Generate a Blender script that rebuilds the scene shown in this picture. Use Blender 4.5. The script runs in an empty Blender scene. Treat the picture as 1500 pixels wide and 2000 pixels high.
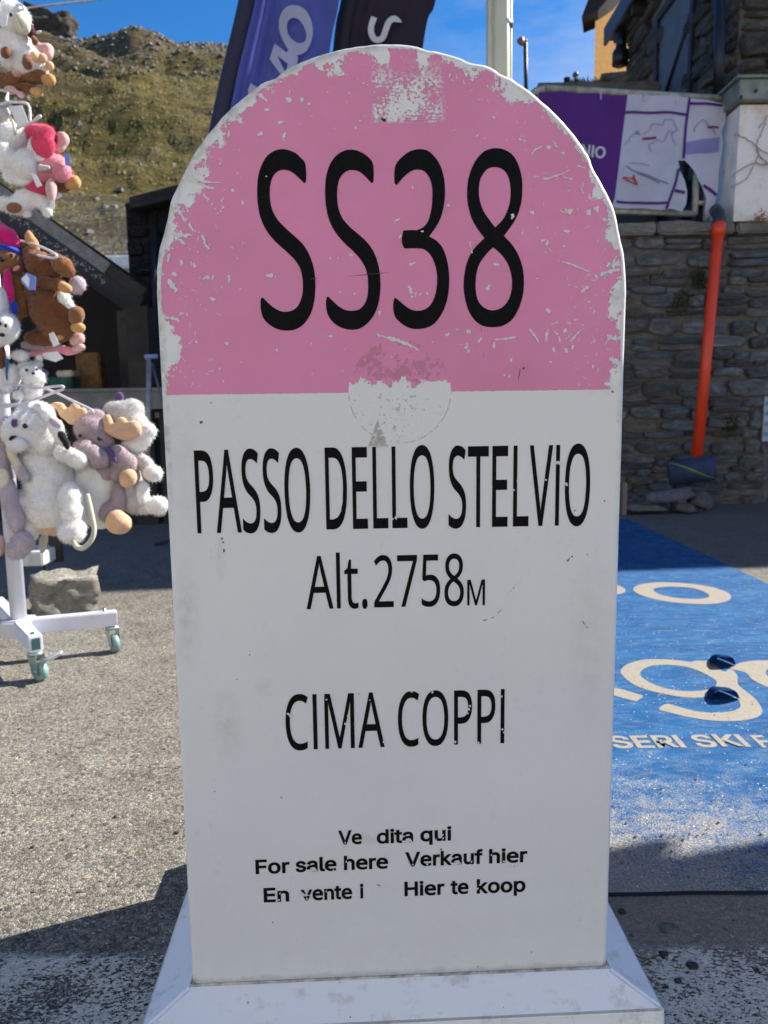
import bpy, bmesh, math, random
from mathutils import Vector, Matrix, noise
R = math.radians
rnd = random.Random(7)
scene = bpy.context.scene
col = scene.collection

# ------------------------------------------------------------------ camera
PITCH, ROLL, YAW, CAMH, FOC = R(7.882), R(0.749), R(2.42), 0.92, 1500.0
FW = Vector((0, math.cos(PITCH), -math.sin(PITCH)))
_u0 = Vector((0, math.sin(PITCH), math.cos(PITCH)))
_r0 = Vector((1, 0, 0))
RT = _r0 * math.cos(ROLL) - _u0 * math.sin(ROLL)
UP = _r0 * math.sin(ROLL) + _u0 * math.cos(ROLL)
CAM = Vector((0, 0, CAMH))
cam_d = bpy.data.cameras.new('camera')
cam_d.sensor_fit = 'HORIZONTAL'; cam_d.sensor_width = 36; cam_d.lens = 36
cam_d.clip_start = 0.05; cam_d.clip_end = 3000
cam_d.dof.use_dof = True; cam_d.dof.focus_distance = 1.03; cam_d.dof.aperture_fstop = 12.0
cam = bpy.data.objects.new('camera', cam_d); col.objects.link(cam)
cam.matrix_world = Matrix.Translation(CAM) @ Matrix((RT, UP, -FW)).transposed().to_4x4()
scene.camera = cam

# ------------------------------------------------------------------ sky and sun
SUN_AZ, SUN_EL = R(66.4), R(40.0)      # azimuth from +Y towards +X
world = bpy.data.worlds.new('World'); scene.world = world; world.use_nodes = True
wn, wl = world.node_tree.nodes, world.node_tree.links
wn.clear()
wo = wn.new('ShaderNodeOutputWorld'); wb = wn.new('ShaderNodeBackground')
sk = wn.new('ShaderNodeTexSky'); sk.sky_type = 'NISHITA'; sk.sun_disc = False
sk.sun_elevation = SUN_EL; sk.sun_rotation = SUN_AZ
sk.altitude = 2760; sk.air_density = 1.0; sk.dust_density = 0.25; sk.ozone_density = 4.0
tc = wn.new('ShaderNodeTexCoord'); mp = wn.new('ShaderNodeMapping'); mp.inputs['Scale'].default_value = (2.2, 2.2, 7)
mp.inputs['Rotation'].default_value = (0.35, 0.25, 0.3)
nz = wn.new('ShaderNodeTexNoise'); nz.inputs['Scale'].default_value = 1.6; nz.inputs['Detail'].default_value = 8; nz.inputs['Roughness'].default_value = 0.62
rp = wn.new('ShaderNodeValToRGB'); rp.color_ramp.elements[0].position = 0.36; rp.color_ramp.elements[0].color = (0, 0, 0, 1)
rp.color_ramp.elements[1].position = 0.7; rp.color_ramp.elements[1].color = (0.62, 0.62, 0.62, 1)
mx = wn.new('ShaderNodeMixRGB'); mx.inputs[2].default_value = (3.6, 3.9, 4.5, 1)
wl.new(tc.outputs['Generated'], mp.inputs[0]); wl.new(mp.outputs[0], nz.inputs['Vector'])
wl.new(nz.outputs['Fac'], rp.inputs[0]); sx = wn.new('ShaderNodeSeparateXYZ'); wl.new(tc.outputs['Generated'], sx.inputs[0])
mr = wn.new('ShaderNodeMapRange'); mr.inputs['From Min'].default_value = -.15; mr.inputs['From Max'].default_value = .35; mr.interpolation_type = 'SMOOTHSTEP'; wl.new(sx.outputs[0], mr.inputs['Value'])
ml = wn.new('ShaderNodeMath'); ml.operation = 'MULTIPLY'; wl.new(rp.outputs[0], ml.inputs[0]); wl.new(mr.outputs[0], ml.inputs[1]); wl.new(ml.outputs[0], mx.inputs[0]); hs = wn.new('ShaderNodeHueSaturation'); hs.inputs['Saturation'].default_value = 1.26; wl.new(sk.outputs[0], hs.inputs['Color']); wl.new(hs.outputs[0], mx.inputs[1])
wl.new(mx.outputs[0], wb.inputs['Color']); wb.inputs['Strength'].default_value = 0.095
wl.new(wb.outputs[0], wo.inputs[0])
sun_d = bpy.data.lights.new('sun', 'SUN'); sun_d.energy = 5.0; sun_d.angle = R(0.53); sun_d.color = (1, 0.94, 0.85)
sun = bpy.data.objects.new('sun', sun_d); col.objects.link(sun)
SUND = Vector((math.sin(SUN_AZ) * math.cos(SUN_EL), math.cos(SUN_AZ) * math.cos(SUN_EL), math.sin(SUN_EL)))
sun.rotation_euler = SUND.to_track_quat('Z', 'Y').to_euler(); sun.location = SUND * 30
vs = scene.view_settings
vs.view_transform = 'Standard'; vs.look = 'None'; vs.gamma = 1; vs.use_curve_mapping = False
vs.exposure = 1.12

# ------------------------------------------------------------------ helpers
def ray(px, py): return FW + RT * ((px - 750) / FOC) + UP * ((1000 - py) / FOC)
def at_y(px, py, y): d = ray(px, py); return CAM + d * (y / d.y)
def at_d(px, py, dep): return CAM + ray(px, py) * dep
def at_z(px, py, z=0.0): d = ray(px, py); return CAM + d * ((z - CAMH) / d.z)
SX = Vector((math.cos(YAW), math.sin(YAW), 0)); SN = Vector((math.sin(YAW), -math.cos(YAW), 0))
SO = Vector((0, 1.0, 0))
def slab(px, py):                      # point on the front face of the milestone -> (u, z)
    d = ray(px, py); t = ((SO - CAM).dot(SN)) / d.dot(SN); q = CAM + d * t - SO
    return q.dot(SX), q.z

def tag(o, label=None, cat=None, group=None, kind=None):
    if label: o['label'] = label
    if cat: o['category'] = cat
    if group: o['group'] = group
    if kind: o['kind'] = kind
    return o
def empty(name, loc, label=None, cat=None, group=None, rz=0):
    o = bpy.data.objects.new(name, None); col.objects.link(o); o.location = loc; o.rotation_euler = (0, 0, rz)
    o.empty_display_size = 0.1
    return tag(o, label, cat, group)
def link(name, me, mat=None, parent=None, smooth=False):
    o = bpy.data.objects.new(name, me); col.objects.link(o)
    if mat and not me.materials: me.materials.append(mat)
    if smooth:
        me.polygons.foreach_set('use_smooth', [True] * len(me.polygons))
    if parent:                          # vertices are in world space: keep them there
        o.parent = parent
        o.matrix_parent_inverse = world_of(parent).inverted()
    return o
def world_of(o):
    m = Matrix.LocRotScale(o.location, o.rotation_euler, o.scale)
    return m if o.parent is None else world_of(o.parent) @ o.matrix_parent_inverse @ m
def mesh(name, vs_, fs, mat=None, parent=None, smooth=False):
    me = bpy.data.meshes.new(name); me.from_pydata([tuple(v) for v in vs_], [], fs); me.validate(); me.update()
    return link(name, me, mat, parent, smooth)
def bm_obj(name, bm, mat=None, parent=None, smooth=False, recalc=True):
    if recalc: bmesh.ops.recalc_face_normals(bm, faces=bm.faces)
    me = bpy.data.meshes.new(name); bm.to_mesh(me); bm.free()
    return link(name, me, mat, parent, smooth)
def box(name, lo, hi, mat, parent=None, bev=0.0, M=None):
    bm = bmesh.new(); bmesh.ops.create_cube(bm, size=1)
    lo, hi = Vector(lo), Vector(hi)
    for v in bm.verts: v.co = Vector([lo[i] + (v.co[i] + .5) * (hi[i] - lo[i]) for i in range(3)])
    if bev: bmesh.ops.bevel(bm, geom=bm.edges[:], offset=bev, segments=2, affect='EDGES')
    if M is not None: bmesh.ops.transform(bm, matrix=M, verts=bm.verts)
    return bm_obj(name, bm, mat, parent)
def tube_geo(pts, r, n=8, closed=False, cap=True):
    pts = [Vector(p) for p in pts]; vs_, fs = [], []; N = len(pts)
    rr = r if isinstance(r, (list, tuple)) else [r] * N
    prev = None
    for i, p in enumerate(pts):
        if closed: t = pts[(i + 1) % N] - pts[i - 1]
        else: t = pts[min(i + 1, N - 1)] - pts[max(i - 1, 0)]
        t.normalize()
        if prev is None: a = t.orthogonal().normalized()
        else: a = (prev - t * prev.dot(t)).normalized()
        prev = a; b = t.cross(a)
        for k in range(n):
            an = 2 * math.pi * k / n; vs_.append(p + (a * math.cos(an) + b * math.sin(an)) * rr[i])
    for i in range(N if closed else N - 1):
        for k in range(n):
            j = (i + 1) % N
            fs.append((i * n + k, i * n + (k + 1) % n, j * n + (k + 1) % n, j * n + k))
    if cap and not closed: fs.append(tuple(range(n))[::-1]); fs.append(tuple((N - 1) * n + k for k in range(n)))
    return vs_, fs
def tube(name, pts, r, mat, parent=None, n=8, closed=False):
    v, f = tube_geo(pts, r, n, closed); o = mesh(name, v, f, mat, parent, True); return o
def catmull(pts, k=6, closed=False, corners=()):
    pts = [Vector(p) for p in pts]; N = len(pts); out = []
    rng = range(N if closed else N - 1)
    for i in rng:
        p1, p2 = pts[i], pts[(i + 1) % N]
        p0 = pts[i - 1] if (closed or i > 0) else p1
        p3 = pts[(i + 2) % N] if (closed or i + 2 < N) else p2
        if i in corners: p0 = p1
        if (i + 1) % N in corners: p3 = p2
        for j in range(k):
            t = j / k
            out.append(0.5 * ((2 * p1) + (p2 - p0) * t + (2 * p0 - 5 * p1 + 4 * p2 - p3) * t * t + (3 * p1 - p0 - 3 * p2 + p3) * t ** 3))
    if not closed: out.append(pts[-1])
    return out
def area2(c): return sum(c[i][0] * c[(i + 1) % len(c)][1] - c[(i + 1) % len(c)][0] * c[i][1] for i in range(len(c)))
def inside(p, c):
    r = False; n = len(c)
    for i in range(n):
        a, b = c[i], c[(i + 1) % n]
        if (a[1] > p[1]) != (b[1] > p[1]) and p[0] < (b[0] - a[0]) * (p[1] - a[1]) / (b[1] - a[1]) + a[0]: r = not r
    return r
def fill(contours, thick=0.0, zoff=.00012):
    """overlapping outer rings are filled one by one, each with its own holes"""
    if len(contours) == 1: return fill1(contours, thick)
    A = [area2(c) for c in contours]; big = max(A, key=abs)
    outs = [i for i in range(len(A)) if A[i] * big > 0]; holes = [i for i in range(len(A)) if A[i] * big <= 0]
    if not any(A[i] * big > 0 and i != A.index(big) for i in outs): return fill1(contours, thick)
    V, F = [], []
    for k, i in enumerate(outs):
        v, f = fill1([contours[i]] + [contours[h] for h in holes if inside(contours[h][0], contours[i])], thick)
        n = len(V); V += [(x, y, z + k * zoff) for x, y, z in v]; F += [tuple(n + q for q in p) for p in f]
    return V, F
def fill1(contours, thick=0.0):
    """2D contours -> (verts[(x,y,z)], faces); z runs 0..thick"""
    cu = bpy.data.curves.new('c', 'CURVE'); cu.dimensions = '2D'; cu.fill_mode = 'BOTH'; cu.extrude = thick / 2
    for c in contours:
        s = cu.splines.new('POLY'); s.points.add(len(c) - 1)
        for i, p in enumerate(c): s.points[i].co = (p[0], p[1], 0, 1)
        s.use_cyclic_u = True
    o = bpy.data.objects.new('c', cu); col.objects.link(o)
    dg = bpy.context.evaluated_depsgraph_get(); me = bpy.data.meshes.new_from_object(o.evaluated_get(dg))
    V = [(v.co.x, v.co.y, v.co.z + thick / 2) for v in me.vertices]; F = [tuple(p.vertices) for p in me.polygons]
    bpy.data.objects.remove(o); bpy.data.curves.remove(cu); bpy.data.meshes.remove(me)
    return V, F

# ------------------------------------------------------------------ material helpers
class NT:
    def __init__(s, name, rough=0.7, bump_d=0.01):
        s.m = bpy.data.materials.new(name); s.m.use_nodes = True; s.n = s.m.node_tree.nodes; s.l = s.m.node_tree.links
        s.b = s.n['Principled BSDF']; s.out = s.n['Material Output']; s.b.inputs['Roughness'].default_value = rough
        s._tc = None
    def set(s, sock, v):
        if hasattr(v, 'is_output'): s.l.new(v, sock)
        else:
            if isinstance(v, (tuple, list)) and len(v) == 3 and sock.type == 'RGBA': v = (*v, 1)
            sock.default_value = v
    def co(s, which='Object'):
        if s._tc is None: s._tc = s.n.new('ShaderNodeTexCoord')
        return s._tc.outputs[which]
    def pos(s):
        return s.n.new('ShaderNodeNewGeometry').outputs['Position']
    def map(s, v, scale=(1, 1, 1), loc=(0, 0, 0), rot=(0, 0, 0)):
        n = s.n.new('ShaderNodeMapping'); s.set(n.inputs[0], v); n.inputs['Location'].default_value = loc
        n.inputs['Rotation'].default_value = rot; n.inputs['Scale'].default_value = scale; return n.outputs[0]
    def noise(s, v, scale, detail=4, rough=0.55, dist=0.0, out='Fac'):
        n = s.n.new('ShaderNodeTexNoise'); s.set(n.inputs['Vector'], v); n.inputs['Scale'].default_value = scale
        n.inputs['Detail'].default_value = detail; n.inputs['Roughness'].default_value = rough; n.inputs['Distortion'].default_value = dist
        return n.outputs[out]
    def vor(s, v, scale, feat='F1', out='Distance', rand=1.0):
        n = s.n.new('ShaderNodeTexVoronoi'); n.feature = feat; s.set(n.inputs['Vector'], v); n.inputs['Scale'].default_value = scale
        n.inputs['Randomness'].default_value = rand; return n.outputs[out]
    def ramp(s, f, stops, interp='LINEAR'):
        n = s.n.new('ShaderNodeValToRGB'); s.set(n.inputs[0], f); cr = n.color_ramp; cr.interpolation = interp
        while len(cr.elements) < len(stops): cr.elements.new(0.5)
        for e, (p, c) in zip(cr.elements, stops):
            e.position = p; e.color = (c, c, c, 1) if not isinstance(c, (tuple, list)) else (*c, 1)
        return n.outputs[0]
    def math(s, op, a, b=0.0, c=0.0, clamp=False):
        n = s.n.new('ShaderNodeMath'); n.operation = op; n.use_clamp = clamp
        s.set(n.inputs[0], a); s.set(n.inputs[1], b); s.set(n.inputs[2], c); return n.outputs[0]
    def vmath(s, op, a, b=(0, 0, 0)):
        n = s.n.new('ShaderNodeVectorMath'); n.operation = op; s.set(n.inputs[0], a); s.set(n.inputs[1], b)
        return n.outputs['Value'] if op in ('LENGTH', 'DISTANCE', 'DOT_PRODUCT') else n.outputs[0]
    def xyz(s, v):
        n = s.n.new('ShaderNodeSeparateXYZ'); s.set(n.inputs[0], v); return n.outputs
    def comb(s, x, y, z):
        n = s.n.new('ShaderNodeCombineXYZ'); s.set(n.inputs[0], x); s.set(n.inputs[1], y); s.set(n.inputs[2], z); return n.outputs[0]
    def mix(s, f, a, b, mode='MIX'):
        n = s.n.new('ShaderNodeMixRGB'); n.blend_type = mode; s.set(n.inputs[0], f); s.set(n.inputs[1], a); s.set(n.inputs[2], b); return n.outputs[0]
    def step(s, v, edge, soft=0.01):    # 0 below edge, 1 above
        return s.math('MULTIPLY_ADD', s.math('SUBTRACT', v, edge), 1 / soft, 0.5, clamp=True)
    def rand(s): return s.n.new('ShaderNodeObjectInfo').outputs['Random']
    def bump(s, h, dist=0.01, strength=1.0, normal=None):
        n = s.n.new('ShaderNodeBump'); n.inputs['Distance'].default_value = dist; n.inputs['Strength'].default_value = strength
        s.set(n.inputs['Height'], h)
        if normal is not None: s.l.new(normal, n.inputs['Normal'])
        return n.outputs[0]
    def fin(s, color=None, rough=None, normal=None, metal=None, spec=None):
        if color is not None: s.set(s.b.inputs['Base Color'], color)
        if rough is not None: s.set(s.b.inputs['Roughness'], rough)
        if normal is not None: s.l.new(normal, s.b.inputs['Normal'])
        if metal is not None: s.b.inputs['Metallic'].default_value = metal
        if spec is not None: s.b.inputs['Specular IOR Level'].default_value = spec
        return s.m
def plain(name, c, rough=0.6, metal=0.0, var=0.12, sc=20, bump=0.0, spec=0.5):
    t = NT(name, rough); v = t.co('Object')
    n = t.noise(v, sc, 5)
    d = tuple(x * (1 - var * 2) for x in c); e = tuple(min(1, x * (1 + var)) for x in c)
    t.fin(t.ramp(n, [(0.3, d), (0.7, e)]), metal=metal, spec=spec)
    if bump: t.l.new(t.bump(t.noise(v, sc * 6, 5), bump), t.b.inputs['Normal'])
    return t.m

# ------------------------------------------------------------------ ground
def asphalt_mat():
    t = NT('worn_asphalt', 0.85); v = t.pos()
    vv = t.map(v, (1, 1, 0.0))
    c1 = t.vor(vv, 185, 'F1', 'Color'); d1 = t.vor(vv, 185, 'DISTANCE_TO_EDGE')
    c2 = t.vor(vv, 62, 'F1', 'Color'); d2 = t.vor(vv, 62, 'F1', 'Distance')
    r1 = t.xyz(c1)[0]; r2 = t.xyz(c2)[0]
    base = t.ramp(r1, [(0.0, (.082, .076, .066)), (0.25, (.165, .152, .128)), (0.5, (.245, .226, .19)), (0.72, (.31, .286, .238)), (0.86, (.22, .235, .225)), (0.93, (.46, .43, .37)), (1.0, (.33, .25, .17))])
    base = t.mix(t.math('MULTIPLY', t.step(r2, .66, .02), t.math('SUBTRACT', 1, t.step(d2, .42, .05))), base,
                 t.ramp(t.xyz(c2)[1], [(0, (.34, .31, .26)), (.4, (.16, .17, .165)), (.7, (.09, .085, .08)), (.9, (.30, .27, .22)), (1, (.30, .22, .15))]))
    base = t.mix(t.math('SUBTRACT', 1, t.step(d1, .05, .06)), base, (.07, .063, .052))
    big = t.noise(v, 1.3, 5, .6); mid = t.noise(v, 9, 4, .6)
    k = t.math('ADD', t.math('MULTIPLY', big, .5), t.math('MULTIPLY', mid, .5))
    base = t.mix(1.0, base, t.ramp(k, [(.33, .62), (.5, .95), (.68, 1.22)]), 'MULTIPLY')
    # darker asphalt towards the wall
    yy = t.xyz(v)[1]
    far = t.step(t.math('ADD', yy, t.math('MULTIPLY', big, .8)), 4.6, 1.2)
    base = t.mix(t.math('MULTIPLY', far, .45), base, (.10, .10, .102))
    xx = t.xyz(v)[0]
    near = t.math('MULTIPLY', t.math('SUBTRACT', 1, t.step(t.math('ADD', yy, t.math('MULTIPLY', mid, .12)), 1.44, .08)), t.step(xx, .2, .2))
    base = t.mix(t.math('MULTIPLY', near, .55), base, (.26, .215, .17))  # shaded ground painted paler brown to stand in for reflected light
    h = t.math('ADD', t.math('MULTIPLY', d1, .6), t.math('MULTIPLY', t.math('SUBTRACT', .6, d2), t.step(r2, .66, .02)))
    h = t.math('ADD', h, t.math('MULTIPLY', t.noise(v, 420, 3), .5))
    return t.fin(base, normal=t.bump(h, .006, .8), spec=.25)
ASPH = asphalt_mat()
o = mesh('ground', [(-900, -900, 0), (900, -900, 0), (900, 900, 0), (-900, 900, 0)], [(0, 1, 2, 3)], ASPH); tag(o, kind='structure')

# worn white road line in front of the milestone
def line_mat():
    t = NT('worn_road_paint', .8); v = t.pos()
    n = t.noise(t.map(v, (1, 1.6, 1), rot=(0, 0, .5)), 120, 7, .74); b = t.noise(v, 7, 4, .6)
    s = t.math('ADD', n, t.math('MULTIPLY', t.math('SUBTRACT', b, .5), .5))
    e = t.xyz(v); mask = t.step(s, .488, .035)
    edge = t.step(t.math('ADD', t.math('MULTIPLY', t.noise(v, 30, 4), .03), t.math('SUBTRACT', 1.175, e[1])), .0, .02)
    mask = t.math('MULTIPLY', mask, edge)
    tr = t.n.new('ShaderNodeBsdfTransparent'); ms = t.n.new('ShaderNodeMixShader')
    t.fin(t.ramp(t.noise(v, 180, 3), [(.3, (.42, .40, .34)), (.7, (.66, .63, .54))]), normal=t.bump(s, .004, .6))
    t.l.new(mask, ms.inputs[0]); t.l.new(tr.outputs[0], ms.inputs[1]); t.l.new(t.b.outputs[0], ms.inputs[2]); t.l.new(ms.outputs[0], t.out.inputs[0])
    return t.m
o = mesh('road_line', [(-2.6, .7, .0035), (2.6, .7, .0035), (2.6, 1.21, .0035), (-2.6, 1.21, .0035)], [(0, 1, 2, 3)], line_mat()); tag(o, kind='structure')

# ------------------------------------------------------------------ hill
HILLSKY = [(-700, 120), (-400, 90), (-150, 75), (0, 66), (60, 62), (150, 62), (205, 66), (255, 60), (285, 59), (325, 63), (352, 78), (400, 84), (440, 88), (520, 110), (620, 150), (760, 215), (900, 300), (1050, 390), (1250, 470), (1500, 520)]
def hsky(px):
    for (a, b), (c, d) in zip(HILLSKY, HILLSKY[1:]):
        if px <= c: return b + (d - b) * max(0, (px - a) / (c - a))
    return HILLSKY[-1][1]
def hill_mat():
    t = NT('alpine_hill', .95); v = t.pos()
    a = t.noise(v, .09, 6, .65); b = t.noise(t.map(v, (.55, 1, 2.6)), .5, 8, .72); c = t.noise(v, 3.5, 6, .75); g = t.noise(t.map(v, (1, 1, 1.5)), 1.4, 5, .7)
    green = t.ramp(b, [(.3, (.08, .072, .024)), (.45, (.15, .128, .040)), (.58, (.23, .175, .065)), (.72, (.31, .225, .10))])
    brown = t.ramp(g, [(.3, (.10, .075, .042)), (.5, (.20, .155, .09)), (.7, (.32, .255, .165))])
    rock = t.ramp(c, [(.35, (.05, .048, .045)), (.5, (.14, .13, .12)), (.7, (.32, .31, .29))])
    z = t.xyz(v)[2]
    hi = t.math('MULTIPLY_ADD', t.math('SUBTRACT', z, 36), 1 / 26, 0, clamp=True)
    base = t.mix(t.step(t.math('ADD', a, t.math('MULTIPLY', hi, .36)), .58, .12), green, brown)
    base = t.mix(t.step(t.math('ADD', g, t.math('MULTIPLY', hi, .13)), .66, .05), base, rock)
    low = t.math('SUBTRACT', 1, t.math('MULTIPLY_ADD', t.math('SUBTRACT', z, 10), 1 / 4, 0, clamp=True))
    base = t.mix(t.math('MULTIPLY', low, t.step(c, .48, .1)), base, rock)
    sp = t.noise(v, 9, 2, .5)
    ridge_shade = t.noise(t.map(v, (.035, .035, .42)), 1.6, 6, .6)
    base = t.mix(t.math('MULTIPLY', t.step(ridge_shade, .56, .07), .55), base, (.085, .066, .038))  # dark bands paint the shade of small ridges into the hillside
    base = t.mix(t.step(sp, .72, .05), base, (.36, .35, .32))
    base = t.mix(1.0, base, t.ramp(c, [(.3, .45), (.7, 1.35)]), 'MULTIPLY')
    return t.fin(base, normal=t.bump(t.math('ADD', t.math('MULTIPLY', b, 1.2), t.math('MULTIPLY', c, .35)), 1.2, 1.0), spec=.1)
HILLM = hill_mat()
def hill_h(px, k):
    """k 0 at the foot, 1 at the crest, >1 behind"""
    y = 36 + 84 * k
    base = at_y(px, 498, 36).z
    crest = at_y(px, hsky(px), 120).z
    x = (px - 750) / FOC * y * .97
    kk = min(k, 1)
    s = kk ** 1.05
    z = base * (1 - s) + crest * s
    if k > 1: z -= (k - 1) * 30
    if k < 0: z = base * max(0, 1 + k * 6) - .3
    v = Vector((x, y, 0))
    amp = min(1, max(0, k * 4)) * (1 if k < .85 else 1)
    tt = noise.fractal(Vector((x * .05, y * .08, 3)), 1.0, 2.0, 5) * 2.0
    terr = math.sin(z * 1.15 + noise.noise(v * .06) * 6) * .62 + math.sin(z * .5 + noise.noise(v * .03) * 9) * .8
    fine = noise.fractal(v * .6, .9, 2.1, 4) * .38
    e = 1 if k < .9 else max(.25, 1 - (k - .9) * 6)
    return Vector((x, y, max(-2, z + (tt * e + terr * e) * amp + fine * amp)))
NXH, NYH = 300, 260
V = []; F = []
for j in range(NYH + 1):
    k = -.2 + j / NYH * 1.5
    for i in range(NXH + 1): V.append(hill_h(-750 + i * 2250 / NXH, k))
for j in range(NYH):
    for i in range(NXH):
        a = j * (NXH + 1) + i; F.append((a, a + 1, a + NXH + 2, a + NXH + 1))
o = mesh('hill', V, F, HILLM, None, True); tag(o, kind='structure')

def rock_geo(bm, c, r, seed, sub=2, rough=.45, flat=1.0, rot=None):
    b2 = bmesh.new(); bmesh.ops.create_icosphere(b2, subdivisions=sub, radius=1)
    for v in b2.verts:
        n = v.co.normalized(); q = n * 1.3 + Vector((seed * 3.1, seed * 1.7, seed))
        d = 1 + rough * noise.noise(q) + rough * .5 * noise.noise(q * 2.7)
        co = Vector((max(-.75, min(.75, n.x)), max(-.75, min(.75, n.y)), max(-.7, min(.7, n.z)))) * d
        v.co = Vector((co.x * r[0], co.y * r[1], co.z * r[2] * flat))
    if rot is not None: bmesh.ops.transform(b2, matrix=rot, verts=b2.verts)
    bmesh.ops.translate(b2, vec=Vector(c), verts=b2.verts)
    me = bpy.data.meshes.new('tmp'); b2.to_mesh(me); b2.free(); bm.from_mesh(me); bpy.data.meshes.remove(me)
def rockmat(name, a, b, c, sc=8, bd=.03):
    t = NT(name, .9); v = t.co('Object')
    n = t.noise(v, sc, 8, .7); m = t.noise(t.map(v, (1, 1, 4)), sc * 2.2, 5, .7)
    k = t.mix(.5, t.ramp(n, [(.3, a), (.5, b), (.7, c)]), t.ramp(m, [(.3, a), (.55, b), (.75, c)]))
    k = t.mix(.9, k, t.ramp(t.rand(), [(0, .75), (1, 1.2)]), 'MULTIPLY')
    return t.fin(k, normal=t.bump(t.math('ADD', n, m), bd, 1), spec=.2)
CRAG = rockmat('crag_rock', (.03, .026, .02), (.085, .072, .055), (.24, .21, .16), .35, .5)
bm = bmesh.new(); p = at_y(102, 56, 121)
rock_geo(bm, p, (3.5, 3, 2.3), 3, 4, .6)
o = bm_obj('crag', bm, CRAG, None, True); tag(o, 'dark rounded rock outcrop on the skyline at the left end of the hill', 'rock')
# loose rocks and grass tussocks on the hill
bm = bmesh.new()
V = []; F = []
for i in range(1300):
    px = rnd.uniform(60, 470); k = rnd.uniform(.02, 1.0)
    if rnd.random() < .9: k = 1 - .38 * rnd.random() ** 1.8
    p = hill_h(px, k); s = rnd.uniform(.07, .24) * (1.3 if k > .8 else 1)
    n0 = len(V); ang = rnd.uniform(0, 3)
    for q in ((-1, -1, -.4), (1, -1, -.4), (1, 1, -.4), (-1, 1, -.4), (-.5, -.6, .7), (.6, -.5, .6), (.5, .6, .8), (-.6, .5, .6)):
        j = Vector(q) + Vector([rnd.uniform(-.3, .3) for _ in range(3)]); j = Matrix.Rotation(ang, 3, 'Z') @ j
        V.append(p + j * s)
    for f in ((4, 5, 6, 7), (0, 1, 5, 4), (1, 2, 6, 5), (2, 3, 7, 6), (3, 0, 4, 7)): F.append(tuple(n0 + q for q in f))
o = mesh('loose_rocks', V, F, rockmat('scree_rock', (.07, .065, .06), (.18, .17, .155), (.4, .39, .36), 1.2, .1)); tag(o, 'grey stones scattered over the grassy hillside', 'rocks', kind='stuff')
def tuft_mat():
    t = NT('dry_grass', .95)
    n = t.noise(t.pos(), .35, 5, .7)
    return t.fin(t.ramp(n, [(.3, (.085, .078, .028)), (.45, (.165, .14, .05)), (.6, (.26, .195, .085)), (.75, (.32, .24, .13))]), spec=.1)
TUFT = tuft_mat()
V = []; F = []
for i in range(26000):
    px = rnd.uniform(40, 500); k = rnd.uniform(0, 1.0) ** .8
    p = hill_h(px, k); s = rnd.uniform(.05, .14) * (1.0 + k * .3); n0 = len(V)
    if noise.noise(p * .11) + .55 - k * .65 < rnd.uniform(-.4, .5): continue
    a = rnd.uniform(0, 6.28)
    for q in range(3):
        an = a + q * 2.09; V.append(p + Vector((math.cos(an) * s, math.sin(an) * s, -.1)))
    V.append(p + Vector((rnd.uniform(-.3, .3) * s, rnd.uniform(-.3, .3) * s, s * rnd.uniform(.5, 1.1))))
    F += [(n0, n0 + 1, n0 + 3), (n0 + 1, n0 + 2, n0 + 3), (n0 + 2, n0, n0 + 3)]
o = mesh('grass_tussocks', V, F, TUFT); tag(o, 'green and straw coloured grass tussocks covering the hill', 'grass', kind='stuff')

# ------------------------------------------------------------------ stone walls
def stone_mat(name, pal, lich=.5):
    t = NT(name, .88); v = t.co('Object'); r = t.rand()
    v2 = t.vmath('ADD', v, t.comb(t.math('MULTIPLY', r, 37), t.math('MULTIPLY', r, 91), t.math('MULTIPLY', r, 53)))
    base = t.ramp(r, pal)
    n = t.noise(v2, 2.2, 8, .75); m = t.noise(t.map(v2, (1, 1, 5)), 3.5, 6, .75); w = t.noise(v2, 9, 5, .7)
    base = t.mix(1, base, t.ramp(n, [(.3, .42), (.5, .95), (.66, 1.9)]), 'MULTIPLY')
    base = t.mix(t.math('MULTIPLY', t.step(m, .60, .08), .55), base, (.50, .49, .47))
    base = t.mix(t.math('MULTIPLY', t.step(w, .66, .05), lich), base, (.52, .48, .39))
    h = t.math('ADD', t.math('MULTIPLY', m, .8), t.math('MULTIPLY', n, .7))
    return t.fin(base, normal=t.bump(h, .16, 1), rough=t.ramp(n, [(.3, .95), (.7, .6)]), spec=.35)
PAL1 = [(0, (.16, .165, .175)), (.15, (.33, .345, .37)), (.3, (.21, .20, .19)), (.5, (.50, .51, .53)), (.62, (.32, .29, .25)), (.75, (.20, .21, .22)), (.88, (.42, .43, .44)), (1, (.42, .32, .24))]
STONE = stone_mat('slate_stone', PAL1)
PAL2 = [(0, (.13, .115, .09)), (.3, (.21, .19, .155)), (.5, (.12, .11, .098)), (.7, (.26, .235, .19)), (.85, (.16, .15, .135)), (1, (.34, .26, .165))]
STONE2 = stone_mat('house_stone', PAL2, .7)
MORT = rockmat('mortar', (.09, .085, .076), (.20, .19, .168), (.36, .345, .31), 9, .03)
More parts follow.
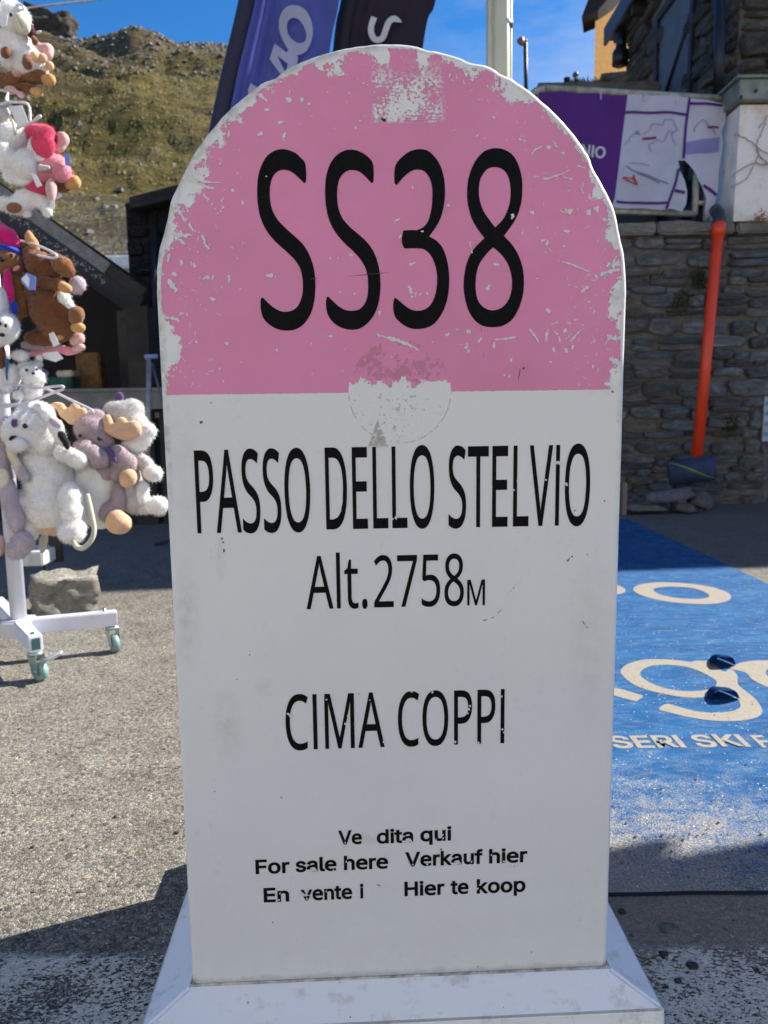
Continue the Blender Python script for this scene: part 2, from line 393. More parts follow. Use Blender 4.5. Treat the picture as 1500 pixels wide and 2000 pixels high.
def unit_stone(seed):
    r = random.Random(seed); bm = bmesh.new(); n = 10; ring = []
    prof = [(0.0, 1.0), (.7, 1.0), (.95, .93), (1.0, .6)]
    out = []
    base = [(-.5, -.28), (-.43, -.47), (-.12, -.5), (.2, -.49), (.44, -.46), (.5, -.22), (.5, .2), (.43, .46), (.1, .5), (-.2, .49), (-.45, .45), (-.5, .15)]
    n = len(base); cut = [r.uniform(0, 1) ** 1.7 * .3 for _ in range(4)]
    for x, y in base:
        q = (x > 0) * 2 + (y > 0); f = 1 - cut[q] * (abs(x * y) * 4)
        out.append((x * f + r.uniform(-.03, .03), y * f + r.uniform(-.075, .075)))
    layers = []
    for d, sc in prof: layers.append([bm.verts.new((x * sc, -d + r.uniform(-.16, .16) * (d > .8), y * sc)) for x, y in out])
    for A, B in zip(layers, layers[1:]):
        for k in range(n): bm.faces.new((A[k], A[(k + 1) % n], B[(k + 1) % n], B[k]))
    c = bm.verts.new((r.uniform(-.1, .1), -1.0 - r.uniform(-.1, .15), r.uniform(-.1, .1)))
    L = layers[-1]
    for k in range(n): bm.faces.new((L[k], L[(k + 1) % n], c))
    bmesh.ops.recalc_face_normals(bm, faces=bm.faces)
    me = bpy.data.meshes.new('stone'); bm.to_mesh(me); bm.free()
    me.polygons.foreach_set('use_smooth', [i >= 0 for i in range(len(me.polygons))]); return me
def stone_wall(parent, origin, ux, width, height, mat, seed, course=(.08, .2), length=(.16, .5), proud=.05, skip=None, jit=.02, limit=300):
    """stones laid in rough courses on the plane through origin spanned by ux and z; parent mesh is the mortar backing"""
    r = random.Random(seed); lib = [unit_stone(seed * 50 + i) for i in range(16)]
    for me in lib: me.materials.append(mat)
    ux = Vector(ux).normalized(); ang = math.atan2(ux.y, ux.x); z = 0; inv = world_of(parent).inverted(); cnt = 0
    while z < height:
        h = r.uniform(*course); h = min(h, height - z + .03); x = -r.uniform(0, .2)
        while x < width:
            w = r.uniform(*length) * (1.25 if h > .14 else 1); gap = r.uniform(.006, .02)
            x1 = min(x + w, width); cx = (max(x, 0) + x1) / 2; ww = x1 - max(x, 0) - gap
            hh = h - r.uniform(.002, .022); cz = z + h / 2 + r.uniform(-jit, jit)
            if r.random() < .18 and ww > .2:   # two thin ones on top of each other
                parts = [(hh * .52, cz + hh * .26), (hh * .44, cz - hh * .26)]
            else: parts = [(hh, cz)]
            for hp, cp in parts:
                if ww > .05 and (skip is None or not skip(cx, cp)) and cnt < limit:
                    o = bpy.data.objects.new('stone', r.choice(lib)); col.objects.link(o)
                    p = Vector(origin) + ux * cx + Vector((0, 0, cp))
                    o.parent = parent; o.matrix_parent_inverse = inv
                    o.location = p; o.rotation_euler = (0, r.uniform(-.05, .05), ang); o.scale = (ww * (1 if r.random() < .5 else -1), proud * r.uniform(.55, 1.3), hp); cnt += 1
            x += w
        z += h
    return cnt

WY = 6.9
# retaining wall
rw = empty('retaining_wall', (2.5, WY, 0), 'long dark slate retaining wall with a pale coping behind the blue mat', 'wall')
back = box('wall_core', (.75, WY, 0), (3.46, WY + .5, 2.33), MORT, rw)
zc = 2.33
n1 = stone_wall(back, (.95, WY, 0), (1, 0, 0), 2.5, 2.30, STONE, 11, course=(.065, .16), length=(.13, .42), proud=.06)
COPE = rockmat('coping_stone', (.15, .14, .125), (.30, .285, .25), (.50, .47, .41), 5, .05)
xs = [.75, 1.62, 2.35, 3.02, 3.9]
for a, b in zip(xs, xs[1:]):
    bm = bmesh.new(); bmesh.ops.create_grid(bm, x_segments=14, y_segments=10, size=.5)
    bm.free()
    o = box('coping_slab', (a + .006, WY - .13, zc), (b - .006, WY + .6, zc + rnd.uniform(.095, .115)), COPE, rw, .018)
# roughen coping
for o in [q for q in rw.children if q.name.startswith('coping')]:
    bm = bmesh.new(); bm.from_mesh(o.data); bmesh.ops.subdivide_edges(bm, edges=[e for e in bm.edges if e.calc_length() > .3], cuts=9, use_grid_fill=True)
    for v in bm.verts: v.co += Vector((0, noise.noise(v.co * 9) * .02, noise.noise(v.co * 7 + Vector((3, 3, 3))) * .016))
    bm.to_mesh(o.data); bm.free()
# moss tufts on the wall
MOSS = plain('moss', (.05, .075, .015), .95, var=.4, sc=60)
def tuft(name, c, rx, rz, n, L, mat, label, cat='plant', seed=1, top=False):
    r = random.Random(seed); V = []; F = []
    for i in range(n):
        p = Vector(c) + Vector((r.gauss(0, rx), r.uniform(-.03, .02), r.gauss(0, rz)))
        d = Vector((r.uniform(-1, 1), r.uniform(-1, .1), r.uniform(-.5, 1.0))); 
        if top: d = Vector((r.uniform(-.7, .7), r.uniform(-.7, .7), 1))
        d.normalize(); s = Vector((r.uniform(-1, 1), r.uniform(-1, 1), r.uniform(-1, 1))).normalized() * L * .16; n0 = len(V)
        V += [p - s, p + s, p + d * L * r.uniform(.5, 1.2)]; F.append((n0, n0 + 1, n0 + 2))
    o = mesh(name, V, F, mat); return tag(o, label, cat, kind='stuff')
for i, (px, py, lab) in enumerate([(1365, 545, 'small green moss tuft on the slate wall left of the red pipe, the upper one'), (1325, 590, 'green and rusty moss patch on the slate wall between two courses'), (1428, 832, 'little green plant growing low in the slate wall right of the red pipe')]):
    tuft('moss_tuft', at_y(px, py, WY - .05), .04, .05, 420, .035, MOSS, lab, 'moss', 5 + i)

# upper terrace behind the retaining wall
TERR = rockmat('terrace_gravel', (.06, .055, .045), (.14, .13, .11), (.28, .26, .22), 4, .03)
o = box('terrace', (.9, WY + .5, -.2), (40, 60, 2.30), TERR); tag(o, kind='structure')

# ------------------------------------------------------------------ milestone
import json
G = json.loads(r'''{"N":{"S":[369,[[166,-7,146,-6,127,-5,109,-3,91,-1,75,3,60,7,46,11,34,16,34,74,47,69,61,64,77,59,94,54,112,51,131,48,150,46,169,46,194,47,216,51,234,57,249,66,261,78,270,91,275,106,277,123,276,134,274,145,271,154,267,163,261,170,253,178,243,185,232,192,219,199,203,207,184,214,164,222,135,233,110,246,89,261,72,276,58,294,48,314,42,338,40,364,42,382,45,400,51,415,60,429,70,442,83,454,97,463,114,471,132,478,151,483,172,485,193,486,213,486,231,484,249,482,266,479,282,475,297,470,312,465,326,459,307,408,294,413,281,418,267,422,253,426,238,429,223,431,208,433,192,433,171,432,153,428,137,422,124,414,114,404,107,392,103,378,101,363,102,352,104,341,107,332,111,323,117,315,125,308,134,301,144,294,157,288,171,281,188,274,206,267,227,259,245,251,262,242,278,233,291,224,303,214,314,203,322,191,329,178,333,163,336,146,337,128,334,98,326,72,311,48,291,29,266,13,236,2,203,-4]]],"3":[384,[[162,-7,143,-6,126,-5,108,-4,92,-1,76,2,60,7,45,13,30,19,30,75,46,68,62,61,78,56,95,51,113,48,130,45,146,44,163,43,193,45,218,49,239,57,256,68,268,82,277,98,282,117,284,138,282,159,275,176,264,191,249,202,229,211,206,217,180,221,150,222,103,222,103,273,150,273,178,274,202,279,223,287,240,298,253,311,263,326,269,344,271,363,269,380,265,394,257,407,247,417,234,426,219,432,202,435,183,437,165,436,147,434,131,430,117,425,103,419,89,412,76,405,62,396,33,437,46,446,62,455,78,464,96,471,116,478,137,483,159,485,183,486,218,484,248,478,274,467,294,453,311,435,322,415,329,392,331,367,329,344,324,324,316,306,304,290,290,277,273,267,253,258,232,253,232,250,259,245,282,237,302,227,318,214,330,198,339,179,344,159,346,136,345,116,341,97,335,79,326,62,315,47,302,33,285,21,266,11,245,3,220,-2,192,-6]]],"8":[384,[[193,-7,157,-5,125,2,98,12,75,27,56,46,43,68,36,93,33,122,34,138,36,153,41,167,47,179,54,191,63,202,72,212,83,221,95,229,107,237,119,244,132,251,115,261,100,273,86,285,73,299,62,314,54,332,50,351,48,372,50,390,53,406,59,421,67,434,77,446,89,456,103,465,118,473,135,479,153,483,171,485,191,486,222,484,249,479,273,470,295,457,312,440,325,421,333,398,335,371,334,357,332,344,328,332,323,321,316,311,308,301,299,292,289,283,279,275,268,268,256,260,244,254,258,247,272,239,285,231,298,222,309,213,319,203,328,192,336,181,342,168,347,155,350,140,351,124,348,96,340,70,327,48,308,29,285,13,258,2,228,-5],[194,277,211,284,226,293,240,302,253,312,263,324,271,337,275,352,277,369,275,385,271,399,263,411,253,421,240,429,226,434,209,437,191,439,173,437,157,434,143,429,130,421,120,411,112,399,108,385,106,369,107,357,109,347,113,337,118,328,124,320,132,312,140,305,150,299,160,293,171,288,182,282],[192,40,215,42,235,46,253,53,267,63,278,76,286,90,291,106,293,124,291,140,286,156,277,169,265,182,250,193,233,203,214,213,192,222,181,226,160,217,142,206,127,195,114,183,104,170,96,155,92,139,91,122,92,105,97,90,105,76,116,63,130,53,147,46,168,42]]],"P":[406,[[65,0,65,480,192,480,236,477,273,470,304,459,329,443,348,422,361,398,369,370,372,338,371,319,368,300,362,282,354,264,344,248,330,233,314,220,294,208,272,199,245,192,215,188,181,187,126,187,126,0],[126,238,174,238,206,240,234,244,257,251,276,261,291,274,301,290,308,311,310,336,308,357,302,376,293,392,280,405,263,415,242,422,216,426,187,428,126,428]]],"A":[429,[[0,0,187,482,242,482,428,0,366,0,308,148,118,148,61,0],[138,202,290,202,236,347,234,355,230,367,227,374,225,381,223,388,221,396,217,409,214,419,211,409,209,399,206,388,203,378,200,369,197,361,195,353,193,347]]],"O":[525,[[263,-7,227,-5,194,1,165,11,139,24,116,41,96,61,79,84,65,111,55,140,47,171,42,205,41,241,42,277,47,310,55,341,65,370,79,396,96,419,116,439,139,456,165,470,195,479,227,485,263,487,298,485,329,479,358,470,384,456,407,440,427,420,444,397,458,370,469,341,477,310,482,277,484,240,482,204,477,171,469,139,458,110,444,84,427,61,407,41,384,24,358,11,329,1,297,-5],[263,46,301,49,333,59,361,75,382,98,399,126,410,159,417,198,420,240,417,283,410,321,399,354,382,382,361,405,334,421,301,431,263,434,225,431,193,421,165,405,143,382,126,354,114,321,107,283,105,240,107,198,114,159,126,126,143,98,165,75,192,59,225,49]]],"D":[490,[[65,0,65,480,213,480,248,478,281,473,311,464,338,453,363,438,385,419,404,398,420,374,433,346,442,315,447,282,449,244,445,187,433,138,412,96,383,61,347,35,304,15,255,4,199,0],[126,52,191,52,276,64,337,99,373,159,385,242,383,287,374,326,359,358,338,383,312,403,281,417,245,425,204,428,126,428]]],"E":[373,[[65,0,65,480,333,480,333,426,126,426,126,277,321,277,321,224,126,224,126,53,333,53,333,0]]],"L":[352,[[65,0,65,480,126,480,126,54,335,54,335,0]]],"T":[373,[[156,0,156,426,7,426,7,480,366,480,366,426,217,426,217,0]]],"V":[403,[[171,0,0,480,63,480,171,172,176,157,181,143,185,130,189,117,193,104,196,91,199,79,201,67,204,79,207,91,210,104,214,117,217,130,222,144,227,158,232,173,339,480,403,480,232,0]]],"I":[228,[[27,0,27,35,83,48,83,431,27,445,27,480,200,480,200,445,144,431,144,48,200,35,200,0]]],"C":[424,[[261,-7,226,-5,194,1,165,10,139,24,116,40,96,60,79,83,65,109,55,139,47,170,42,204,41,240,43,276,48,309,56,340,67,368,82,395,100,418,121,438,146,455,173,469,203,478,236,484,271,486,308,484,342,479,374,470,404,458,379,407,368,412,356,417,343,421,330,425,316,429,302,431,286,433,271,433,234,430,202,420,173,404,149,381,130,353,116,320,108,282,105,240,107,197,115,160,128,127,146,98,169,76,198,59,231,50,270,46,286,47,301,48,315,49,330,52,344,55,358,58,371,61,385,65,385,13,371,8,358,4,344,1,329,-2,314,-4,298,-6,280,-6]]],"M":[609,[[65,0,65,480,154,480,302,87,305,87,455,480,544,480,544,0,484,0,484,295,484,312,485,330,485,347,486,364,487,380,487,395,488,408,489,420,486,420,326,0,277,0,119,420,116,420,117,409,118,396,119,381,120,364,120,347,121,328,121,310,121,291,121,0]]],"l":[173,[[57,0,57,510,116,510,116,0]]],"t":[242,[[167,-7,153,-6,140,-4,127,-1,115,3,104,9,94,16,85,26,77,37,70,50,65,66,63,84,62,105,62,314,11,314,11,343,62,366,86,443,121,443,121,360,225,360,225,314,121,314,121,106,122,91,125,77,130,66,137,57,145,51,155,46,165,43,177,42,191,42,205,44,218,46,228,49,228,4,216,0,201,-4,192,-5,184,-6,175,-7]]],".":[180,[[89,-9,81,-9,74,-7,67,-3,60,1,55,8,51,15,49,25,48,36,49,48,51,57,55,65,60,71,67,76,74,79,81,81,89,81,98,81,106,79,113,76,119,71,125,65,129,57,131,48,132,36,131,25,129,15,125,8,119,1,113,-3,106,-7,98,-9]]],"2":[384,[[32,0,32,49,158,176,175,194,191,210,206,226,219,240,231,254,241,268,249,282,257,296,262,310,266,324,269,339,269,355,268,374,263,390,256,404,246,415,233,424,219,431,203,435,185,436,168,435,152,433,137,429,123,424,110,417,96,409,83,400,69,390,38,430,52,441,68,452,85,461,102,470,121,477,141,482,162,485,185,486,217,484,245,478,270,467,291,452,308,434,320,412,327,387,330,359,329,340,326,322,321,305,314,288,306,272,296,256,284,240,271,224,257,207,241,190,225,173,207,155,107,56,107,54,349,54,349,0]]],"7":[384,[[91,0,288,426,30,426,30,480,351,480,351,434,156,0]]],"5":[384,[[167,-7,148,-6,131,-5,114,-3,97,0,81,4,67,8,54,13,42,19,42,75,55,68,69,62,84,57,101,52,118,48,135,46,151,44,167,44,192,45,215,50,235,58,253,69,267,83,277,101,283,122,285,147,284,169,278,189,269,205,257,219,240,230,219,238,194,243,165,244,155,244,145,244,134,243,122,241,111,239,100,238,91,236,83,234,54,253,72,480,312,480,312,426,122,426,111,287,117,288,124,289,132,290,142,291,152,293,162,293,173,294,185,294,220,292,251,285,279,273,302,257,321,237,335,213,343,185,346,153,343,118,334,87,319,59,299,36,273,17,242,4,207,-4]]]},"I":{"V":[480,[[204,0,16,509,84,509,192,206,197,192,203,176,209,158,215,137,222,115,230,89,239,61,248,31,235,31,244,62,252,90,260,115,267,138,274,158,279,176,285,192,290,206,395,509,463,509,278,0]]],"v":[389,[[163,0,17,379,84,379,165,155,171,138,177,121,182,104,187,87,191,70,196,53,201,37,206,21,184,21,189,37,194,53,198,70,203,87,207,104,213,121,218,138,224,155,305,379,371,379,226,0]]],"e":[404,[[223,-8,196,-6,171,-3,147,5,125,14,104,27,87,41,71,59,58,79,47,102,39,127,35,156,34,185,35,215,39,243,46,269,56,292,68,313,82,331,99,346,116,360,137,370,159,378,183,382,208,384,232,382,255,379,276,371,296,363,312,350,327,337,340,321,351,303,360,283,366,261,369,238,371,213,371,176,101,176,104,146,111,120,120,97,135,79,153,64,174,54,199,48,227,45,245,45,262,47,278,49,293,52,308,56,323,60,337,65,352,72,352,17,338,11,323,6,308,1,293,-2,278,-5,262,-6,243,-7],[102,226,303,226,301,248,297,269,290,287,280,303,267,316,250,325,230,332,207,333,185,332,166,326,149,317,135,304,123,289,113,271,106,249]]],"n":[410,[[114,227,114,0,53,0,53,379,112,379,112,287,102,287,112,312,124,332,137,349,152,362,169,372,187,379,207,383,227,384,246,383,264,380,280,376,295,369,309,360,321,349,332,336,341,321,348,304,353,285,356,264,357,240,357,0,296,0,296,235,295,256,290,275,283,291,273,304,260,315,246,323,229,328,210,329,197,328,184,326,172,322,161,317,150,311,141,303,133,293,126,283,121,271,117,257,114,243]]],"d":[424,[[195,-8,172,-7,151,-2,130,5,111,16,94,29,79,45,66,64,55,84,46,108,39,133,35,160,34,189,35,218,39,245,46,270,55,293,66,313,79,332,95,347,112,361,131,371,151,378,173,383,196,384,213,384,228,381,241,378,253,373,263,367,272,360,280,353,287,346,293,338,298,331,303,325,306,319,311,319,311,509,372,509,372,0,313,0,313,59,307,59,303,53,298,46,293,39,287,31,280,24,272,17,263,10,252,4,241,-1,227,-5,212,-7],[205,47,221,48,236,51,250,57,263,65,274,75,284,86,293,100,299,115,305,132,309,150,311,169,312,189,311,210,309,229,305,247,300,263,293,278,284,291,275,302,263,312,251,320,237,325,221,329,205,330,187,329,172,325,157,319,145,311,133,301,124,290,115,276,108,261,103,245,99,227,97,209,96,189,97,170,99,151,103,133,109,117,115,101,124,88,134,76,145,66,158,57,172,51,188,48]]],"i":[167,[[53,0,53,379,114,379,114,0],[84,443,75,444,67,446,60,449,54,455,48,461,44,468,42,475,41,483,42,491,44,499,48,506,54,512,60,517,67,521,75,523,84,524,92,523,100,521,107,517,114,512,119,506,123,499,126,491,126,483,126,475,123,468,119,461,114,455,107,449,100,446,92,444]]],"t":[227,[[204,379,204,327,6,327,6,379],[65,471,126,471,126,98,127,86,128,76,132,68,136,61,142,56,150,53,159,51,170,50,177,50,185,51,194,52,202,54,213,2,203,-1,192,-3,180,-4,168,-4,145,-3,125,2,107,10,92,21,80,35,72,52,67,71,65,93]]],"a":[389,[[160,-9,142,-8,126,-5,110,-1,94,5,80,12,68,22,57,32,48,45,40,58,35,73,31,90,30,108,31,123,34,138,38,150,43,161,50,171,58,179,67,187,78,193,89,199,100,203,112,207,125,211,138,213,152,216,165,218,178,220,194,222,209,224,222,225,234,227,244,228,252,230,259,232,265,235,273,243,276,255,276,257,275,268,273,279,271,288,267,297,262,304,256,311,248,317,240,322,230,326,220,329,208,330,196,331,183,330,171,329,159,326,149,322,140,318,132,313,124,307,118,301,112,294,107,288,103,281,100,274,41,291,48,308,57,322,67,335,79,346,91,355,104,364,118,370,133,375,148,379,163,382,179,384,194,384,204,384,215,383,227,382,239,379,251,376,263,372,275,367,286,360,296,353,306,343,315,333,322,320,329,306,333,290,336,272,337,251,337,0,277,0,277,52,272,52,269,45,264,38,258,32,252,25,244,18,236,12,226,6,215,1,203,-3,190,-6,176,-8],[170,45,187,46,202,49,216,53,228,59,239,66,248,74,257,83,263,93,269,104,272,115,275,126,276,138,276,190,270,186,259,182,246,179,231,176,223,175,216,173,208,172,200,171,186,169,175,168,165,166,154,164,144,162,134,159,125,155,117,150,110,145,103,139,98,132,95,124,93,115,92,105,92,95,94,87,98,79,102,72,107,66,114,61,121,56,130,52,139,49,149,47,159,46]]],"q":[424,[[372,-143,311,-143,311,59,306,59,302,53,298,46,293,39,287,31,280,24,272,17,263,10,252,4,241,-1,227,-5,212,-7,195,-8,172,-7,151,-2,130,5,111,16,94,29,79,45,66,64,55,84,46,108,39,133,35,160,34,189,35,218,39,245,46,270,55,293,66,313,79,332,95,347,112,361,131,371,151,378,173,383,196,384,213,384,228,381,241,378,253,373,263,367,272,360,280,353,287,346,293,338,298,331,303,325,307,319,313,319,313,379,372,379],[205,47,221,48,236,51,250,57,263,65,274,75,284,86,293,100,299,115,305,132,309,150,311,169,312,189,311,210,309,229,305,247,300,263,293,278,284,291,275,302,263,312,251,320,237,325,221,329,205,330,187,329,172,325,157,319,145,311,133,301,124,290,115,276,108,261,103,245,99,227,97,209,96,189,97,170,99,151,103,133,109,117,115,101,124,88,134,76,145,66,158,57,172,51,188,48]]],"u":[410,[[182,-5,164,-4,146,-1,130,4,115,11,101,20,89,31,78,44,69,59,62,76,57,95,54,116,53,139,53,379,114,379,114,144,115,123,119,105,127,89,137,75,150,64,164,56,181,52,200,50,213,51,226,53,238,57,249,62,259,69,268,77,276,86,283,97,289,109,293,122,295,137,296,153,296,379,357,379,357,0,298,0,298,92,307,92,297,67,286,47,272,30,257,17,240,7,222,0,203,-4]]],"F":[410,[[60,0,60,509,369,509,369,452,125,452,125,278,346,278,346,221,125,221,125,0]]],"o":[415,[[207,-8,182,-7,159,-2,137,6,117,16,98,30,82,46,68,64,56,85,46,108,40,133,36,159,34,187,36,216,40,243,46,268,56,291,68,312,82,330,98,346,117,360,137,371,159,378,182,383,207,384,233,383,256,378,278,371,299,360,317,346,333,330,347,312,359,291,369,268,376,243,380,216,381,187,380,159,376,133,369,108,359,85,347,64,333,46,317,30,299,16,278,6,256,-2,233,-7],[207,46,226,48,242,51,257,57,270,66,282,76,292,89,300,102,307,117,312,134,316,151,318,169,319,187,318,206,316,224,312,242,307,258,300,274,292,287,282,300,270,310,257,319,242,325,226,329,207,330,189,329,173,325,158,319,145,310,134,300,124,287,115,274,108,258,103,242,99,224,97,206,96,187,97,169,99,151,103,134,108,117,115,102,124,89,134,76,145,66,158,57,173,51,189,48]]],"r":[259,[[53,0,53,379,112,379,112,321,115,321,122,335,130,347,140,358,152,367,166,375,181,380,196,384,213,385,221,385,229,384,237,384,243,384,243,322,239,323,230,324,219,325,207,326,194,325,182,323,170,319,159,315,149,309,140,301,132,293,126,284,121,273,117,262,114,250,114,237,114,0]]],"s":[365,[[182,-8,163,-7,145,-5,128,-2,112,3,98,10,84,18,72,27,62,38,53,50,45,63,40,78,36,94,94,107,99,92,105,79,114,69,124,60,136,54,150,49,165,46,181,45,200,46,217,50,232,55,244,62,255,71,262,81,267,91,268,103,267,112,265,121,260,129,254,136,246,142,237,147,225,151,212,155,149,170,125,177,104,186,87,196,72,208,61,222,53,237,48,255,47,274,48,290,51,305,57,319,65,332,75,343,87,354,100,363,115,370,131,377,149,381,167,384,187,384,206,384,223,381,239,378,254,372,267,366,279,358,290,349,299,339,307,328,314,316,319,303,324,290,268,277,264,288,258,298,251,307,243,316,232,323,219,328,205,331,187,333,171,332,156,329,143,324,131,317,121,308,114,299,110,289,109,277,110,267,112,258,117,250,124,243,133,237,144,232,157,227,172,223,229,209,254,202,275,194,292,183,306,171,317,158,325,142,330,125,331,107,330,90,326,75,321,61,312,47,302,35,290,24,276,15,260,6,242,0,223,-5,203,-7]]],"l":[189,[[139,-2,119,-1,101,3,86,10,74,20,65,33,58,47,54,65,53,84,53,509,114,509,114,99,114,87,115,77,117,68,120,62,130,54,146,52,154,52,160,53,165,53,170,54,181,3,172,1,162,-1,151,-2]]],"h":[410,[[114,227,114,0,53,0,53,509,114,509,114,287,102,287,112,312,124,332,137,349,152,362,169,372,187,379,207,383,227,384,246,383,264,380,280,376,295,369,309,360,321,349,332,336,341,321,348,304,353,285,356,264,357,240,357,0,296,0,296,235,295,256,290,275,283,291,273,304,260,315,246,323,229,328,210,329,197,328,184,326,172,322,161,317,150,311,141,303,133,293,126,283,121,271,117,257,114,243]]],"k":[381,[[110,137,110,212,121,212,284,379,360,379,184,199,177,199],[53,0,53,509,114,509,114,0],[294,0,148,186,191,229,372,0]]],"f":[254,[[228,379,228,327,6,327,6,379],[81,0,81,432,82,447,84,461,89,474,96,486,104,496,113,505,124,513,135,519,148,524,161,527,174,529,187,530,197,530,207,529,215,528,222,527,234,524,243,521,227,468,222,470,215,472,206,473,195,474,182,473,171,470,162,466,154,460,149,452,145,443,142,431,142,419,142,0]]],"E":[419,[[60,0,60,509,372,509,372,452,125,452,125,286,355,286,355,229,125,229,125,57,375,57,375,0]]],"H":[517,[[60,0,60,509,125,509,125,289,392,289,392,509,457,509,457,0,392,0,392,232,125,232,125,0]]],"p":[424,[[53,-143,53,379,112,379,112,319,118,319,122,325,126,331,131,338,137,346,144,353,152,360,161,367,171,373,183,378,197,381,212,384,229,384,252,383,274,378,294,371,313,361,330,347,345,332,359,313,370,293,379,270,385,245,389,218,390,189,389,160,385,133,379,108,370,84,359,64,346,45,330,29,313,16,294,5,274,-2,252,-7,229,-8,213,-7,198,-5,184,-1,173,4,162,10,153,17,145,24,138,31,132,39,127,46,122,53,118,59,114,59,114,-143],[220,47,237,48,253,51,267,57,279,66,291,76,301,88,309,101,316,117,321,133,325,151,327,170,328,189,327,209,325,227,321,245,316,261,309,276,301,290,291,301,280,311,267,319,253,325,237,329,220,330,203,329,188,325,174,320,161,312,150,302,140,291,132,278,125,263,120,247,116,229,113,210,113,189,113,169,116,150,120,132,125,115,132,100,140,86,150,75,162,65,174,57,188,51,204,48]]],"M":[628,[[60,0,60,509,152,509,277,187,282,174,287,159,290,150,293,141,296,132,299,123,302,113,305,103,308,93,311,84,314,74,317,65,319,57,322,49,307,49,318,83,321,92,324,102,327,111,330,121,333,131,336,140,339,149,342,158,345,167,348,174,350,181,352,187,476,509,568,509,568,0,504,0,504,291,504,299,504,308,504,317,504,327,505,337,505,347,505,358,505,369,506,413,506,424,507,435,507,446,507,457,513,457,509,445,505,433,502,421,498,409,494,397,490,386,486,374,482,363,478,352,474,341,471,331,467,322,464,313,461,305,458,297,456,291,342,0,286,0,170,291,168,297,165,304,162,312,159,321,156,330,152,340,149,350,145,361,141,372,137,384,133,396,129,408,125,420,121,432,116,445,112,457,119,457,119,447,119,437,120,427,120,416,120,405,120,394,121,383,121,372,122,328,122,318,122,309,122,300,122,291,122,0]]],"O":[533,[[267,-7,235,-5,205,1,177,11,150,25,126,42,105,63,86,88,70,115,57,146,48,179,42,215,40,254,42,293,48,329,57,362,70,393,86,421,105,445,126,466,150,484,177,498,205,508,235,514,267,516,299,514,329,508,357,498,384,484,408,466,429,445,448,421,464,393,477,362,486,329,491,293,493,254,491,215,486,179,477,146,464,115,448,88,429,63,408,42,384,25,357,11,329,1,299,-5],[267,53,289,54,310,59,330,66,349,76,367,89,383,105,396,123,408,144,418,168,425,194,429,223,430,254,429,286,425,314,418,341,408,365,396,386,383,404,367,420,349,433,330,443,310,450,289,454,267,456,245,454,223,450,203,443,184,433,167,420,151,404,137,385,125,364,116,340,109,314,105,285,103,254,105,223,109,194,116,168,125,144,137,123,151,105,167,89,184,76,203,66,223,59,245,54]]],"S":[447,[[224,-9,197,-8,172,-4,149,1,128,9,108,19,91,31,76,45,64,60,54,77,46,96,41,115,38,137,104,137,107,123,110,110,116,98,123,88,132,79,142,71,154,64,166,59,180,55,194,52,209,50,224,49,241,50,257,52,272,55,286,60,299,66,311,74,321,82,329,92,336,102,341,114,345,126,346,139,345,151,342,161,338,171,332,179,325,186,316,193,307,199,296,205,284,209,272,214,259,218,245,222,184,239,154,249,128,260,105,274,86,289,71,307,60,326,54,348,52,372,53,393,58,413,65,431,75,448,87,463,102,476,119,488,138,498,158,506,180,511,203,514,227,516,252,514,275,511,296,505,316,498,334,488,351,476,365,463,377,449,387,433,394,415,399,397,401,378,337,378,334,396,326,412,316,426,302,437,286,447,267,453,247,457,225,459,209,458,194,456,180,452,167,448,156,442,145,435,136,427,129,418,123,409,118,398,116,387,115,376,116,363,119,352,124,342,131,334,139,326,148,319,158,313,169,308,180,304,191,300,202,296,212,293,264,279,276,276,287,272,299,268,312,264,324,258,336,252,347,245,359,238,369,229,379,220,387,209,395,198,401,185,405,171,407,155,408,139,407,118,403,99,396,81,386,64,374,48,360,34,343,21,323,11,302,2,278,-4,252,-8]]],"I":[300,[[31,0,31,57,118,57,118,452,31,452,31,509,269,509,269,452,183,452,183,57,269,57,269,0]]],"R":[449,[[60,0,60,509,236,509,264,507,290,504,313,497,333,489,351,478,367,465,380,450,390,433,399,415,405,395,408,374,409,352,408,330,405,309,399,290,390,271,380,255,367,240,351,228,333,217,312,209,289,203,264,199,236,198,96,198,96,255,234,255,252,256,269,258,284,262,298,267,309,273,319,281,327,290,334,300,339,312,342,324,344,338,345,352,344,367,342,380,339,393,334,405,327,415,319,425,309,433,298,440,284,445,269,449,252,451,233,452,125,452,125,0],[353,0,230,229,303,229,428,0]]],"K":[467,[[104,145,104,216,113,228,122,239,130,250,139,261,148,272,157,282,165,293,174,303,184,314,193,324,202,334,212,344,364,509,448,509,231,276,228,276],[60,0,60,509,125,509,125,334,124,225,125,193,125,0],[372,0,188,259,228,309,449,0]]],"N":[523,[[60,0,60,509,136,509,343,183,347,176,352,169,357,160,363,151,369,141,375,130,381,119,388,107,394,94,401,82,407,68,414,55,405,54,403,68,402,81,401,95,401,108,400,121,400,134,399,146,399,157,399,168,399,178,399,187,399,195,399,509,463,509,463,0,387,0,202,290,196,300,190,310,184,320,177,331,171,342,164,354,156,367,148,381,108,452,119,454,122,384,123,368,123,354,124,340,124,328,125,317,125,307,125,298,125,291,125,0]]],"2":[453,[[64,0,64,47,234,229,248,243,261,257,272,270,282,282,291,294,299,305,305,316,311,327,315,337,318,348,320,360,320,371,319,385,317,397,313,408,308,419,301,428,293,436,283,443,273,449,262,454,250,457,237,459,224,460,209,459,196,457,184,453,172,447,162,441,153,433,145,424,139,413,134,402,130,390,128,376,127,362,66,362,67,384,71,405,77,424,86,442,98,459,111,473,126,486,143,496,162,505,182,511,203,514,225,516,247,514,268,511,288,505,306,497,323,486,337,474,350,461,361,445,370,428,376,411,380,392,381,372,380,358,378,345,375,331,371,318,365,304,357,290,347,275,336,259,322,241,306,223,288,202,267,180,153,60,153,57,389,57,389,0]]]}}''')
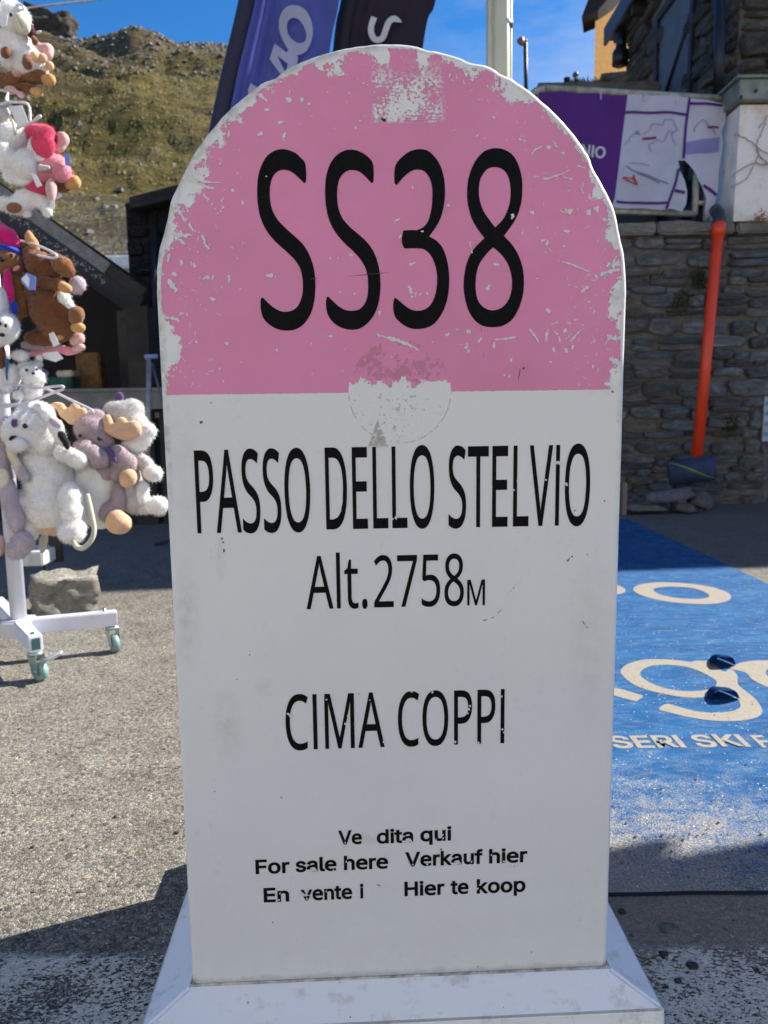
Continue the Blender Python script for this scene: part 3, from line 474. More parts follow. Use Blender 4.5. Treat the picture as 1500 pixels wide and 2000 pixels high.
UC, ZC, RR = 0.0172, CAMH + 0.1375, 0.2992
ZB = slab(375, 1925)[1]; ZPINK = slab(760, 766)[1]
TH = 0.42
G['N']['I'] = [190, [[65, 0, 125, 0, 125, 480, 65, 480][::1]]]; G['I']['I'] = [188, [[60, 0, 60, 509, 128, 509, 128, 0]]]
def unify(cs):
    # hand traced rings: the first is the outline, the others are holes
    return [cs[0]] + [c[::-1] if area2(c) * area2(cs[0]) > 0 else c for c in cs[1:]]
ms = empty('milestone', SO, 'tall pink and white road milestone with a rounded top reading SS38 PASSO DELLO STELVIO', 'milestone', rz=YAW)
def local(o): o.matrix_parent_inverse = Matrix.Identity(4); return o

def face_mat():
    t = NT('milestone_paint', .42); v = t.co('Object'); X, Y, Z = t.xyz(v)
    dx = t.math('SUBTRACT', X, UC); dz = t.math('MAXIMUM', t.math('SUBTRACT', Z, ZC), 0)
    rad = t.math('POWER', t.math('ADD', t.math('POWER', dx, 2), t.math('POWER', dz, 2)), .5)
    de = t.math('SUBTRACT', RR, rad)                              # distance from the outer edge
    n1 = t.noise(v, 48, 10, .70); n2 = t.noise(v, 170, 6, .7); n0 = t.noise(v, 11, 3, .5)
    chip = t.math('ADD', t.math('MULTIPLY', n1, .75), t.math('MULTIPLY', n2, .35))
    chip = t.math('ADD', chip, t.math('MULTIPLY', t.math('SUBTRACT', n0, .5), .38))
    def blob(px, py, r_px, amt, sx=1, sz=1):
        u, z = slab(px, py); r = r_px * 6.62e-4
        ddx = t.math('MULTIPLY', t.math('SUBTRACT', X, u), 1 / (r * sx)); ddz = t.math('MULTIPLY', t.math('SUBTRACT', Z, z), 1 / (r * sz))
        q = t.math('POWER', t.math('ADD', t.math('POWER', ddx, 2), t.math('POWER', ddz, 2)), .5)
        return t.math('MULTIPLY', t.math('SUBTRACT', 1, t.math('MINIMUM', q, 1)), amt)
    thr = t.ramp(t.math('MULTIPLY', de, 10), [(0.0, .22), (.06, .40), (.075, .56), (.14, .625), (.3, .70), (.5, .80), (.9, .93)])
    extra = None
    for b in [(318, 668, 60, .36, .9, 1.0), (335, 455, 55, .15), (375, 365, 60, .17), (420, 270, 45, .18), (468, 205, 40, .14), (1205, 600, 40, .18, .8, 1.6), (1205, 745, 45, .17), (1195, 465, 45, .18), (1165, 370, 42, .14), (830, 150, 42, .26, .8, 1.6), (1010, 175, 42, .2), (750, 118, 30, .22), (655, 135, 40, .13), (900, 118, 60, .2), (1090, 640, 42, .13)]:
        e = blob(*b); extra = e if extra is None else t.math('MAXIMUM', extra, e)
    chip_m = t.step(t.math('ADD', chip, extra), thr, .012)
    # scraped square patch under the top
    u0, z0 = slab(728, 238); u1, z1 = slab(862, 138)
    sq = t.math('MULTIPLY', t.math('MULTIPLY', t.step(X, u0, .004), t.math('SUBTRACT', 1, t.step(X, u1, .012))), t.math('MULTIPLY', t.step(Z, z0, .004), t.math('SUBTRACT', 1, t.step(Z, z1, .03))))
    ns = t.math('ADD', t.noise(t.map(v, (1, 1, 1.4)), 230, 4, .7), t.math('MULTIPLY', t.math('SUBTRACT', t.noise(v, 26, 3), .5), .75))
    chip_m = t.math('MAXIMUM', chip_m, t.math('MULTIPLY', sq, t.step(ns, .50, .02)))
    # round ghost of a sticker
    uc, zc = slab(781, 765); rs = 100 * 6.60e-4
    q = t.math('POWER', t.math('ADD', t.math('POWER', t.math('SUBTRACT', X, uc), 2), t.math('POWER', t.math('SUBTRACT', Z, zc), 2)), .5)
    inside = t.math('SUBTRACT', 1, t.step(q, rs, .001))
    nn = t.noise(v, 130, 5, .68); nb = t.noise(v, 22, 3, .5)
    res = t.math('MULTIPLY', inside, t.step(t.math('ADD', t.math('MULTIPLY', t.math('SUBTRACT', nb, .5), 1.1), nn), .52, .02))
    torn = t.math('MULTIPLY', inside, t.math('SUBTRACT', 1, t.step(t.math('SUBTRACT', Z, t.math('MULTIPLY', t.math('SUBTRACT', t.noise(v, 60, 6, .7), .35), .06)), ZPINK + .004, .001)))
    below = t.math('SUBTRACT', 1, t.step(t.math('ADD', Z, t.math('MULTIPLY', t.math('SUBTRACT', n2, .5), .004)), ZPINK, .0006))
    white = t.math('MAXIMUM', t.math('MAXIMUM', chip_m, torn), below)
    cl = t.noise(v, 5, 4, .6)
    pink = t.ramp(cl, [(.3, (.68, .232, .40)), (.7, (.79, .27, .475))])
    pink = t.mix(t.math('MULTIPLY', t.step(t.math('SUBTRACT', 0, Z), -1.30, .3), .0), pink, (.6, .2, .33))
    pink = t.mix(t.math('MULTIPLY', res, .75), pink, (.50, .19, .26))
    ww = t.ramp(t.noise(v, 3.2, 5, .6), [(.3, (.73, .74, .73)), (.7, (.79, .79, .775))])
    # grime on the white: faint vertical streaks, dots, edge dirt
    st = t.noise(t.map(v, (23, 23, 5)), 1, 8, .7); ds = t.noise(v, 90, 6, .7)
    gr = t.math('MULTIPLY', t.step(t.math('ADD', t.math('MULTIPLY', st, .45), t.math('MULTIPLY', ds, .6)), .655, .12), .22)
    ww = t.mix(gr, ww, (.36, .32, .26))
    dots = t.vor(v, 55, 'F1', 'Distance'); dc = t.xyz(t.vor(v, 55, 'F1', 'Color'))[0]
    ww = t.mix(t.math('MULTIPLY', t.math('MULTIPLY', t.math('SUBTRACT', 1, t.step(dots, .07, .03)), t.step(dc, .93, .01)), .8), ww, (.12, .11, .10))
    base = t.mix(white, pink, ww)
    u2, z2 = slab(738, 848)
    tri = t.math('MULTIPLY', t.math('SUBTRACT', 1, t.step(t.math('ABSOLUTE', t.math('SUBTRACT', X, u2)), t.math('MULTIPLY', t.math('SUBTRACT', z2 + .019, Z), .38), .001)), t.step(Z, z2 - .016, .004))
    base = t.mix(t.math('MULTIPLY', t.math('MULTIPLY', tri, t.step(nn, .44, .02)), .8), base, (.36, .34, .30))
    ringd = t.math('ABSOLUTE', t.math('SUBTRACT', q, rs))
    ring = t.math('MULTIPLY', t.math('SUBTRACT', 1, t.step(ringd, .0007, .0006)), t.math('MULTIPLY', below, t.step(n1, .5, .05)))
    sd = t.math('MULTIPLY', t.math('MULTIPLY', inside, below), t.step(t.math('ADD', n2, t.math('MULTIPLY', nb, .3)), .745, .02))
    base = t.mix(t.math('MULTIPLY', t.math('MAXIMUM', ring, sd), .6), base, (.25, .24, .22))
    # dirty bare rim of the arch
    rim = t.math('MULTIPLY', t.math('SUBTRACT', 1, t.step(de, .009, .006)), t.step(Z, ZC - .25, .2))
    rim = t.math('MULTIPLY', rim, t.math('ADD', .35, t.step(n1, .52, .12)))
    left = t.math('SUBTRACT', 1, t.step(dx, .05, .25))
    base = t.mix(t.math('MULTIPLY', t.math('MULTIPLY', rim, .42), t.math('ADD', .5, t.math('MULTIPLY', left, .5))), base, (.30, .30, .25))
    # scuffs near the foot and grey smudges
    foot = t.math('SUBTRACT', 1, t.step(t.math('ADD', Z, t.math('MULTIPLY', t.noise(v, 25, 5, .7), .03)), ZB + .024, .006))
    base = t.mix(t.math('MULTIPLY', foot, .35), base, (.33, .29, .23))
    lowd = t.math('MULTIPLY', t.math('SUBTRACT', 1, t.step(Z, ZB + .12, .3)), t.step(t.noise(v, 7, 6, .7), .5, .3))
    base = t.mix(t.math('MULTIPLY', lowd, .22), base, (.50, .44, .36))
    sm = None
    for b in [(365, 1200, 90, .5, .35, 1.5), (445, 1420, 70, .45, .5, 1.3), (430, 1090, 45, .45, .3, 1.3), (520, 1345, 26, .4), (1150, 1250, 120, .3, .4, 1.6), (360, 900, 120, .3, .3, 1.6), (720, 1640, 22, .6, 1.2, .7), (600, 1940, 30, .6), (1175, 760, 30, .5, 1.4, .5)]:
        e = blob(*b); sm = e if sm is None else t.math('MAXIMUM', sm, e)
    sm = t.math('MULTIPLY', sm, t.step(t.noise(v, 38, 8, .75), .5, .25))
    base = t.mix(t.math('MULTIPLY', sm, white), base, (.42, .38, .31))
    leath = t.noise(v, 620, 3, .5); lr = t.noise(v, 14, 3)
    h = t.math('ADD', t.math('MULTIPLY', leath, .16), t.math('ADD', t.math('MULTIPLY', white, -.22), t.math('MULTIPLY', lr, 1.2)))
    return t.fin(base, normal=t.bump(h, .0016, .9), rough=t.math('ADD', .36, t.math('MULTIPLY', t.noise(v, 30, 4), .25)), spec=.4)
FACE = face_mat()

# outline with small chips out of the rim
prof = []
NA = 150
for i in range(NA + 1):
    a = math.pi - math.pi * i / NA
    prof.append((UC + RR * math.cos(a), ZC + RR * math.sin(a)))
chips = [(538, 150, .010, .0032), (520, 132, .008, .0022), (462, 178, .006, .0022), (835, 88, .007, .0024), (880, 98, .03, .0030), (925, 110, .012, .003), (980, 140, .008, .0022), (1190, 345, .02, .0028), (1170, 320, .01, .0024), (1228, 455, .012, .0022), (306, 440, .02, .003), (345, 330, .01, .002)]
def rimd(p):
    d = 0
    for px, py, w, dep in chips:
        u, z = slab(px, py); q = math.hypot(p[0] - u, p[1] - z) / w
        if q < 2.5: d += dep * math.exp(-q * q)
    return d + .0007 * (noise.noise(Vector((p[0] * 60, p[1] * 60, 1))) + .5) + .0004 * noise.noise(Vector((p[0] * 200, 0, p[1] * 200)))
def outline(inset):
    L = []
    for i, p in enumerate(prof):
        n = Vector((p[0] - UC, p[1] - ZC)).normalized(); d = inset + rimd(p); L.append((p[0] - n.x * d, p[1] - n.y * d))
    right = [(UC + RR - inset - .0003 - .0008 * abs(noise.noise(Vector((0, z * 14, 3)))), z) for z in [ZC - (ZC - ZB) * k / 40 for k in range(1, 41)]]
    left = [(UC - RR + inset + .0003, z) for z in [ZB + (ZC - ZB) * k / 40 for k in range(0, 40)]]
    return L + right + left
rings = [(.0065, 0.0), (.0040, .0007), (.0018, .0022), (.0004, .0048), (0, .0085), (0, TH - .006), (.006, TH)]
bm = bmesh.new(); RV = []
for ins, y in rings: RV.append([bm.verts.new((u, y, z)) for u, z in outline(ins)])
n = len(RV[0])
for A, B in zip(RV, RV[1:]):
    for k in range(n): bm.faces.new((A[k], A[(k + 1) % n], B[(k + 1) % n], B[k])).smooth = True
bm.faces.new(RV[0][::-1]); bm.faces.new(RV[-1])
o = local(bm_obj('pillar', bm, FACE, ms))

# plinth
PL = NT('plinth_paint', .4); v = PL.co('Object')
gr = PL.noise(v, 26, 7, .7); g2 = PL.noise(v, 5, 4)
dots = PL.vor(v, 70, 'F1', 'Distance'); dc = PL.xyz(PL.vor(v, 70, 'F1', 'Color'))[0]
c = PL.mix(PL.math('MULTIPLY', PL.step(PL.math('ADD', gr, PL.math('MULTIPLY', g2, .25)), .72, .1), .4), PL.ramp(g2, [(.3, (.83, .835, .84)), (.7, (.88, .88, .875))]), (.42, .38, .31))
c = PL.mix(PL.math('MULTIPLY', PL.math('SUBTRACT', 1, PL.step(dots, .09, .04)), PL.step(dc, .9, .01)), c, (.15, .13, .11))
PL.fin(c, normal=PL.bump(PL.math('ADD', PL.noise(v, 18, 3), PL.math('MULTIPLY', PL.noise(v, 500, 3), .1)), .002, .8), spec=.4)
def rect(l, r, f, b, z): return [(UC - RR - l, -f, z), (UC + RR + r, -f, z), (UC + RR + r, TH + b, z), (UC - RR - l, TH + b, z)]
PR = [rect(.001, .001, .001, .001, ZB + .002), rect(.006, .006, .006, .006, ZB - .0015), rect(.060, .062, .045, .06, ZB - .0285), rect(.064, .066, .048, .064, ZB - .033), rect(.088, .070, .051, .066, 0.0)]
bm = bmesh.new(); L = [[bm.verts.new(p) for p in r] for r in PR]
for A, B in zip(L, L[1:]):
    for k in range(4): bm.faces.new((A[k], A[(k + 1) % 4], B[(k + 1) % 4], B[k]))
bm.faces.new(L[0]); 
bmesh.ops.bevel(bm, geom=[e for e in bm.edges if abs(e.verts[0].co.z - e.verts[1].co.z) > .01], offset=.004, segments=2, affect='EDGES')
o = local(bm_obj('plinth', bm, PL.m, ms))
# caulk joint
v_, f_ = tube_geo([(p[0], p[1], ZB + .001) for p in rect(.0015, .0015, .0015, .0015, 0)], .0028, 6, closed=True)
o = local(mesh('joint_seam', v_, f_, plain('seam_filler', (.60, .57, .50), .8, var=.3, sc=60), ms, True))

# lettering ---------------------------------------------------------
INK = NT('black_vinyl', .38); v = INK.co('Object')
INK.fin((.004, .004, .0045), normal=INK.bump(INK.math('ADD', INK.noise(v, 420, 3), INK.math('MULTIPLY', INK.noise(v, 60, 3), .6)), .0022, .9), spec=.10); INK = INK.m
def letter(conts, z0=.0004, th=.0003, mat=INK, name='letter', parent=ms):
    V, F = fill(conts, th)
    V = [(x, -z0 - z, y) for x, y, z in V]
    o = local(mesh(name, V, F, mat, parent)); bm = bmesh.new(); bm.from_mesh(o.data); bmesh.ops.recalc_face_normals(bm, faces=bm.faces); bm.to_mesh(o.data); bm.free(); return o
def inflate(c, d, fx=1.0):
    """push a closed contour outwards by d"""
    n = len(c); out = []
    A = sum(c[i][0] * c[(i + 1) % n][1] - c[(i + 1) % n][0] * c[i][1] for i in range(n))
    for i in range(n):
        a, b, e = Vector(c[i - 1]), Vector(c[i]), Vector(c[(i + 1) % n])
        t1 = (b - a).normalized(); t2 = (e - b).normalized(); t = (t1 + t2)
        if t.length < .05: t = t1
        t.normalize(); nn = Vector((t.y, -t.x)); k = min(1.6, 1 / max(.35, t.dot(t1)))
        out.append((b.x + nn.x * d * k * fx, b.y + nn.y * d * k))
    return out
def orient(cs):
    return cs                       # blender fonts: outer ring and holes already run opposite ways
def glyphs(s, font, bold=0.0):
    """[(char, contours)] in font units with pen positions"""
    x = 0; out = []
    for ch in s:
        if ch == ' ': x += 190; continue
        if ch == '_': x += 410; continue
        adv, cs = G[font][ch]
        L = []
        sg = None
        for c in cs:
            pts = [(c[i], c[i + 1]) for i in range(0, len(c), 2)]
            A = sum(pts[i][0] * pts[(i + 1) % len(pts)][1] - pts[(i + 1) % len(pts)][0] * pts[i][1] for i in range(len(pts)))
            L.append((A, pts))
        big = max(L, key=lambda q: abs(q[0]))[0]
        d = bold if big > 0 else -bold
        def merge(p):
            q = []
            for a in p:
                if q and math.hypot(a[0] - q[-1][0], a[1] - q[-1][1]) < 7: q[-1] = ((a[0] + q[-1][0]) / 2, (a[1] + q[-1][1]) / 2)
                else: q.append(a)
            return q
        L = [inflate(merge(p), d) if bold else p for A, p in L]
        out.append((ch, [[(px + x, py) for px, py in p] for p in L])); x += adv
    return out
def put_text(s, font, p0, p1, cap_px, bold=0.0, fn=letter, cap=None):
    """p0, p1: pixel ends of the baseline (ink left, ink right); cap_px: height of the capitals"""
    g = glyphs(s, font, bold); xs_ = [p[0] for _, cs in g for c in cs for p in c]; x0, x1 = min(xs_), max(xs_)
    a = slab(*p0); b = slab(*p1); hp = slab(p0[0], p0[1] - cap_px)[1] - a[1]
    capu = cap or {'N': 478, 'I': 491}[font]
    capu += 2 * bold
    for ch, cs in g:
        cc = [[(a[0] + (p[0] - x0) / (x1 - x0) * (b[0] - a[0]), (a[1] + b[1]) / 2 + (p[1] + bold) / capu * hp) for p in c] for c in cs]
        fn(cc)
capN = max(p for c in G['N']['E'][1] for p in c[1::2]); capI = max(p for c in G['I']['E'][1] for p in c[1::2])
CAP = {'N': capN, 'I': capI}
def T(s, font, p0, p1, c, bold=0.0): put_text(s, font, p0, p1, c, bold, cap=CAP[font])
T('PASSO', 'N', (386, 1042), (608, 1037), 162, 4)
T('DELLO', 'N', (637.5, 1034), (848.6, 1030), 160, 4)
T('STELVIO', 'N', (876, 1030), (1150.5, 1026), 158.5, 4)
T('Alt.', 'N', (599, 1189.5), (718, 1187), 103, 1)
T('2758', 'N', (731, 1186.5), (905.8, 1182), 101, 1)
T('M', 'N', (912.5, 1182.5), (947, 1181.5), 50, 3)
T('CIMA', 'N', (559.5, 1464), (751.5, 1459.5), 107.5, 3)
T('COPPI', 'N', (777.8, 1457), (984.6, 1451.5), 106, 3)
T('Ve', 'I', (661, 1649.5), (707, 1648), 27.5, 22)
T('dita', 'I', (736, 1647.5), (807, 1645), 27.5, 22)
T('qui', 'I', (821, 1643.5), (881.5, 1641), 27.5, 22)
T('For', 'I', (499.5, 1707), (566, 1704.5), 28, 22)
T('sale', 'I', (577.5, 1703.5), (657.5, 1700), 28, 22)
T('here', 'I', (672, 1699), (758, 1696), 28, 22)
T('Verkauf', 'I', (791.5, 1692.5), (943, 1686.5), 28, 22)
T('hier', 'I', (955, 1686), (1029.5, 1683.5), 28, 22)
T('En', 'I', (515.5, 1762.5), (565, 1760), 28, 22)
T('vente', 'I', (588, 1759), (688, 1755), 28, 22)
T('i', 'I', (703.5, 1754.5), (710, 1754), 28, 22)
T('Hier', 'I', (790, 1750), (868, 1747), 28, 22)
T('te', 'I', (880, 1746.5), (915, 1745), 28, 22)
T('koop', 'I', (931, 1744.5), (1026, 1741.5), 28, 22)

def crop(ox, oy, s, pts): return [(ox + x / s, oy + y / s) for x, y in pts]
def px_curve(pts, corners=(), k=5): return [slab(p.x, p.y) for p in catmull([(a, b, 0) for a, b in pts], k, True, corners)]
S1 = [(575,437),(588,415),(590,330),(578,240),(540,195),(480,142),(370,108),(280,125),(200,185),(145,290),(118,400),(112,530),(120,660),(150,790),(205,905),(290,1010),(390,1100),(480,1190),(530,1270),(553,1360),(558,1440),(552,1530),(520,1620),(470,1675),(395,1695),(330,1685),(260,1645),(200,1590),(165,1557),(148,1575),(145,1640),(155,1710),(175,1760),(225,1815),(300,1860),(395,1879),(490,1865),(570,1810),(635,1710),(668,1590),(680,1440),(668,1290),(625,1150),(565,1045),(480,960),(380,870),(300,780),(250,670),(234,540),(245,430),(275,360),(320,320),(375,308),(440,325),(500,370),(560,430)]
S2 = [(1235,437),(1247,415),(1249,320),(1237,238),(1190,180),(1120,135),(1033,112),(945,130),(865,190),(810,285),(782,400),(775,530),(785,670),(815,800),(870,910),(950,1010),(1040,1095),(1110,1170),(1165,1260),(1190,1350),(1195,1440),(1190,1530),(1165,1610),(1110,1670),(1035,1685),(965,1675),(900,1635),(840,1580),(802,1547),(787,1570),(784,1635),(797,1710),(830,1770),(880,1820),(950,1855),(1035,1870),(1120,1855),(1200,1795),(1265,1700),(1302,1580),(1315,1430),(1303,1280),(1262,1140),(1200,1035),(1120,955),(1020,870),(940,775),(900,660),(892,540),(905,430),(935,365),(985,322),(1040,310),(1105,325),(1165,372),(1220,430)]
D3 = [(170,457),(152,425),(152,320),(168,255),(220,190),(300,130),(395,108),(480,125),(550,190),(600,270),(635,390),(645,520),(635,650),(605,770),(560,860),(490,960),(560,1000),(620,1070),(662,1180),(683,1310),(685,1430),(670,1560),(630,1680),(560,1790),(480,1845),(380,1863),(290,1850),(210,1800),(155,1735),(140,1640),(148,1575),(160,1560),(200,1590),(260,1640),(320,1675),(385,1685),(450,1670),(510,1620),(550,1530),(566,1440),(568,1340),(550,1240),(510,1150),(450,1090),(380,1075),(250,1077),(228,1030),(225,970),(235,920),(250,900),(370,898),(430,870),(480,810),(510,700),(522,590),(520,480),(495,390),(445,325),(380,305),(320,320),(260,362),(210,415),(180,450)]
D8 = [(1148,98),(1230,115),(1310,170),(1360,260),(1392,370),(1400,480),(1393,600),(1365,720),(1310,830),(1220,955),(1300,1040),(1365,1150),(1405,1280),(1415,1400),(1405,1530),(1365,1660),(1300,1770),(1210,1830),(1115,1845),(1010,1830),(930,1770),(870,1670),(838,1550),(827,1440),(835,1330),(865,1200),(920,1090),(1030,975),(960,880),(905,780),(872,660),(861,550),(870,420),(900,310),(950,210),(1020,135),(1090,105)]
D8a = [(1135,872),(1080,800),(1020,710),(985,610),(975,520),(985,420),(1010,360),(1060,300),(1135,282),(1210,305),(1260,370),(1283,460),(1285,560),(1270,660),(1220,780)]
D8b = [(1115,1065),(1050,1130),(985,1220),(955,1310),(943,1420),(950,1520),(970,1590),(1020,1650),(1095,1680),(1180,1665),(1245,1610),(1285,1530),(1300,1420),(1290,1320),(1255,1220),(1190,1130)]
letter([px_curve(crop(480, 270, 5, S1))]); letter([px_curve(crop(480, 270, 5, S2))])
letter([px_curve(crop(740, 270, 5, D3), (15, 45, 50))])
letter(unify([px_curve(crop(740, 270, 5, D8), (9, 27)), px_curve(crop(740, 270, 5, D8a), (0,)), px_curve(crop(740, 270, 5, D8b), (0,))]))

# scratches and flaked spots: jagged strips of bare white
FLK = plain('bare_white_flake', (.70, .71, .70), .6, var=.05, sc=80)
V = []; F = []
def strip(pts, w, z0=.0009, brk=0.0, seed=0):
    r = random.Random(seed + len(V)); P = [Vector((*slab(*p), 0)) for p in pts]; P = catmull(P, 7) if len(P) > 2 else [P[0].lerp(P[1], i / 8) for i in range(9)]
    prev = None; N = len(P)
    for i, p in enumerate(P):
        if r.random() < brk or math.hypot(p.x - UC, max(0, p.y - ZC)) > RR - .009: prev = None; continue
        t = (P[min(i + 1, N - 1)] - P[max(i - 1, 0)]).normalized(); nn = Vector((t.y, -t.x, 0))
        ww = w * 6.6e-4 * .5 * r.uniform(.35, 1.5) * (math.sin(math.pi * (i + .6) / N) ** .4)
        p = p + nn * r.uniform(-.4, .4) * ww
        a = p + nn * ww * r.uniform(.6, 1.3); b = p - nn * ww * r.uniform(.6, 1.3)
        V.append((a.x, -z0, a.y)); V.append((b.x, -z0, b.y)); c = (len(V) - 2, len(V) - 1)
        if prev: F.append((prev[0], prev[1], c[1], c[0]))
        prev = c
def spot(px, py, rr, seed=0, asp=1.0):
    r = random.Random(seed + int(px * 7 + py)); u, z = slab(px, py)
    if py > 1600: rr *= .62
    if math.hypot(u - UC, max(0, z - ZC)) > RR - .010: return
    n0 = len(V); k = 9
    a0 = r.uniform(0, 6)
    for i in range(k):
        a = 6.283 * i / k; q = rr * 6.6e-4 * r.uniform(.4, 1.25)
        V.append((u + math.cos(a) * q * asp, -.0009, z + math.sin(a) * q / asp))
    F.append(tuple(range(n0, n0 + k)))
for p, w, br in [([(645,135),(655,140),(666,149)],4,.1), ([(694,154),(708,162),(720,168)],3,.2), ([(502,180),(512,190),(523,199)],6,0), ([(737,655),(770,663),(795,672),(818,684)],6,0),
                 ([(395,300),(405,299),(412,296)],4,0), ([(362,340),(378,346),(392,358),(405,366),(420,368)],7,.05), ([(348,330),(365,350),(380,355),(438,357)],5,.1), ([(345,405),(358,425),(370,440),(378,452)],7,.1), ([(395,375),(402,385),(412,395),(425,415),(428,421)],4,.15),
                 ([(325,455),(350,459),(376,460)],7,0), ([(388,452),(398,465),(402,480),(410,486)],5,.1), ([(318,470),(330,490),(328,512)],7,.1), ([(322,620),(340,623),(352,628)],6,0), ([(1038,345),(1060,350),(1085,344),(1112,333)],3,.1), ([(1034,307),(1045,293),(1060,288)],4,.2),
                 ([(1080,276),(1088,288)],3,0), ([(1121,322),(1150,330),(1165,322)],4,.3), ([(1131,362),(1139,378)],2,0), ([(1158,335),(1160,370)],5,.2), ([(1090,510),(1115,516),(1150,531)],3,.1), ([(1135,570),(1144,563),(1150,560)],7,0), ([(1180,540),(1192,520),(1204,500)],4,.1), ([(1170,538),(1192,530),(1210,526)],7,.1),
                 ([(1032,640),(1044,656),(1053,671)],4,.05), ([(1070,643),(1066,668)],5,.1), ([(1081,645),(1090,656),(1094,670)],5,.1), ([(1106,642),(1100,650)],7,0), ([(1136,643),(1120,660),(1113,668)],4,0), ([(1075,634),(1095,630),(1140,635)],4,.3), ([(966,664),(990,661),(1008,658)],5,.05), ([(964,680),(966,668)],4,0), ([(843,670),(860,656),(880,650),(900,641),(922,632)],4,.4),
                 ([(933,668),(941,660)],6,0), ([(913,670),(910,690)],4,.2), ([(798,558),(803,572),(804,583)],6,.05), ([(799,518),(812,513)],4,0), ([(770,434),(781,427)],4,0), ([(806,338),(806,380)],3,.4), ([(963,516),(975,518)],6,0), ([(950,567),(957,556)],6,0), ([(917,472),(922,495)],3,.2), ([(900,672),(917,687),(922,690)],5,.2),
                 ([(1097,346),(1125,352)],3,.3), ([(1183,520),(1207,515),(1222,505)],9,.05), ([(1195,480),(1212,470),(1222,455)],12,0), ([(1190,570),(1210,575),(1222,570)],14,.05), ([(1185,655),(1202,662),(1218,660)],9,.1), ([(1190,700),(1206,706),(1218,695)],12,0),
                 ([(520,537),(530,540),(540,540)],6,.05), ([(395,545),(412,542),(420,548)],7,.15), ([(448,533),(447,553)],5,.1), ([(330,545),(337,558),(345,570)],12,0), ([(338,532),(345,540)],8,0), ([(352,468),(362,478)],5,0), ([(370,484),(374,520)],3,.4), ([(432,390),(437,410)],6,.25)]:
    strip(p, w, brk=br)
for q in [(685,498,3.5),(645,505,2),(660,504,2),(665,571,3),(693,574,2.5),(741,611,3.5),(738,653,2.5),(645,657,3.5),(380,519,5),(416,584,5),(355,512,4),(356,612,4),(366,614,3),(384,668,3),(541,684,3),(443,671,4),(430,720,3),(437,745,2),(1071,607,6),(1124,561,3),(1060,470,4),(1068,475,5),(1101,481,4),(1108,452,5),(965,230,3),(1016,273,4),(1025,275,3),(1122,250,3),(1084,228,5),(1150,590,3),(1164,540,4),(1123,625,4),(1081,683,6),(1105,684,6),(1118,679,4),(998,703,3),(985,733,3),(994,735,3),(1075,707,3),(1158,716,3),(915,648,5),(873,654,4),(1050,445,3),(1020,455,3),(820,576,3),(812,575,3),(834,573,3),(782,462,4),(825,452,3),(876,402,3),(563,195,6),(556,265,5),(548,240,4),(508,262,5),(590,196,4),(604,203,3),(520,215,4),(640,180,2),(703,236,3),(695,250,3),(460,225,5),(470,240,4),(447,262,4),(1100,300,4),(1070,288,4),(1140,300,5),(1148,415,7),(1165,408,6),(1180,430,6),(1040,415,5),(1112,413,8),(1106,412,5),(1200,590,6),(1210,640,7),(520,345,2),(430,320,3),(455,372,4),(474,398,4)]:
    spot(*q, asp=rnd.uniform(.7, 1.5))
for i in range(230):                   # fine hairline scratches, denser towards the rim
    a = rnd.uniform(0, math.pi); k = 1 - .35 * rnd.random() ** 1.5
    px, py = 768 + 452 * k * math.cos(a), 545 - 452 * k * math.sin(a)
    if rnd.random() < .4: px = rnd.choice((rnd.uniform(325, 430), rnd.uniform(1100, 1212))); py = rnd.uniform(540, 755)
    if 495 < px < 1025 and 285 < py < 650: continue
    an = rnd.uniform(0, 6.28); L = rnd.uniform(3, 13)
    strip([(px, py), (px + math.cos(an) * L * .5, py + math.sin(an) * L * .5 + rnd.uniform(-2, 2)), (px + math.cos(an) * L, py + math.sin(an) * L)], rnd.uniform(1.2, 2.6), brk=.12)
for i in range(90):
    px = rnd.uniform(330, 1200); py = rnd.uniform(130, 750)
    if 495 < px < 1025 and 285 < py < 650: continue
    if (px - 765) ** 2 / 445 ** 2 + max(0, 540 - py) ** 2 / 440 ** 2 < 1: spot(px, py, rnd.uniform(.8, 2.0))
# torn spots in the black letters
for q in [(773,1011,4.5),(779,1008,3),(767,1014,3),(1087,903,4.5),(1094,904,4),(1036,944,3.5),(1003,957,3),(1010,939,2),(1066,937,2.5),(1106,946,4),(441,958,2.5),(566,1396,4),(562,1394,3),(572,1398,3.5),(638,1366,2),(679,1399,3),(694,1412,3),(675,1413,3),(725,1408,3),(722,1367,2),(916,1385,3),(918,1378,2.5),(913,1392,2.5),(889,1449,3.5),(934,1450,3),(981,1424,3.5),(985,1430,3),(980,1360,2.5),(750,1448,3),(804,1350,3),(845,1352,3),(632,1359,3),(1001,421,4),(1000,426,3),(858,1633,5),(864,1630,4.5),(852,1638,2),(700,1640,3),(651,1700,5),(656,1694,3),(835,1688,4),(843,1680,2.5),(978,1685,6),(984,1682,4),(996,1690,7),(1004,1692,6),(1012,1690,5),(990,1693,5),(940,1694,3),(545,1757,5),(550,1762,4),(592,1746,7),(598,1748,6),(588,1742,5),(608,1752,4),(604,1748,3),(932,1735,5),(937,1728,3.5),(930,1728,4),(702,1745,2),(668,1760,2),(563,1700,3)]:
    spot(*q)
o = local(mesh('paint_flake', V, F, FLK, ms)); tag(o, kind='stuff')
V = []; F = []
V.clear(); F.clear()
for q in [(741,1729,3.4),(738,1727,2.4),(1038,1859,3),(716,1953,2),(568,1724,1.6),(568,1740,1.4),(568,1752,1.3),(570,1713,1.3),(750,234,3.4),(392,825,3),(395,824,2),(1117,1087,2),(1108,1095,1.8),(1180,978,2.2),(1310,950,1),(1147,1083,1.6),(1196,765,2.6)]:
    if q[0] < 1200: spot(*q)
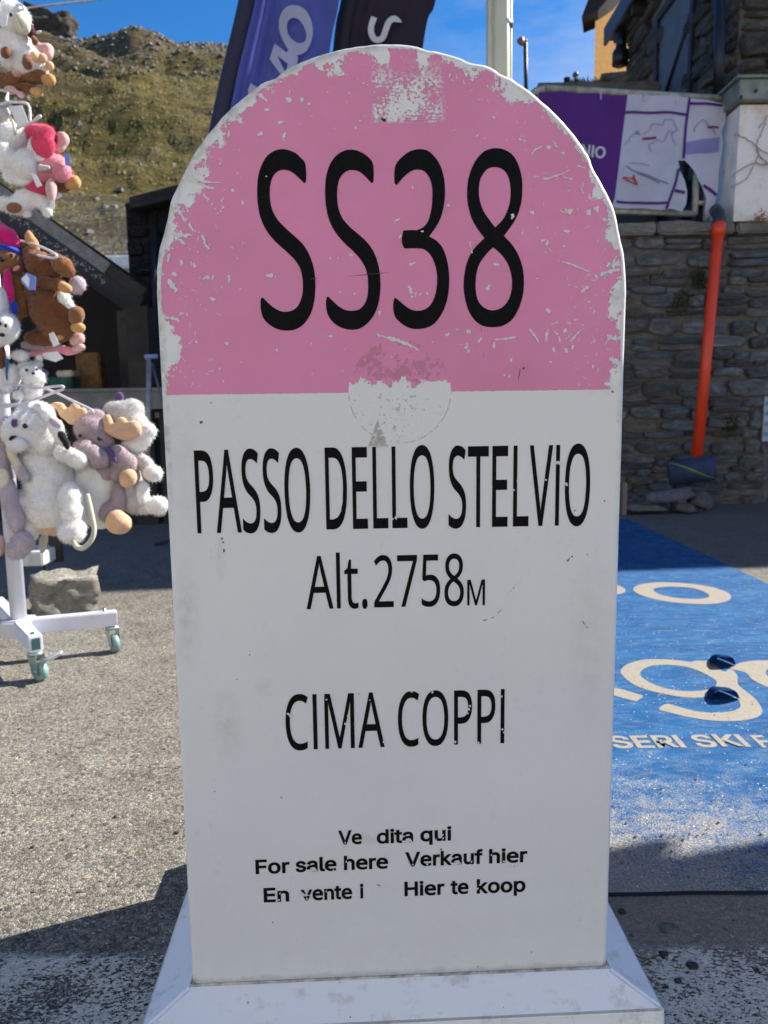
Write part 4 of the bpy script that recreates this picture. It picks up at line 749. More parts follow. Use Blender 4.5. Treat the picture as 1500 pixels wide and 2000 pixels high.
strip([(1108,1097),(1113,1089)], 2.2); strip([(1136,1210),(1142,1220),(1148,1226)], 1.5, brk=.2); strip([(860,1655),(863,1663)], 2); strip([(744,232),(752,236)], 4)
strip([(895,1235),(930,1215),(960,1207),(985,1185)], 1.4, brk=.45); strip([(992,1158),(1003,1148),(1010,1138)], 1.4, brk=.3); strip([(433,1050),(437,1066),(438,1085)], 5, brk=.45)
strip([(1007,718),(1012,738),(1016,720),(1011,750)], 1.1, brk=.2); strip([(1022,710),(1023,722)], 3, brk=.3); strip([(605,545),(680,540),(760,532)], 1.0, brk=.2); strip([(935,600),(945,700)], .9, brk=.3)
o = local(mesh('dark_scuff', V, F, plain('scuff', (.10, .09, .085), .8, var=.3, sc=90), ms)); tag(o, kind='stuff')

# ------------------------------------------------------------------ stone house on the terrace (upper right)
house = empty('stone_house', (3.2, 7.3, 2.3), 'dark stone house with a metal shutter, rising behind the purple banner', 'house')
HX, HY0, HY1, HZ0, HZ1 = 3.30, 7.55, 10.75, 2.3, 5.72
core = box('house_wall', (HX, HY0, HZ0), (13.5, HY1, HZ1), MORT, house)
# side wall (facing left) is laid from the far end towards the near corner
def side_skip(x, z):                  # leave the shutter recess free
    y = HY1 - x
    return 8.45 < y < 9.62
inv = None
r_ = random.Random(5)
n2 = stone_wall(core, (HX, HY1, HZ0), (0, -1, 0), HY1 - HY0, HZ1 - HZ0, STONE2, 21, course=(.07, .19), length=(.25, .8), proud=.08, skip=side_skip, limit=300)
n3 = stone_wall(core, (HX, HY0, HZ0), (1, 0, 0), 1.6, HZ1 - HZ0, STONE2, 22, course=(.09, .26), length=(.25, .75), proud=.10, limit=120)
BL = plain('shutter_metal', (.115, .135, .17), .5, .2, .12, 6, .01)
DK = plain('dark_frame', (.022, .024, .028), .5, .3, .2, 12)
sh = box('metal_shutter', (HX - .05, 8.5, 2.35), (HX + .01, 9.55, 5.28), BL, house)
for a, b in ((8.46, 8.54), (9.51, 9.60)): box('shutter_frame', (HX - .085, a, 2.32), (HX - .051, b, 5.34), DK, sh)
box('shutter_frame', (HX - .085, 8.54, 5.26), (HX - .051, 9.51, 5.34), DK, sh)
tube('shutter_brace', [(HX - .06, 8.56, 4.9), (HX - .06, 9.5, 4.15)], .022, DK, sh)
tube('shutter_brace', [(HX - .06, 8.56, 3.7), (HX - .06, 9.5, 2.95)], .022, DK, sh)
RF = plain('roof_sheet', (.030, .032, .038), .55, .3, .25, 8, .01)
roof = box('roof', (HX - .20, HY0 - .5, HZ1 + .02), (13.9, HY1 + .35, HZ1 + .14), RF, house)
box('fascia', (HX - .25, HY0 - .55, HZ1 - .02), (HX - .21, HY1 + .4, HZ1 + .2), plain('fascia_blue', (.05, .075, .13), .5, .2, .2, 5), roof)
for i in range(6): box('rafter', (HX - .20, HY0 - .3 + i * .7, HZ1 - .12), (HX - .02, HY0 - .2 + i * .7, HZ1 + .018), plain('rafter_wood', (.03, .024, .02), .8), roof)
UPY = 7.15                            # unseen storey and turned roof added to cast the long ground shadow
box('added_storey', (4.6, HY0 + .5, HZ1 + .16), (13.4, HY1 + .2, 7.3), MORT, house)
box('shadow_roof', (4.2, 0, 7.35), (14.5, 4.0, 7.6), RF, house, M=Matrix.Translation((4.2, UPY, 0)) @ Matrix.Rotation(math.radians(6.0), 4, 'Z') @ Matrix.Translation((-4.2, 0, 0)))
tube('downpipe', [at_y(1408, -60, 7.38), at_y(1405, 100, 7.38), at_y(1403, 185, 7.38)], .048, plain('downpipe_metal', (.025, .028, .036), .4, .5, .1, 8), house, 12)
lp = empty('wall_lantern', at_y(1213, 105, 10.45), 'black lantern hanging under the eave at the far corner of the stone house', 'lamp')
LX = plain('lantern_black', (.008, .008, .01), .4, .2)
p0 = at_y(1214, 66, 10.5)
tube('lantern_neck', [p0, at_y(1213, 96, 10.5)], [.06, .07], LX, lp, 10)
tube('lantern_body', [at_y(1212.5, 94, 10.5), at_y(1212, 101, 10.5), at_y(1211, 127, 10.5), at_y(1211, 131, 10.5)], [.07, .10, .10, .05], LX, lp, 12)

# yellow house further back
yh = empty('yellow_house', at_y(1190, 165, 18), 'yellow plastered house with a dark overhanging eave behind the stone house', 'house')
YW = NT('yellow_plaster', .85); v = YW.pos(); a = YW.noise(v, .8, 6, .65)
YW.fin(YW.ramp(a, [(.3, (.27, .125, .016)), (.7, (.34, .165, .026))]), normal=YW.bump(YW.noise(v, 12, 5), .02), spec=.1)
pA = at_y(1160, 165, 18); pA.z = 2
yn = Vector((.8, -.6, 0)); yx = Vector((.6, .8, 0))
yd = Vector((.30, .954, 0))
M = Matrix.Translation(pA) @ Matrix((yx, yd, Vector((0, 0, 1)))).transposed().to_4x4()
topz = at_y(1168, 22, 18).z
box('house_wall', (0, 0, 0), (9, 6, topz - 1.2 + .6), YW.m, yh, M=M)
bm = bmesh.new()
rp_ = [(-.55, -.9, topz - 2.25), (9, -.9, topz - 2.25), (9, 6.5, topz + 1.5), (-.55, 6.5, topz + 1.5)]
zt = topz - 1.75
rp_ = [(-.75, -.8, zt - .2), (9.5, -.8, zt - .2), (9.5, 3, zt + 1.6), (-.75, 3, zt + 1.6)]
vv = [bm.verts.new(M @ Vector(p)) for p in rp_] + [bm.verts.new(M @ (Vector(p) + Vector((0, 0, .16)))) for p in rp_]
for f in ((0, 1, 2, 3), (7, 6, 5, 4), (0, 4, 5, 1), (1, 5, 6, 2), (2, 6, 7, 3), (3, 7, 4, 0)): bm.faces.new([vv[i] for i in f])
EV = plain('eave_wood', (.022, .015, .012), .8, var=.3)
bm.free()
bm = bmesh.new(); pxs = [(1136, 33), (1168, 20), (1186, -1), (1262, -95), (1232, -110), (1149, -2)]
A = [bm.verts.new(at_y(x, y, 17.3)) for x, y in pxs]; B = [bm.verts.new(at_y(x, y, 17.3) + Vector((.42, 1.5, .35))) for x, y in pxs]
bm.faces.new(A); bm.faces.new(B[::-1])
for k in range(6): bm.faces.new((A[k], A[(k + 1) % 6], B[(k + 1) % 6], B[k]))
bm_obj('roof', bm, EV, yh)
# rubble and grass on the terrace edge
RUB = rockmat('rubble_stone', (.10, .095, .085), (.24, .23, .21), (.42, .41, .38), 6, .05)
for i, (px, py, r) in enumerate([(1122, 172, .055), (1137, 168, .075), (1150, 170, .06), (1165, 168, .085), (1182, 171, .07), (1195, 163, .12), (1207, 158, .15), (1178, 166, .05), (1190, 152, .1), (1142, 176, .05)]):
    bm = bmesh.new(); rock_geo(bm, at_y(px, py + 3, 9.2), (r * 1.5, r, r * .75), i + 3, 2, .5); o = bm_obj('rubble_rock', bm, RUB, None, True)
    tag(o, ['small pale rock at the left end of the terrace rubble', 'pale rock second from the left in the terrace rubble', 'small rock between the grass tufts on the terrace', 'wide pale rock in the middle of the terrace rubble', 'rock just left of the yellow house foot', 'large rock right below the yellow house corner', 'largest rock leaning on the stone house', 'tiny rock in front of the middle rubble', 'rock topmost of the rubble heap', 'lowest small rock on the banner rail edge'][i], 'rock', 'rubble rocks on the terrace')
box_o = box('rubble_bank', (1.7, 8.9, 2.25), (3.1, 9.8, at_y(1160, 178, 9.2).z), TERR, None, .05); tag(box_o, kind='structure')
GR = plain('terrace_grass', (.13, .15, .03), .95, var=.4, sc=40)
tuft('grass_tuft', at_y(1130, 168, 9.1), .07, .02, 260, .07, GR, 'yellow green grass tuft on the rubble by the small posts', 'grass', 3, True)
tuft('grass_tuft', at_y(1175, 166, 9.1), .06, .02, 240, .06, GR, 'yellow green grass tuft on the rubble below the yellow house', 'grass', 4, True)

# street lamps and posts on the skyline
def mast(px, y0, y1, Y, r, label, name='mast', lamp=True):
    e = empty(name, at_y(px + 1, y1, Y), label, 'lamp post' if lamp else 'post')
    tube('pole', [at_y(px + 2, y1 + 60, Y), at_y(px, y0, Y)], r, DK, e, 10); return e
e = mast(1026, 80, 155, 14, .035, 'thin dark lamp post with a small round floodlight right of the cream column')
tube('lamp_arm', [at_y(1030, 80, 14), at_y(1018, 79, 14)], .025, DK, e)
LB = plain('lamp_brown', (.20, .10, .06), .5)
tube('lamp_head', [at_y(1020, 74, 13.95), at_y(1017, 80, 13.9), at_y(1020, 87, 13.85)], [.035, .065, .03], LB, e, 12)
mast(1107, 152, 168, 12, .045, 'short stout dark post on the terrace left of the tiny lamp post', 'short_post', False)
e = mast(1124, 143, 166, 12, .022, 'tiny lamp post on the terrace edge above the banner')
tube('lamp_head', [at_y(1120, 146, 12), at_y(1128, 146, 12)], .035, LB, e, 8); tube('lamp_cap', [at_y(1124, 147, 12), at_y(1124, 141, 12)], [.05, .02], DK, e, 8)

# cream column
cc_ = empty('cream_column', at_z(985, 1100), 'cream painted metal column with a ribbed profile and steel band behind the milestone', 'column')
CR = plain('cream_enamel', (.62, .60, .44), .35, .0, .06, 4)
CY = 4.9
def colp(px, top=-160): a = at_y(px, 140, CY); return a
def column_part(name, x0, x1, dy, depth, mat):
    a = at_y(x0, 70, CY).x; b = at_y(x1, 70, CY).x
    bm = bmesh.new(); n = 14; ring = []
    for k in range(n):
        an = 2 * math.pi * k / n; c, s = math.cos(an), math.sin(an)
        ring.append(((a + b) / 2 + (b - a) / 2 * math.copysign(abs(c) ** .55, c), CY + dy + depth / 2 * math.copysign(abs(s) ** .55, s)))
    lo = [bm.verts.new((x, y, 0)) for x, y in ring]; hi = [bm.verts.new((x - .035, y, 5.2)) for x, y in ring]
    for k in range(n): bm.faces.new((lo[k], lo[(k + 1) % n], hi[(k + 1) % n], hi[k])).smooth = True
    bm.faces.new(lo); bm.faces.new(hi)
    return bm_obj(name, bm, mat, cc_)
column_part('channel_strip', 958, 972, .02, .08, CR); column_part('main_tube', 968, 1000, -.02, .11, CR); column_part('channel_strip', 999, 1008, .03, .07, CR)
q = at_y(984, 48, CY - .02); tube('steel_band', [q + Vector((0, 0, -.014)), q + Vector((0, 0, .014))], .054, plain('steel', (.55, .56, .58), .3, .9), cc_, 20)
o = tag(box('bollard_cap', at_y(1000, 152, 5.2), at_y(1008, 143, 5.3), DK), 'tiny dark cap peeking over the rim right of the cream column', 'cap') if False else None

# ------------------------------------------------------------------ purple banner on its fence
FRM = plain('fence_paint', (.44, .42, .33), .7, var=.25, sc=14)
RUST = FRM
fe = empty('banner_fence', (2, 6.8, 2.4), 'beige metal fence frame on the retaining wall carrying the purple banner', 'fence')
def BY(px): return 6.72 + (px - 1040) / 390 * .28
def bp(px, py, dy=0.0): return at_y(px, py, BY(px) + dy)
def rail(name, a, b, r): tube(name, [bp(*a, .085), bp(*b, .085)], r, FRM, fe, 6)
rail('top_rail', (1040, 183), (1066, 172), .03); rail('top_rail', (1064, 173), (1428, 194), .03)
rail('bottom_rail', (1100, 408), (1358, 418), .028)
rail('post', (1357, 420), (1360, 340), .028); rail('post', (1378, 432), (1388, 205), .026); rail('post', (1230, 418), (1232, 182), .02); rail('post', (1120, 430), (1118, 176), .02)
rail('cross_rail', (1357, 396), (1385, 397), .02)
def wave(x, z):
    return .018 * math.sin(x * 7 + z * 2) + .012 * math.sin(x * 19 - z * 5) + .02 * noise.noise(Vector((x * 2.5, z * 2.5, 4)))
def cloth(name, pxs, mat, parent, off=0.0, step_=.06, th=None):
    P = [bp(px, py) for px, py in pxs]
    V0, F0 = fill([[(p.x, p.z) for p in P]])
    bm = bmesh.new(); vv = [bm.verts.new((x, 0, z)) for x, z, _ in V0]
    for f in F0:
        try: bm.faces.new([vv[i] for i in f])
        except ValueError: pass
    bmesh.ops.remove_doubles(bm, verts=bm.verts, dist=1e-5)
    xs2 = [p.x for p in P]; zs2 = [p.z for p in P]
    x = math.floor(min(xs2) / step_) * step_
    while x < max(xs2):
        bmesh.ops.bisect_plane(bm, geom=bm.verts[:] + bm.edges[:] + bm.faces[:], plane_co=(x, 0, 0), plane_no=(1, 0, 0)); x += step_
    z = math.floor(min(zs2) / step_) * step_
    while z < max(zs2):
        bmesh.ops.bisect_plane(bm, geom=bm.verts[:] + bm.edges[:] + bm.faces[:], plane_co=(0, 0, z), plane_no=(0, 0, 1)); z += step_
    x0 = bp(1040, 300).x; x1 = bp(1430, 300).x
    for v in bm.verts:
        y = 6.72 + (v.co.x - x0) / (x1 - x0) * .28
        v.co.y = y + wave(v.co.x, v.co.z) - off
    return bm_obj(name, bm, mat, parent, True)
def fabric(name, c, tr=.25, rough=.7):
    t = NT(name, rough); n = t.noise(t.pos(), 3, 5, .6)
    cc = t.ramp(n, [(.3, tuple(x * .85 for x in c)), (.7, tuple(min(1, x * 1.08) for x in c))])
    t.fin(cc, spec=.3); tl = t.n.new('ShaderNodeBsdfTranslucent'); t.set(tl.inputs[0], cc); m = t.n.new('ShaderNodeMixShader'); m.inputs[0].default_value = tr
    t.l.new(t.b.outputs[0], m.inputs[1]); t.l.new(tl.outputs[0], m.inputs[2]); t.l.new(m.outputs[0], t.out.inputs[0]); return t.m
BW = fabric('banner_white', (.60, .62, .72)); BPU = fabric('banner_purple', (.115, .028, .24)); BLA = fabric('banner_lavender', (.30, .30, .62))
c6 = lambda pts: crop(1000, 0, 3, pts)
bn = empty('advertising_banner', bp(1250, 400), 'torn purple and white advertising banner with a map, tied to the fence', 'banner')
white = c6([(150, 545), (300, 545), (640, 555), (1030, 572), (1235, 600), (1262, 640), (1250, 720), (1235, 760), (1240, 850), (1215, 1000), (1205, 1130), (1180, 1220), (1140, 1290), (1125, 1240), (1140, 1160), (1110, 1080), (1060, 1000), (1010, 942), (975, 940), (980, 1000), (1005, 1060), (1020, 1130), (1015, 1200), (990, 1245), (930, 1225), (880, 1228), (780, 1222), (600, 1215), (300, 1200), (150, 1190)])
cl = cloth('banner_cloth', white, BW, bn)
cloth('purple_print', c6([(152, 545), (300, 546), (676, 556), (602, 1160), (580, 1214), (300, 1199), (152, 1189)]), BPU, bn, .004)
def band(name, pts, w, mat, off=.004):
    P = [Vector((a, b, 0)) for a, b in pts]; L = []; Rr = []
    for i, p in enumerate(P):
        t = (P[min(i + 1, len(P) - 1)] - P[max(i - 1, 0)]).normalized(); n_ = Vector((t.y, -t.x, 0)) * w / 2
        L.append(p + n_); Rr.append(p - n_)
    return cloth(name, c6([(p.x, p.y) for p in L + Rr[::-1]]), mat, bn, off + .005, .06)
band('frame_stripe', [(662, 660), (1018, 673)], 15, BPU); band('frame_stripe', [(1040, 574), (1020, 720), (1002, 932)], 15, BPU)
band('frame_stripe', [(973, 990), (955, 1070), (903, 1224)], 14, BPU); band('frame_stripe', [(1042, 606), (1236, 616)], 16, BPU)
band('frame_stripe', [(612, 1180), (780, 1192), (914, 1188)], 15, BPU); band('frame_stripe', [(948, 1120), (1004, 1135)], 18, BPU); band('frame_stripe', [(1122, 1085), (1160, 1110), (1196, 1145)], 18, BPU)
cloth('sky_print', c6([(1018, 835), (1120, 815), (1222, 798), (1218, 885), (1014, 908)]), BLA, bn, .004)
MAPL = fabric('map_outline_grey', (.30, .27, .40)); MAPR = fabric('print_magenta', (.22, .04, .16)); MAPB = fabric('print_blue', (.18, .24, .42)); MRED = fabric('print_red', (.6, .05, .03))
def jag(pts, s):
    r = random.Random(s); P = catmull([(a, b, 0) for a, b in pts], 5); return [(p.x + r.uniform(-5, 5), p.y + r.uniform(-5, 5)) for p in P]
band('map_outline', jag([(662, 845), (700, 800), (735, 768), (765, 792), (805, 755), (815, 728), (868, 742), (885, 715), (935, 712), (950, 745), (968, 765), (935, 785), (940, 825), (958, 850)], 1), 4, MAPL)
band('map_outline', jag([(810, 890), (800, 850), (850, 830), (880, 840), (905, 775), (935, 785)], 2), 4, MAPL)
band('map_outline', jag([(1065, 775), (1075, 740), (1110, 710), (1150, 730), (1180, 760), (1200, 780)], 3), 5, MAPL)
band('map_label', [(764, 813), (838, 813)], 14, MAPR, .005); band('map_label', [(1145, 748), (1180, 742), (1214, 744)], 12, MAPR, .005)
band('ski_print', [(672, 972), (760, 1025), (860, 1075)], 7, MAPB); band('ski_print', [(735, 1005), (820, 1045), (915, 1078)], 6, MAPB)
band('ski_print', [(650, 1040), (735, 1083)], 8, MRED); band('ski_print', [(652, 1036), (705, 1045), (712, 1020), (733, 1078)], 6, MRED)
band('pole_print', [(685, 952), (760, 958), (800, 975)], 4, MAPL)
# letters NIO on the purple field
WL = fabric('banner_letter_white', (.74, .74, .78))
def on_banner(conts):
    V0, F0 = fill(conts); V2 = []
    for x, z, _ in V0:
        x0 = bp(1040, 300).x; x1 = bp(1430, 300).x; V2.append((x, 6.72 + (x - x0) / (x1 - x0) * .28 + wave(x, z) - .014, z))
    mesh('letter', V2, F0, WL, bn)
g = glyphs('NIO', 'I', 22); xs_ = [p[0] for _, cs in g for c in cs for p in c]
for ch, cs in g:
    cc = []
    for c in cs:
        q = []
        for p in c:
            xx = 1131 + (p[0] - min(xs_)) / (max(xs_) - min(xs_)) * 51 + p[1] / CAP['I'] * 2; yy = 307 - p[1] / CAP['I'] * 21 + (xx - 1150) * .04
            w = bp(xx, yy); q.append((w.x, w.z))
        cc.append(q)
    on_banner(cc)
# cable ties
for px, py in ((1173, 183), (1258, 187), (1320, 190)):
    tube('cable_tie', [bp(px, py - 4, -.03), bp(px + 1, py + 5, -.035), bp(px, py + 12, -.03)], .006, WL, bn, 5)

# white plaster pier with a metal cap, right edge
pier = empty('plaster_pier', at_y(1470, 430, 6.85), 'white plastered pier with a greenish metal cap and dry vines, right of the torn banner', 'pier')
PW = NT('old_white_plaster', .85); v = PW.pos(); a = PW.noise(v, 4, 7, .7)
cz = PW.mix(PW.math('MULTIPLY', PW.step(a, .54, .16), .45), (.80, .78, .74), (.48, .34, .24))
PW.fin(cz, normal=PW.bump(PW.noise(v, 30, 5), .01))
a = at_y(1432, 432, 6.8); b = at_y(1446, 205, 6.8)
bm = bmesh.new(); x1 = a.x + .9
pp = [(a.x, 6.8, a.z), (x1, 6.8, a.z), (x1, 6.8, b.z), (b.x, 6.8, b.z)]
f = [bm.verts.new(p) for p in pp]; g2 = [bm.verts.new((x, 7.3, z)) for x, y, z in pp]
bm.faces.new(f); bm.faces.new(g2[::-1])
for k in range(4): bm.faces.new((f[k], f[(k + 1) % 4], g2[(k + 1) % 4], g2[k]))
bm_obj('pier_body', bm, PW.m, pier)
CAPM = plain('cap_metal', (.22, .25, .21), .55, .2, .15, 12)
b0 = at_y(1441, 200, 6.78); b1 = at_y(1447, 160, 6.78)
box('metal_cap', (b0.x - .02, 6.72, b0.z), (b0.x + .95, 7.35, b1.z), CAPM, pier, .006); box('cap_plate', (b0.x - .05, 6.69, b1.z + .001), (b0.x + .98, 7.38, b1.z + .02), CAPM, pier)
for px, py in ((1447, 190), (1476, 178)): q = at_y(px, py, 6.715); tube('rivet', [q, q + Vector((0, -.012, 0))], .012, DK, pier, 8)
VN = plain('dry_vine', (.42, .34, .26), .9, var=.3, sc=60)
vine = empty('dry_vine', at_y(1480, 420, 6.78), 'thin leafless vine creeping over the white plaster pier', 'vine')
for pts in ([(1435, 262), (1450, 268), (1472, 280), (1480, 300), (1475, 318), (1455, 325), (1430, 345)], [(1495, 240), (1485, 262), (1478, 280), (1485, 305), (1500, 318)], [(1472, 282), (1490, 296), (1500, 300)], [(1476, 318), (1488, 322), (1500, 320)], [(1470, 322), (1462, 345), (1430, 365)], [(1500, 225), (1482, 250)]):
    P = catmull([at_y(x, y, 6.782) for x, y in pts], 5); P = [p + Vector((rnd.uniform(-.006, .006), 0, rnd.uniform(-.006, .006))) for p in P]
    tube('stem', P, .0045, VN, vine, 5)
tuft('vine_leaves', at_y(1485, 428, 6.76), .04, .03, 90, .04, plain('orange_leaf', (.45, .20, .05), .8, var=.3), 'little tuft of orange dry leaves at the foot of the white pier', 'leaves', 9)

# ------------------------------------------------------------------ red drain pipe with elbow
dp = empty('drain_pipe', at_y(1362, 900, 6.65), 'bright orange red plastic drain pipe leaning down the slate wall', 'pipe')
RD = plain('red_plastic', (.82, .065, .018), .38, var=.06, sc=6)
A = at_y(1404, 440, 6.72); Bp = at_y(1361, 893, 6.50)
tube('pipe', [A, Bp], .046, RD, dp, 24); tube('pipe_socket', [at_y(1405, 436, 6.72), A.lerp(Bp, .045)], .055, RD, dp, 24)
tube('elbow', [at_y(1405, 445, 6.72), at_y(1406, 430, 6.72), at_y(1403, 418, 6.76), at_y(1398, 411, 6.9)], .052, plain('elbow_black', (.035, .03, .036), .5), dp, 18)
# foam roll
fr = empty('foam_roll', at_y(1350, 940, 6.4), 'dark blue foam roll with a green stripe lying at the foot of the red pipe', 'foam roll')
FB = plain('blue_foam', (.030, .045, .105), .75, var=.2, sc=10, bump=.01)
a = at_y(1306, 925, 6.45); b = at_y(1397, 913, 6.35); ax = (b - a).normalized(); L_ = (b - a).length
r0 = .105
V, F = tube_geo([a, a.lerp(b, .02), a.lerp(b, .5), a.lerp(b, .97), b], [r0 * .95, r0, r0, r0, r0 * .9], 28, cap=False)
n_ = len(V); 
V2, F2 = tube_geo([a, a.lerp(b, .5), b], [r0 * .62] * 3, 28, cap=False)
mesh('outer_sleeve', V, F, FB, fr, True); mesh('inner_core', V2, F2, plain('foam_core', (.015, .015, .02), .8), fr, True)
v3 = V[:28] + V2[:28]; mesh('end_ring', v3, [(k, (k + 1) % 28, 28 + (k + 1) % 28, 28 + k) for k in range(28)], FB, fr)
v3 = V[-28:] + V2[-28:]; mesh('end_ring', v3, [(k, (k + 1) % 28, 28 + (k + 1) % 28, 28 + k) for k in range(28)], FB, fr)
st = []
side = ax.cross(Vector((0, 0, 1))).normalized(); upv = side.cross(ax)
for i in range(13):
    t = i / 12; an = math.radians(62 - 112 * t); c = a.lerp(b, .04 + .92 * t)
    for w in (-.013, .013): st.append(c + ax * w + (side * math.cos(an) + upv * math.sin(an)) * (r0 + .002) * 1.0)
if (side.y > 0): 
    st = []
    for i in range(13):
        t = i / 12; an = math.radians(62 - 112 * t); c = a.lerp(b, .04 + .92 * t)
        for w in (-.013, .013): st.append(c + ax * w + (-side * math.cos(an) + upv * math.sin(an)) * (r0 + .002))
mesh('green_stripe', st, [(2 * i, 2 * i + 1, 2 * i + 3, 2 * i + 2) for i in range(12)], plain('stripe_green', (.13, .28, .05), .6), fr)
SLB = rockmat('dark_slab', (.07, .073, .078), (.15, .155, .16), (.28, .285, .29), 12, .02)
# slate rubble at the wall foot
for i, (px, py, sx, sy, sz, rz, ry, lab) in enumerate([(1300, 968, .27, .12, .05, .1, -.14, 'long grey slate slab lying slanted at the wall foot under the foam roll'), (1368, 975, .10, .10, .08, .3, .5, 'dark blue grey stone wedged at the wall foot below the foam roll'), (1255, 990, .20, .12, .03, 0, 0, 'thin dark slate flake flat on the ground left of the slab heap'), (1335, 990, .12, .1, .04, 0, .1, 'small dark stone under the slanted slate slab')]):
    bm = bmesh.new(); rot = Matrix.Rotation(rz, 4, 'Z') @ Matrix.Rotation(ry, 4, 'Y'); p = at_y(px, py, 6.35); p.z = max(p.z, sz * .6)
    rock_geo(bm, p, (sx, sy, sz), i + 11, 3, .35, 1.2, rot); o = bm_obj('slate_slab', bm, SLB, None, True); tag(o, lab, 'stone')
# sign panel and dark door at the right edge, beige stake beside the milestone
sp = empty('striped_panel', at_y(1500, 860, 6.8), 'light blue and white striped panel at the right end of the slate wall', 'sign')
a = at_y(1489, 862, 6.84); b = at_y(1489, 775, 6.84)
o = box('panel', (a.x, 6.84, a.z), (a.x + .5, 6.87, b.z), plain('panel_white', (.42, .46, .50), .5), sp)
for k in range(4):
    z = a.z + (b.z - a.z) * (.12 + .23 * k); box('stripe', (a.x + .01, 6.836, z), (a.x + .49, 6.84, z + .035), plain('panel_blue', (.12, .28, .42), .5), sp)
o = box('wooden_stake', (at_y(1213, 940, 6.3).x, 6.25, 0), (at_y(1222, 940, 6.3).x, 6.31, at_y(1216, 942, 6.3).z), plain('raw_wood', (.22, .18, .14), .8), None, .004); tag(o, 'short beige wooden stake standing by the wall close to the milestone edge', 'stake')
dr = box('side_wall', (at_y(1486, 800, 6.9).x, 7.25, 0), (9, 7.4, 2.33), MORT); tag(dr, 'dark recessed wall beyond the right end of the slate wall', 'wall')

# ------------------------------------------------------------------ blue mat with writing
MX1, MX0, MY0, MY1 = 1.925, .12, at_z(1300, 1750).y, at_z(1215, 1016).y
def mat_mat():
    t = NT('blue_mat_rubber', .75); v = t.pos(); X, Y, Z = t.xyz(v)
    n = t.noise(t.map(v, (1, 2.2, 1)), 5, 7, .7); f = t.noise(v, 260, 3, .6); m = t.noise(v, 40, 5, .7)
    blue = t.ramp(n, [(.3, (.007, .062, .18)), (.5, (.012, .095, .255)), (.7, (.026, .14, .31))])
    sand = t.ramp(f, [(.3, (.16, .135, .10)), (.5, (.30, .265, .21)), (.7, (.46, .42, .35))])
    near = t.math('SUBTRACT', 1, t.math('MULTIPLY_ADD', t.math('SUBTRACT', Y, MY0), 1 / .75, 0, clamp=True))
    dxx = t.math('SUBTRACT', 1, t.math('MULTIPLY_ADD', t.math('SUBTRACT', X, .45), 1 / .75, 0, clamp=True))
    edge = t.math('SUBTRACT', 1, t.math('MULTIPLY_ADD', t.math('SUBTRACT', Y, MY0), 1 / .25, 0, clamp=True))
    k = t.math('ADD', t.math('MULTIPLY', near, .165), t.math('MULTIPLY', t.math('MULTIPLY', near, dxx), .14))
    k = t.math('ADD', k, t.math('MULTIPLY', edge, .03))
    s = t.math('ADD', t.math('ADD', t.math('MULTIPLY', f, .42), t.math('MULTIPLY', m, .33)), t.math('ADD', t.math('MULTIPLY', n, .38), k))
    base = t.mix(t.math('MULTIPLY', t.step(s, .755, .16), .9), blue, sand)
    base = t.mix(t.math('MULTIPLY', t.step(t.noise(t.map(v, (1, 3, 1)), 14, 6, .75), .56, .16), .34), base, (.20, .24, .28))
    g = t.vor(v, 110, 'F1', 'Distance'); gc = t.xyz(t.vor(v, 110, 'F1', 'Color'))
    base = t.mix(t.math('MULTIPLY', t.math('SUBTRACT', 1, t.step(g, .22, .1)), t.step(gc[0], .93, .01)), base, (.62, .6, .55))
    base = t.mix(t.math('MULTIPLY', t.math('SUBTRACT', 1, t.step(g, .2, .1)), t.step(gc[1], .965, .01)), base, (.03, .03, .03))
    return t.fin(base, normal=t.bump(t.math('ADD', f, t.math('MULTIPLY', s, .8)), .004, .8), spec=.12)
MATM = mat_mat()
mt = empty('blue_mat', (1, 3, 0), 'large worn blue ground mat with cream lettering and sand on it', 'mat')
bm = bmesh.new(); nx, ny = 24, 60; gridv = []
for j in range(ny + 1):
    for i in range(nx + 1):
        x = MX0 + (MX1 - MX0) * i / nx; y = MY0 + (MY1 - MY0) * j / ny
        if j == 0: y += .004 * noise.noise(Vector((x * 6, 0, 0)))
        gridv.append(bm.verts.new((x, y, .009)))
for j in range(ny):
    for i in range(nx):
        a = j * (nx + 1) + i; bm.faces.new([gridv[k] for k in (a, a + 1, a + nx + 2, a + nx + 1)])
bd = [(e.verts[0].co.copy(), e.verts[1].co.copy()) for e in bm.edges if len(e.link_faces) == 1]
bm_obj('mat_sheet', bm, MATM, mt, False)
V = []; F = []
for p, q in bd:
    n0 = len(V); V += [p, q, Vector((q.x, q.y, .0005)), Vector((p.x, p.y, .0005))]; F.append((n0, n0 + 1, n0 + 2, n0 + 3))
mesh('mat_edge', V, F, plain('mat_edge_shade', (.004, .010, .03), .9), mt)  # shadow line along the mat rim painted near black
CRE = NT('cream_vinyl', .75); v = CRE.pos(); f = CRE.noise(v, 60, 6, .75); g = CRE.vor(v, 120, 'F1', 'Distance'); gc = CRE.xyz(CRE.vor(v, 120, 'F1', 'Color'))[0]
c = CRE.mix(CRE.math('MULTIPLY', CRE.step(f, .58, .1), .4), (.285, .26, .215), (.17, .15, .12))
c = CRE.mix(CRE.math('MULTIPLY', CRE.math('SUBTRACT', 1, CRE.step(g, .25, .1)), CRE.step(gc, .93, .01)), c, (.07, .065, .06)); CRE.fin(c, normal=CRE.bump(f, .003), spec=.3); CRE = CRE.m
def mat_shape(conts_px, cream=True):
    cs = [[(lambda q: (q.x, q.y))(at_z(x, y, .012)) for x, y in c] for c in conts_px]
    V, F = fill(unify(cs), .0006); V = [(x, y, z + .0094) for x, y, z in V]
    return mesh('letter', V, F, CRE, mt)
c8 = lambda pts: crop(1180, 980, 3.847, pts)
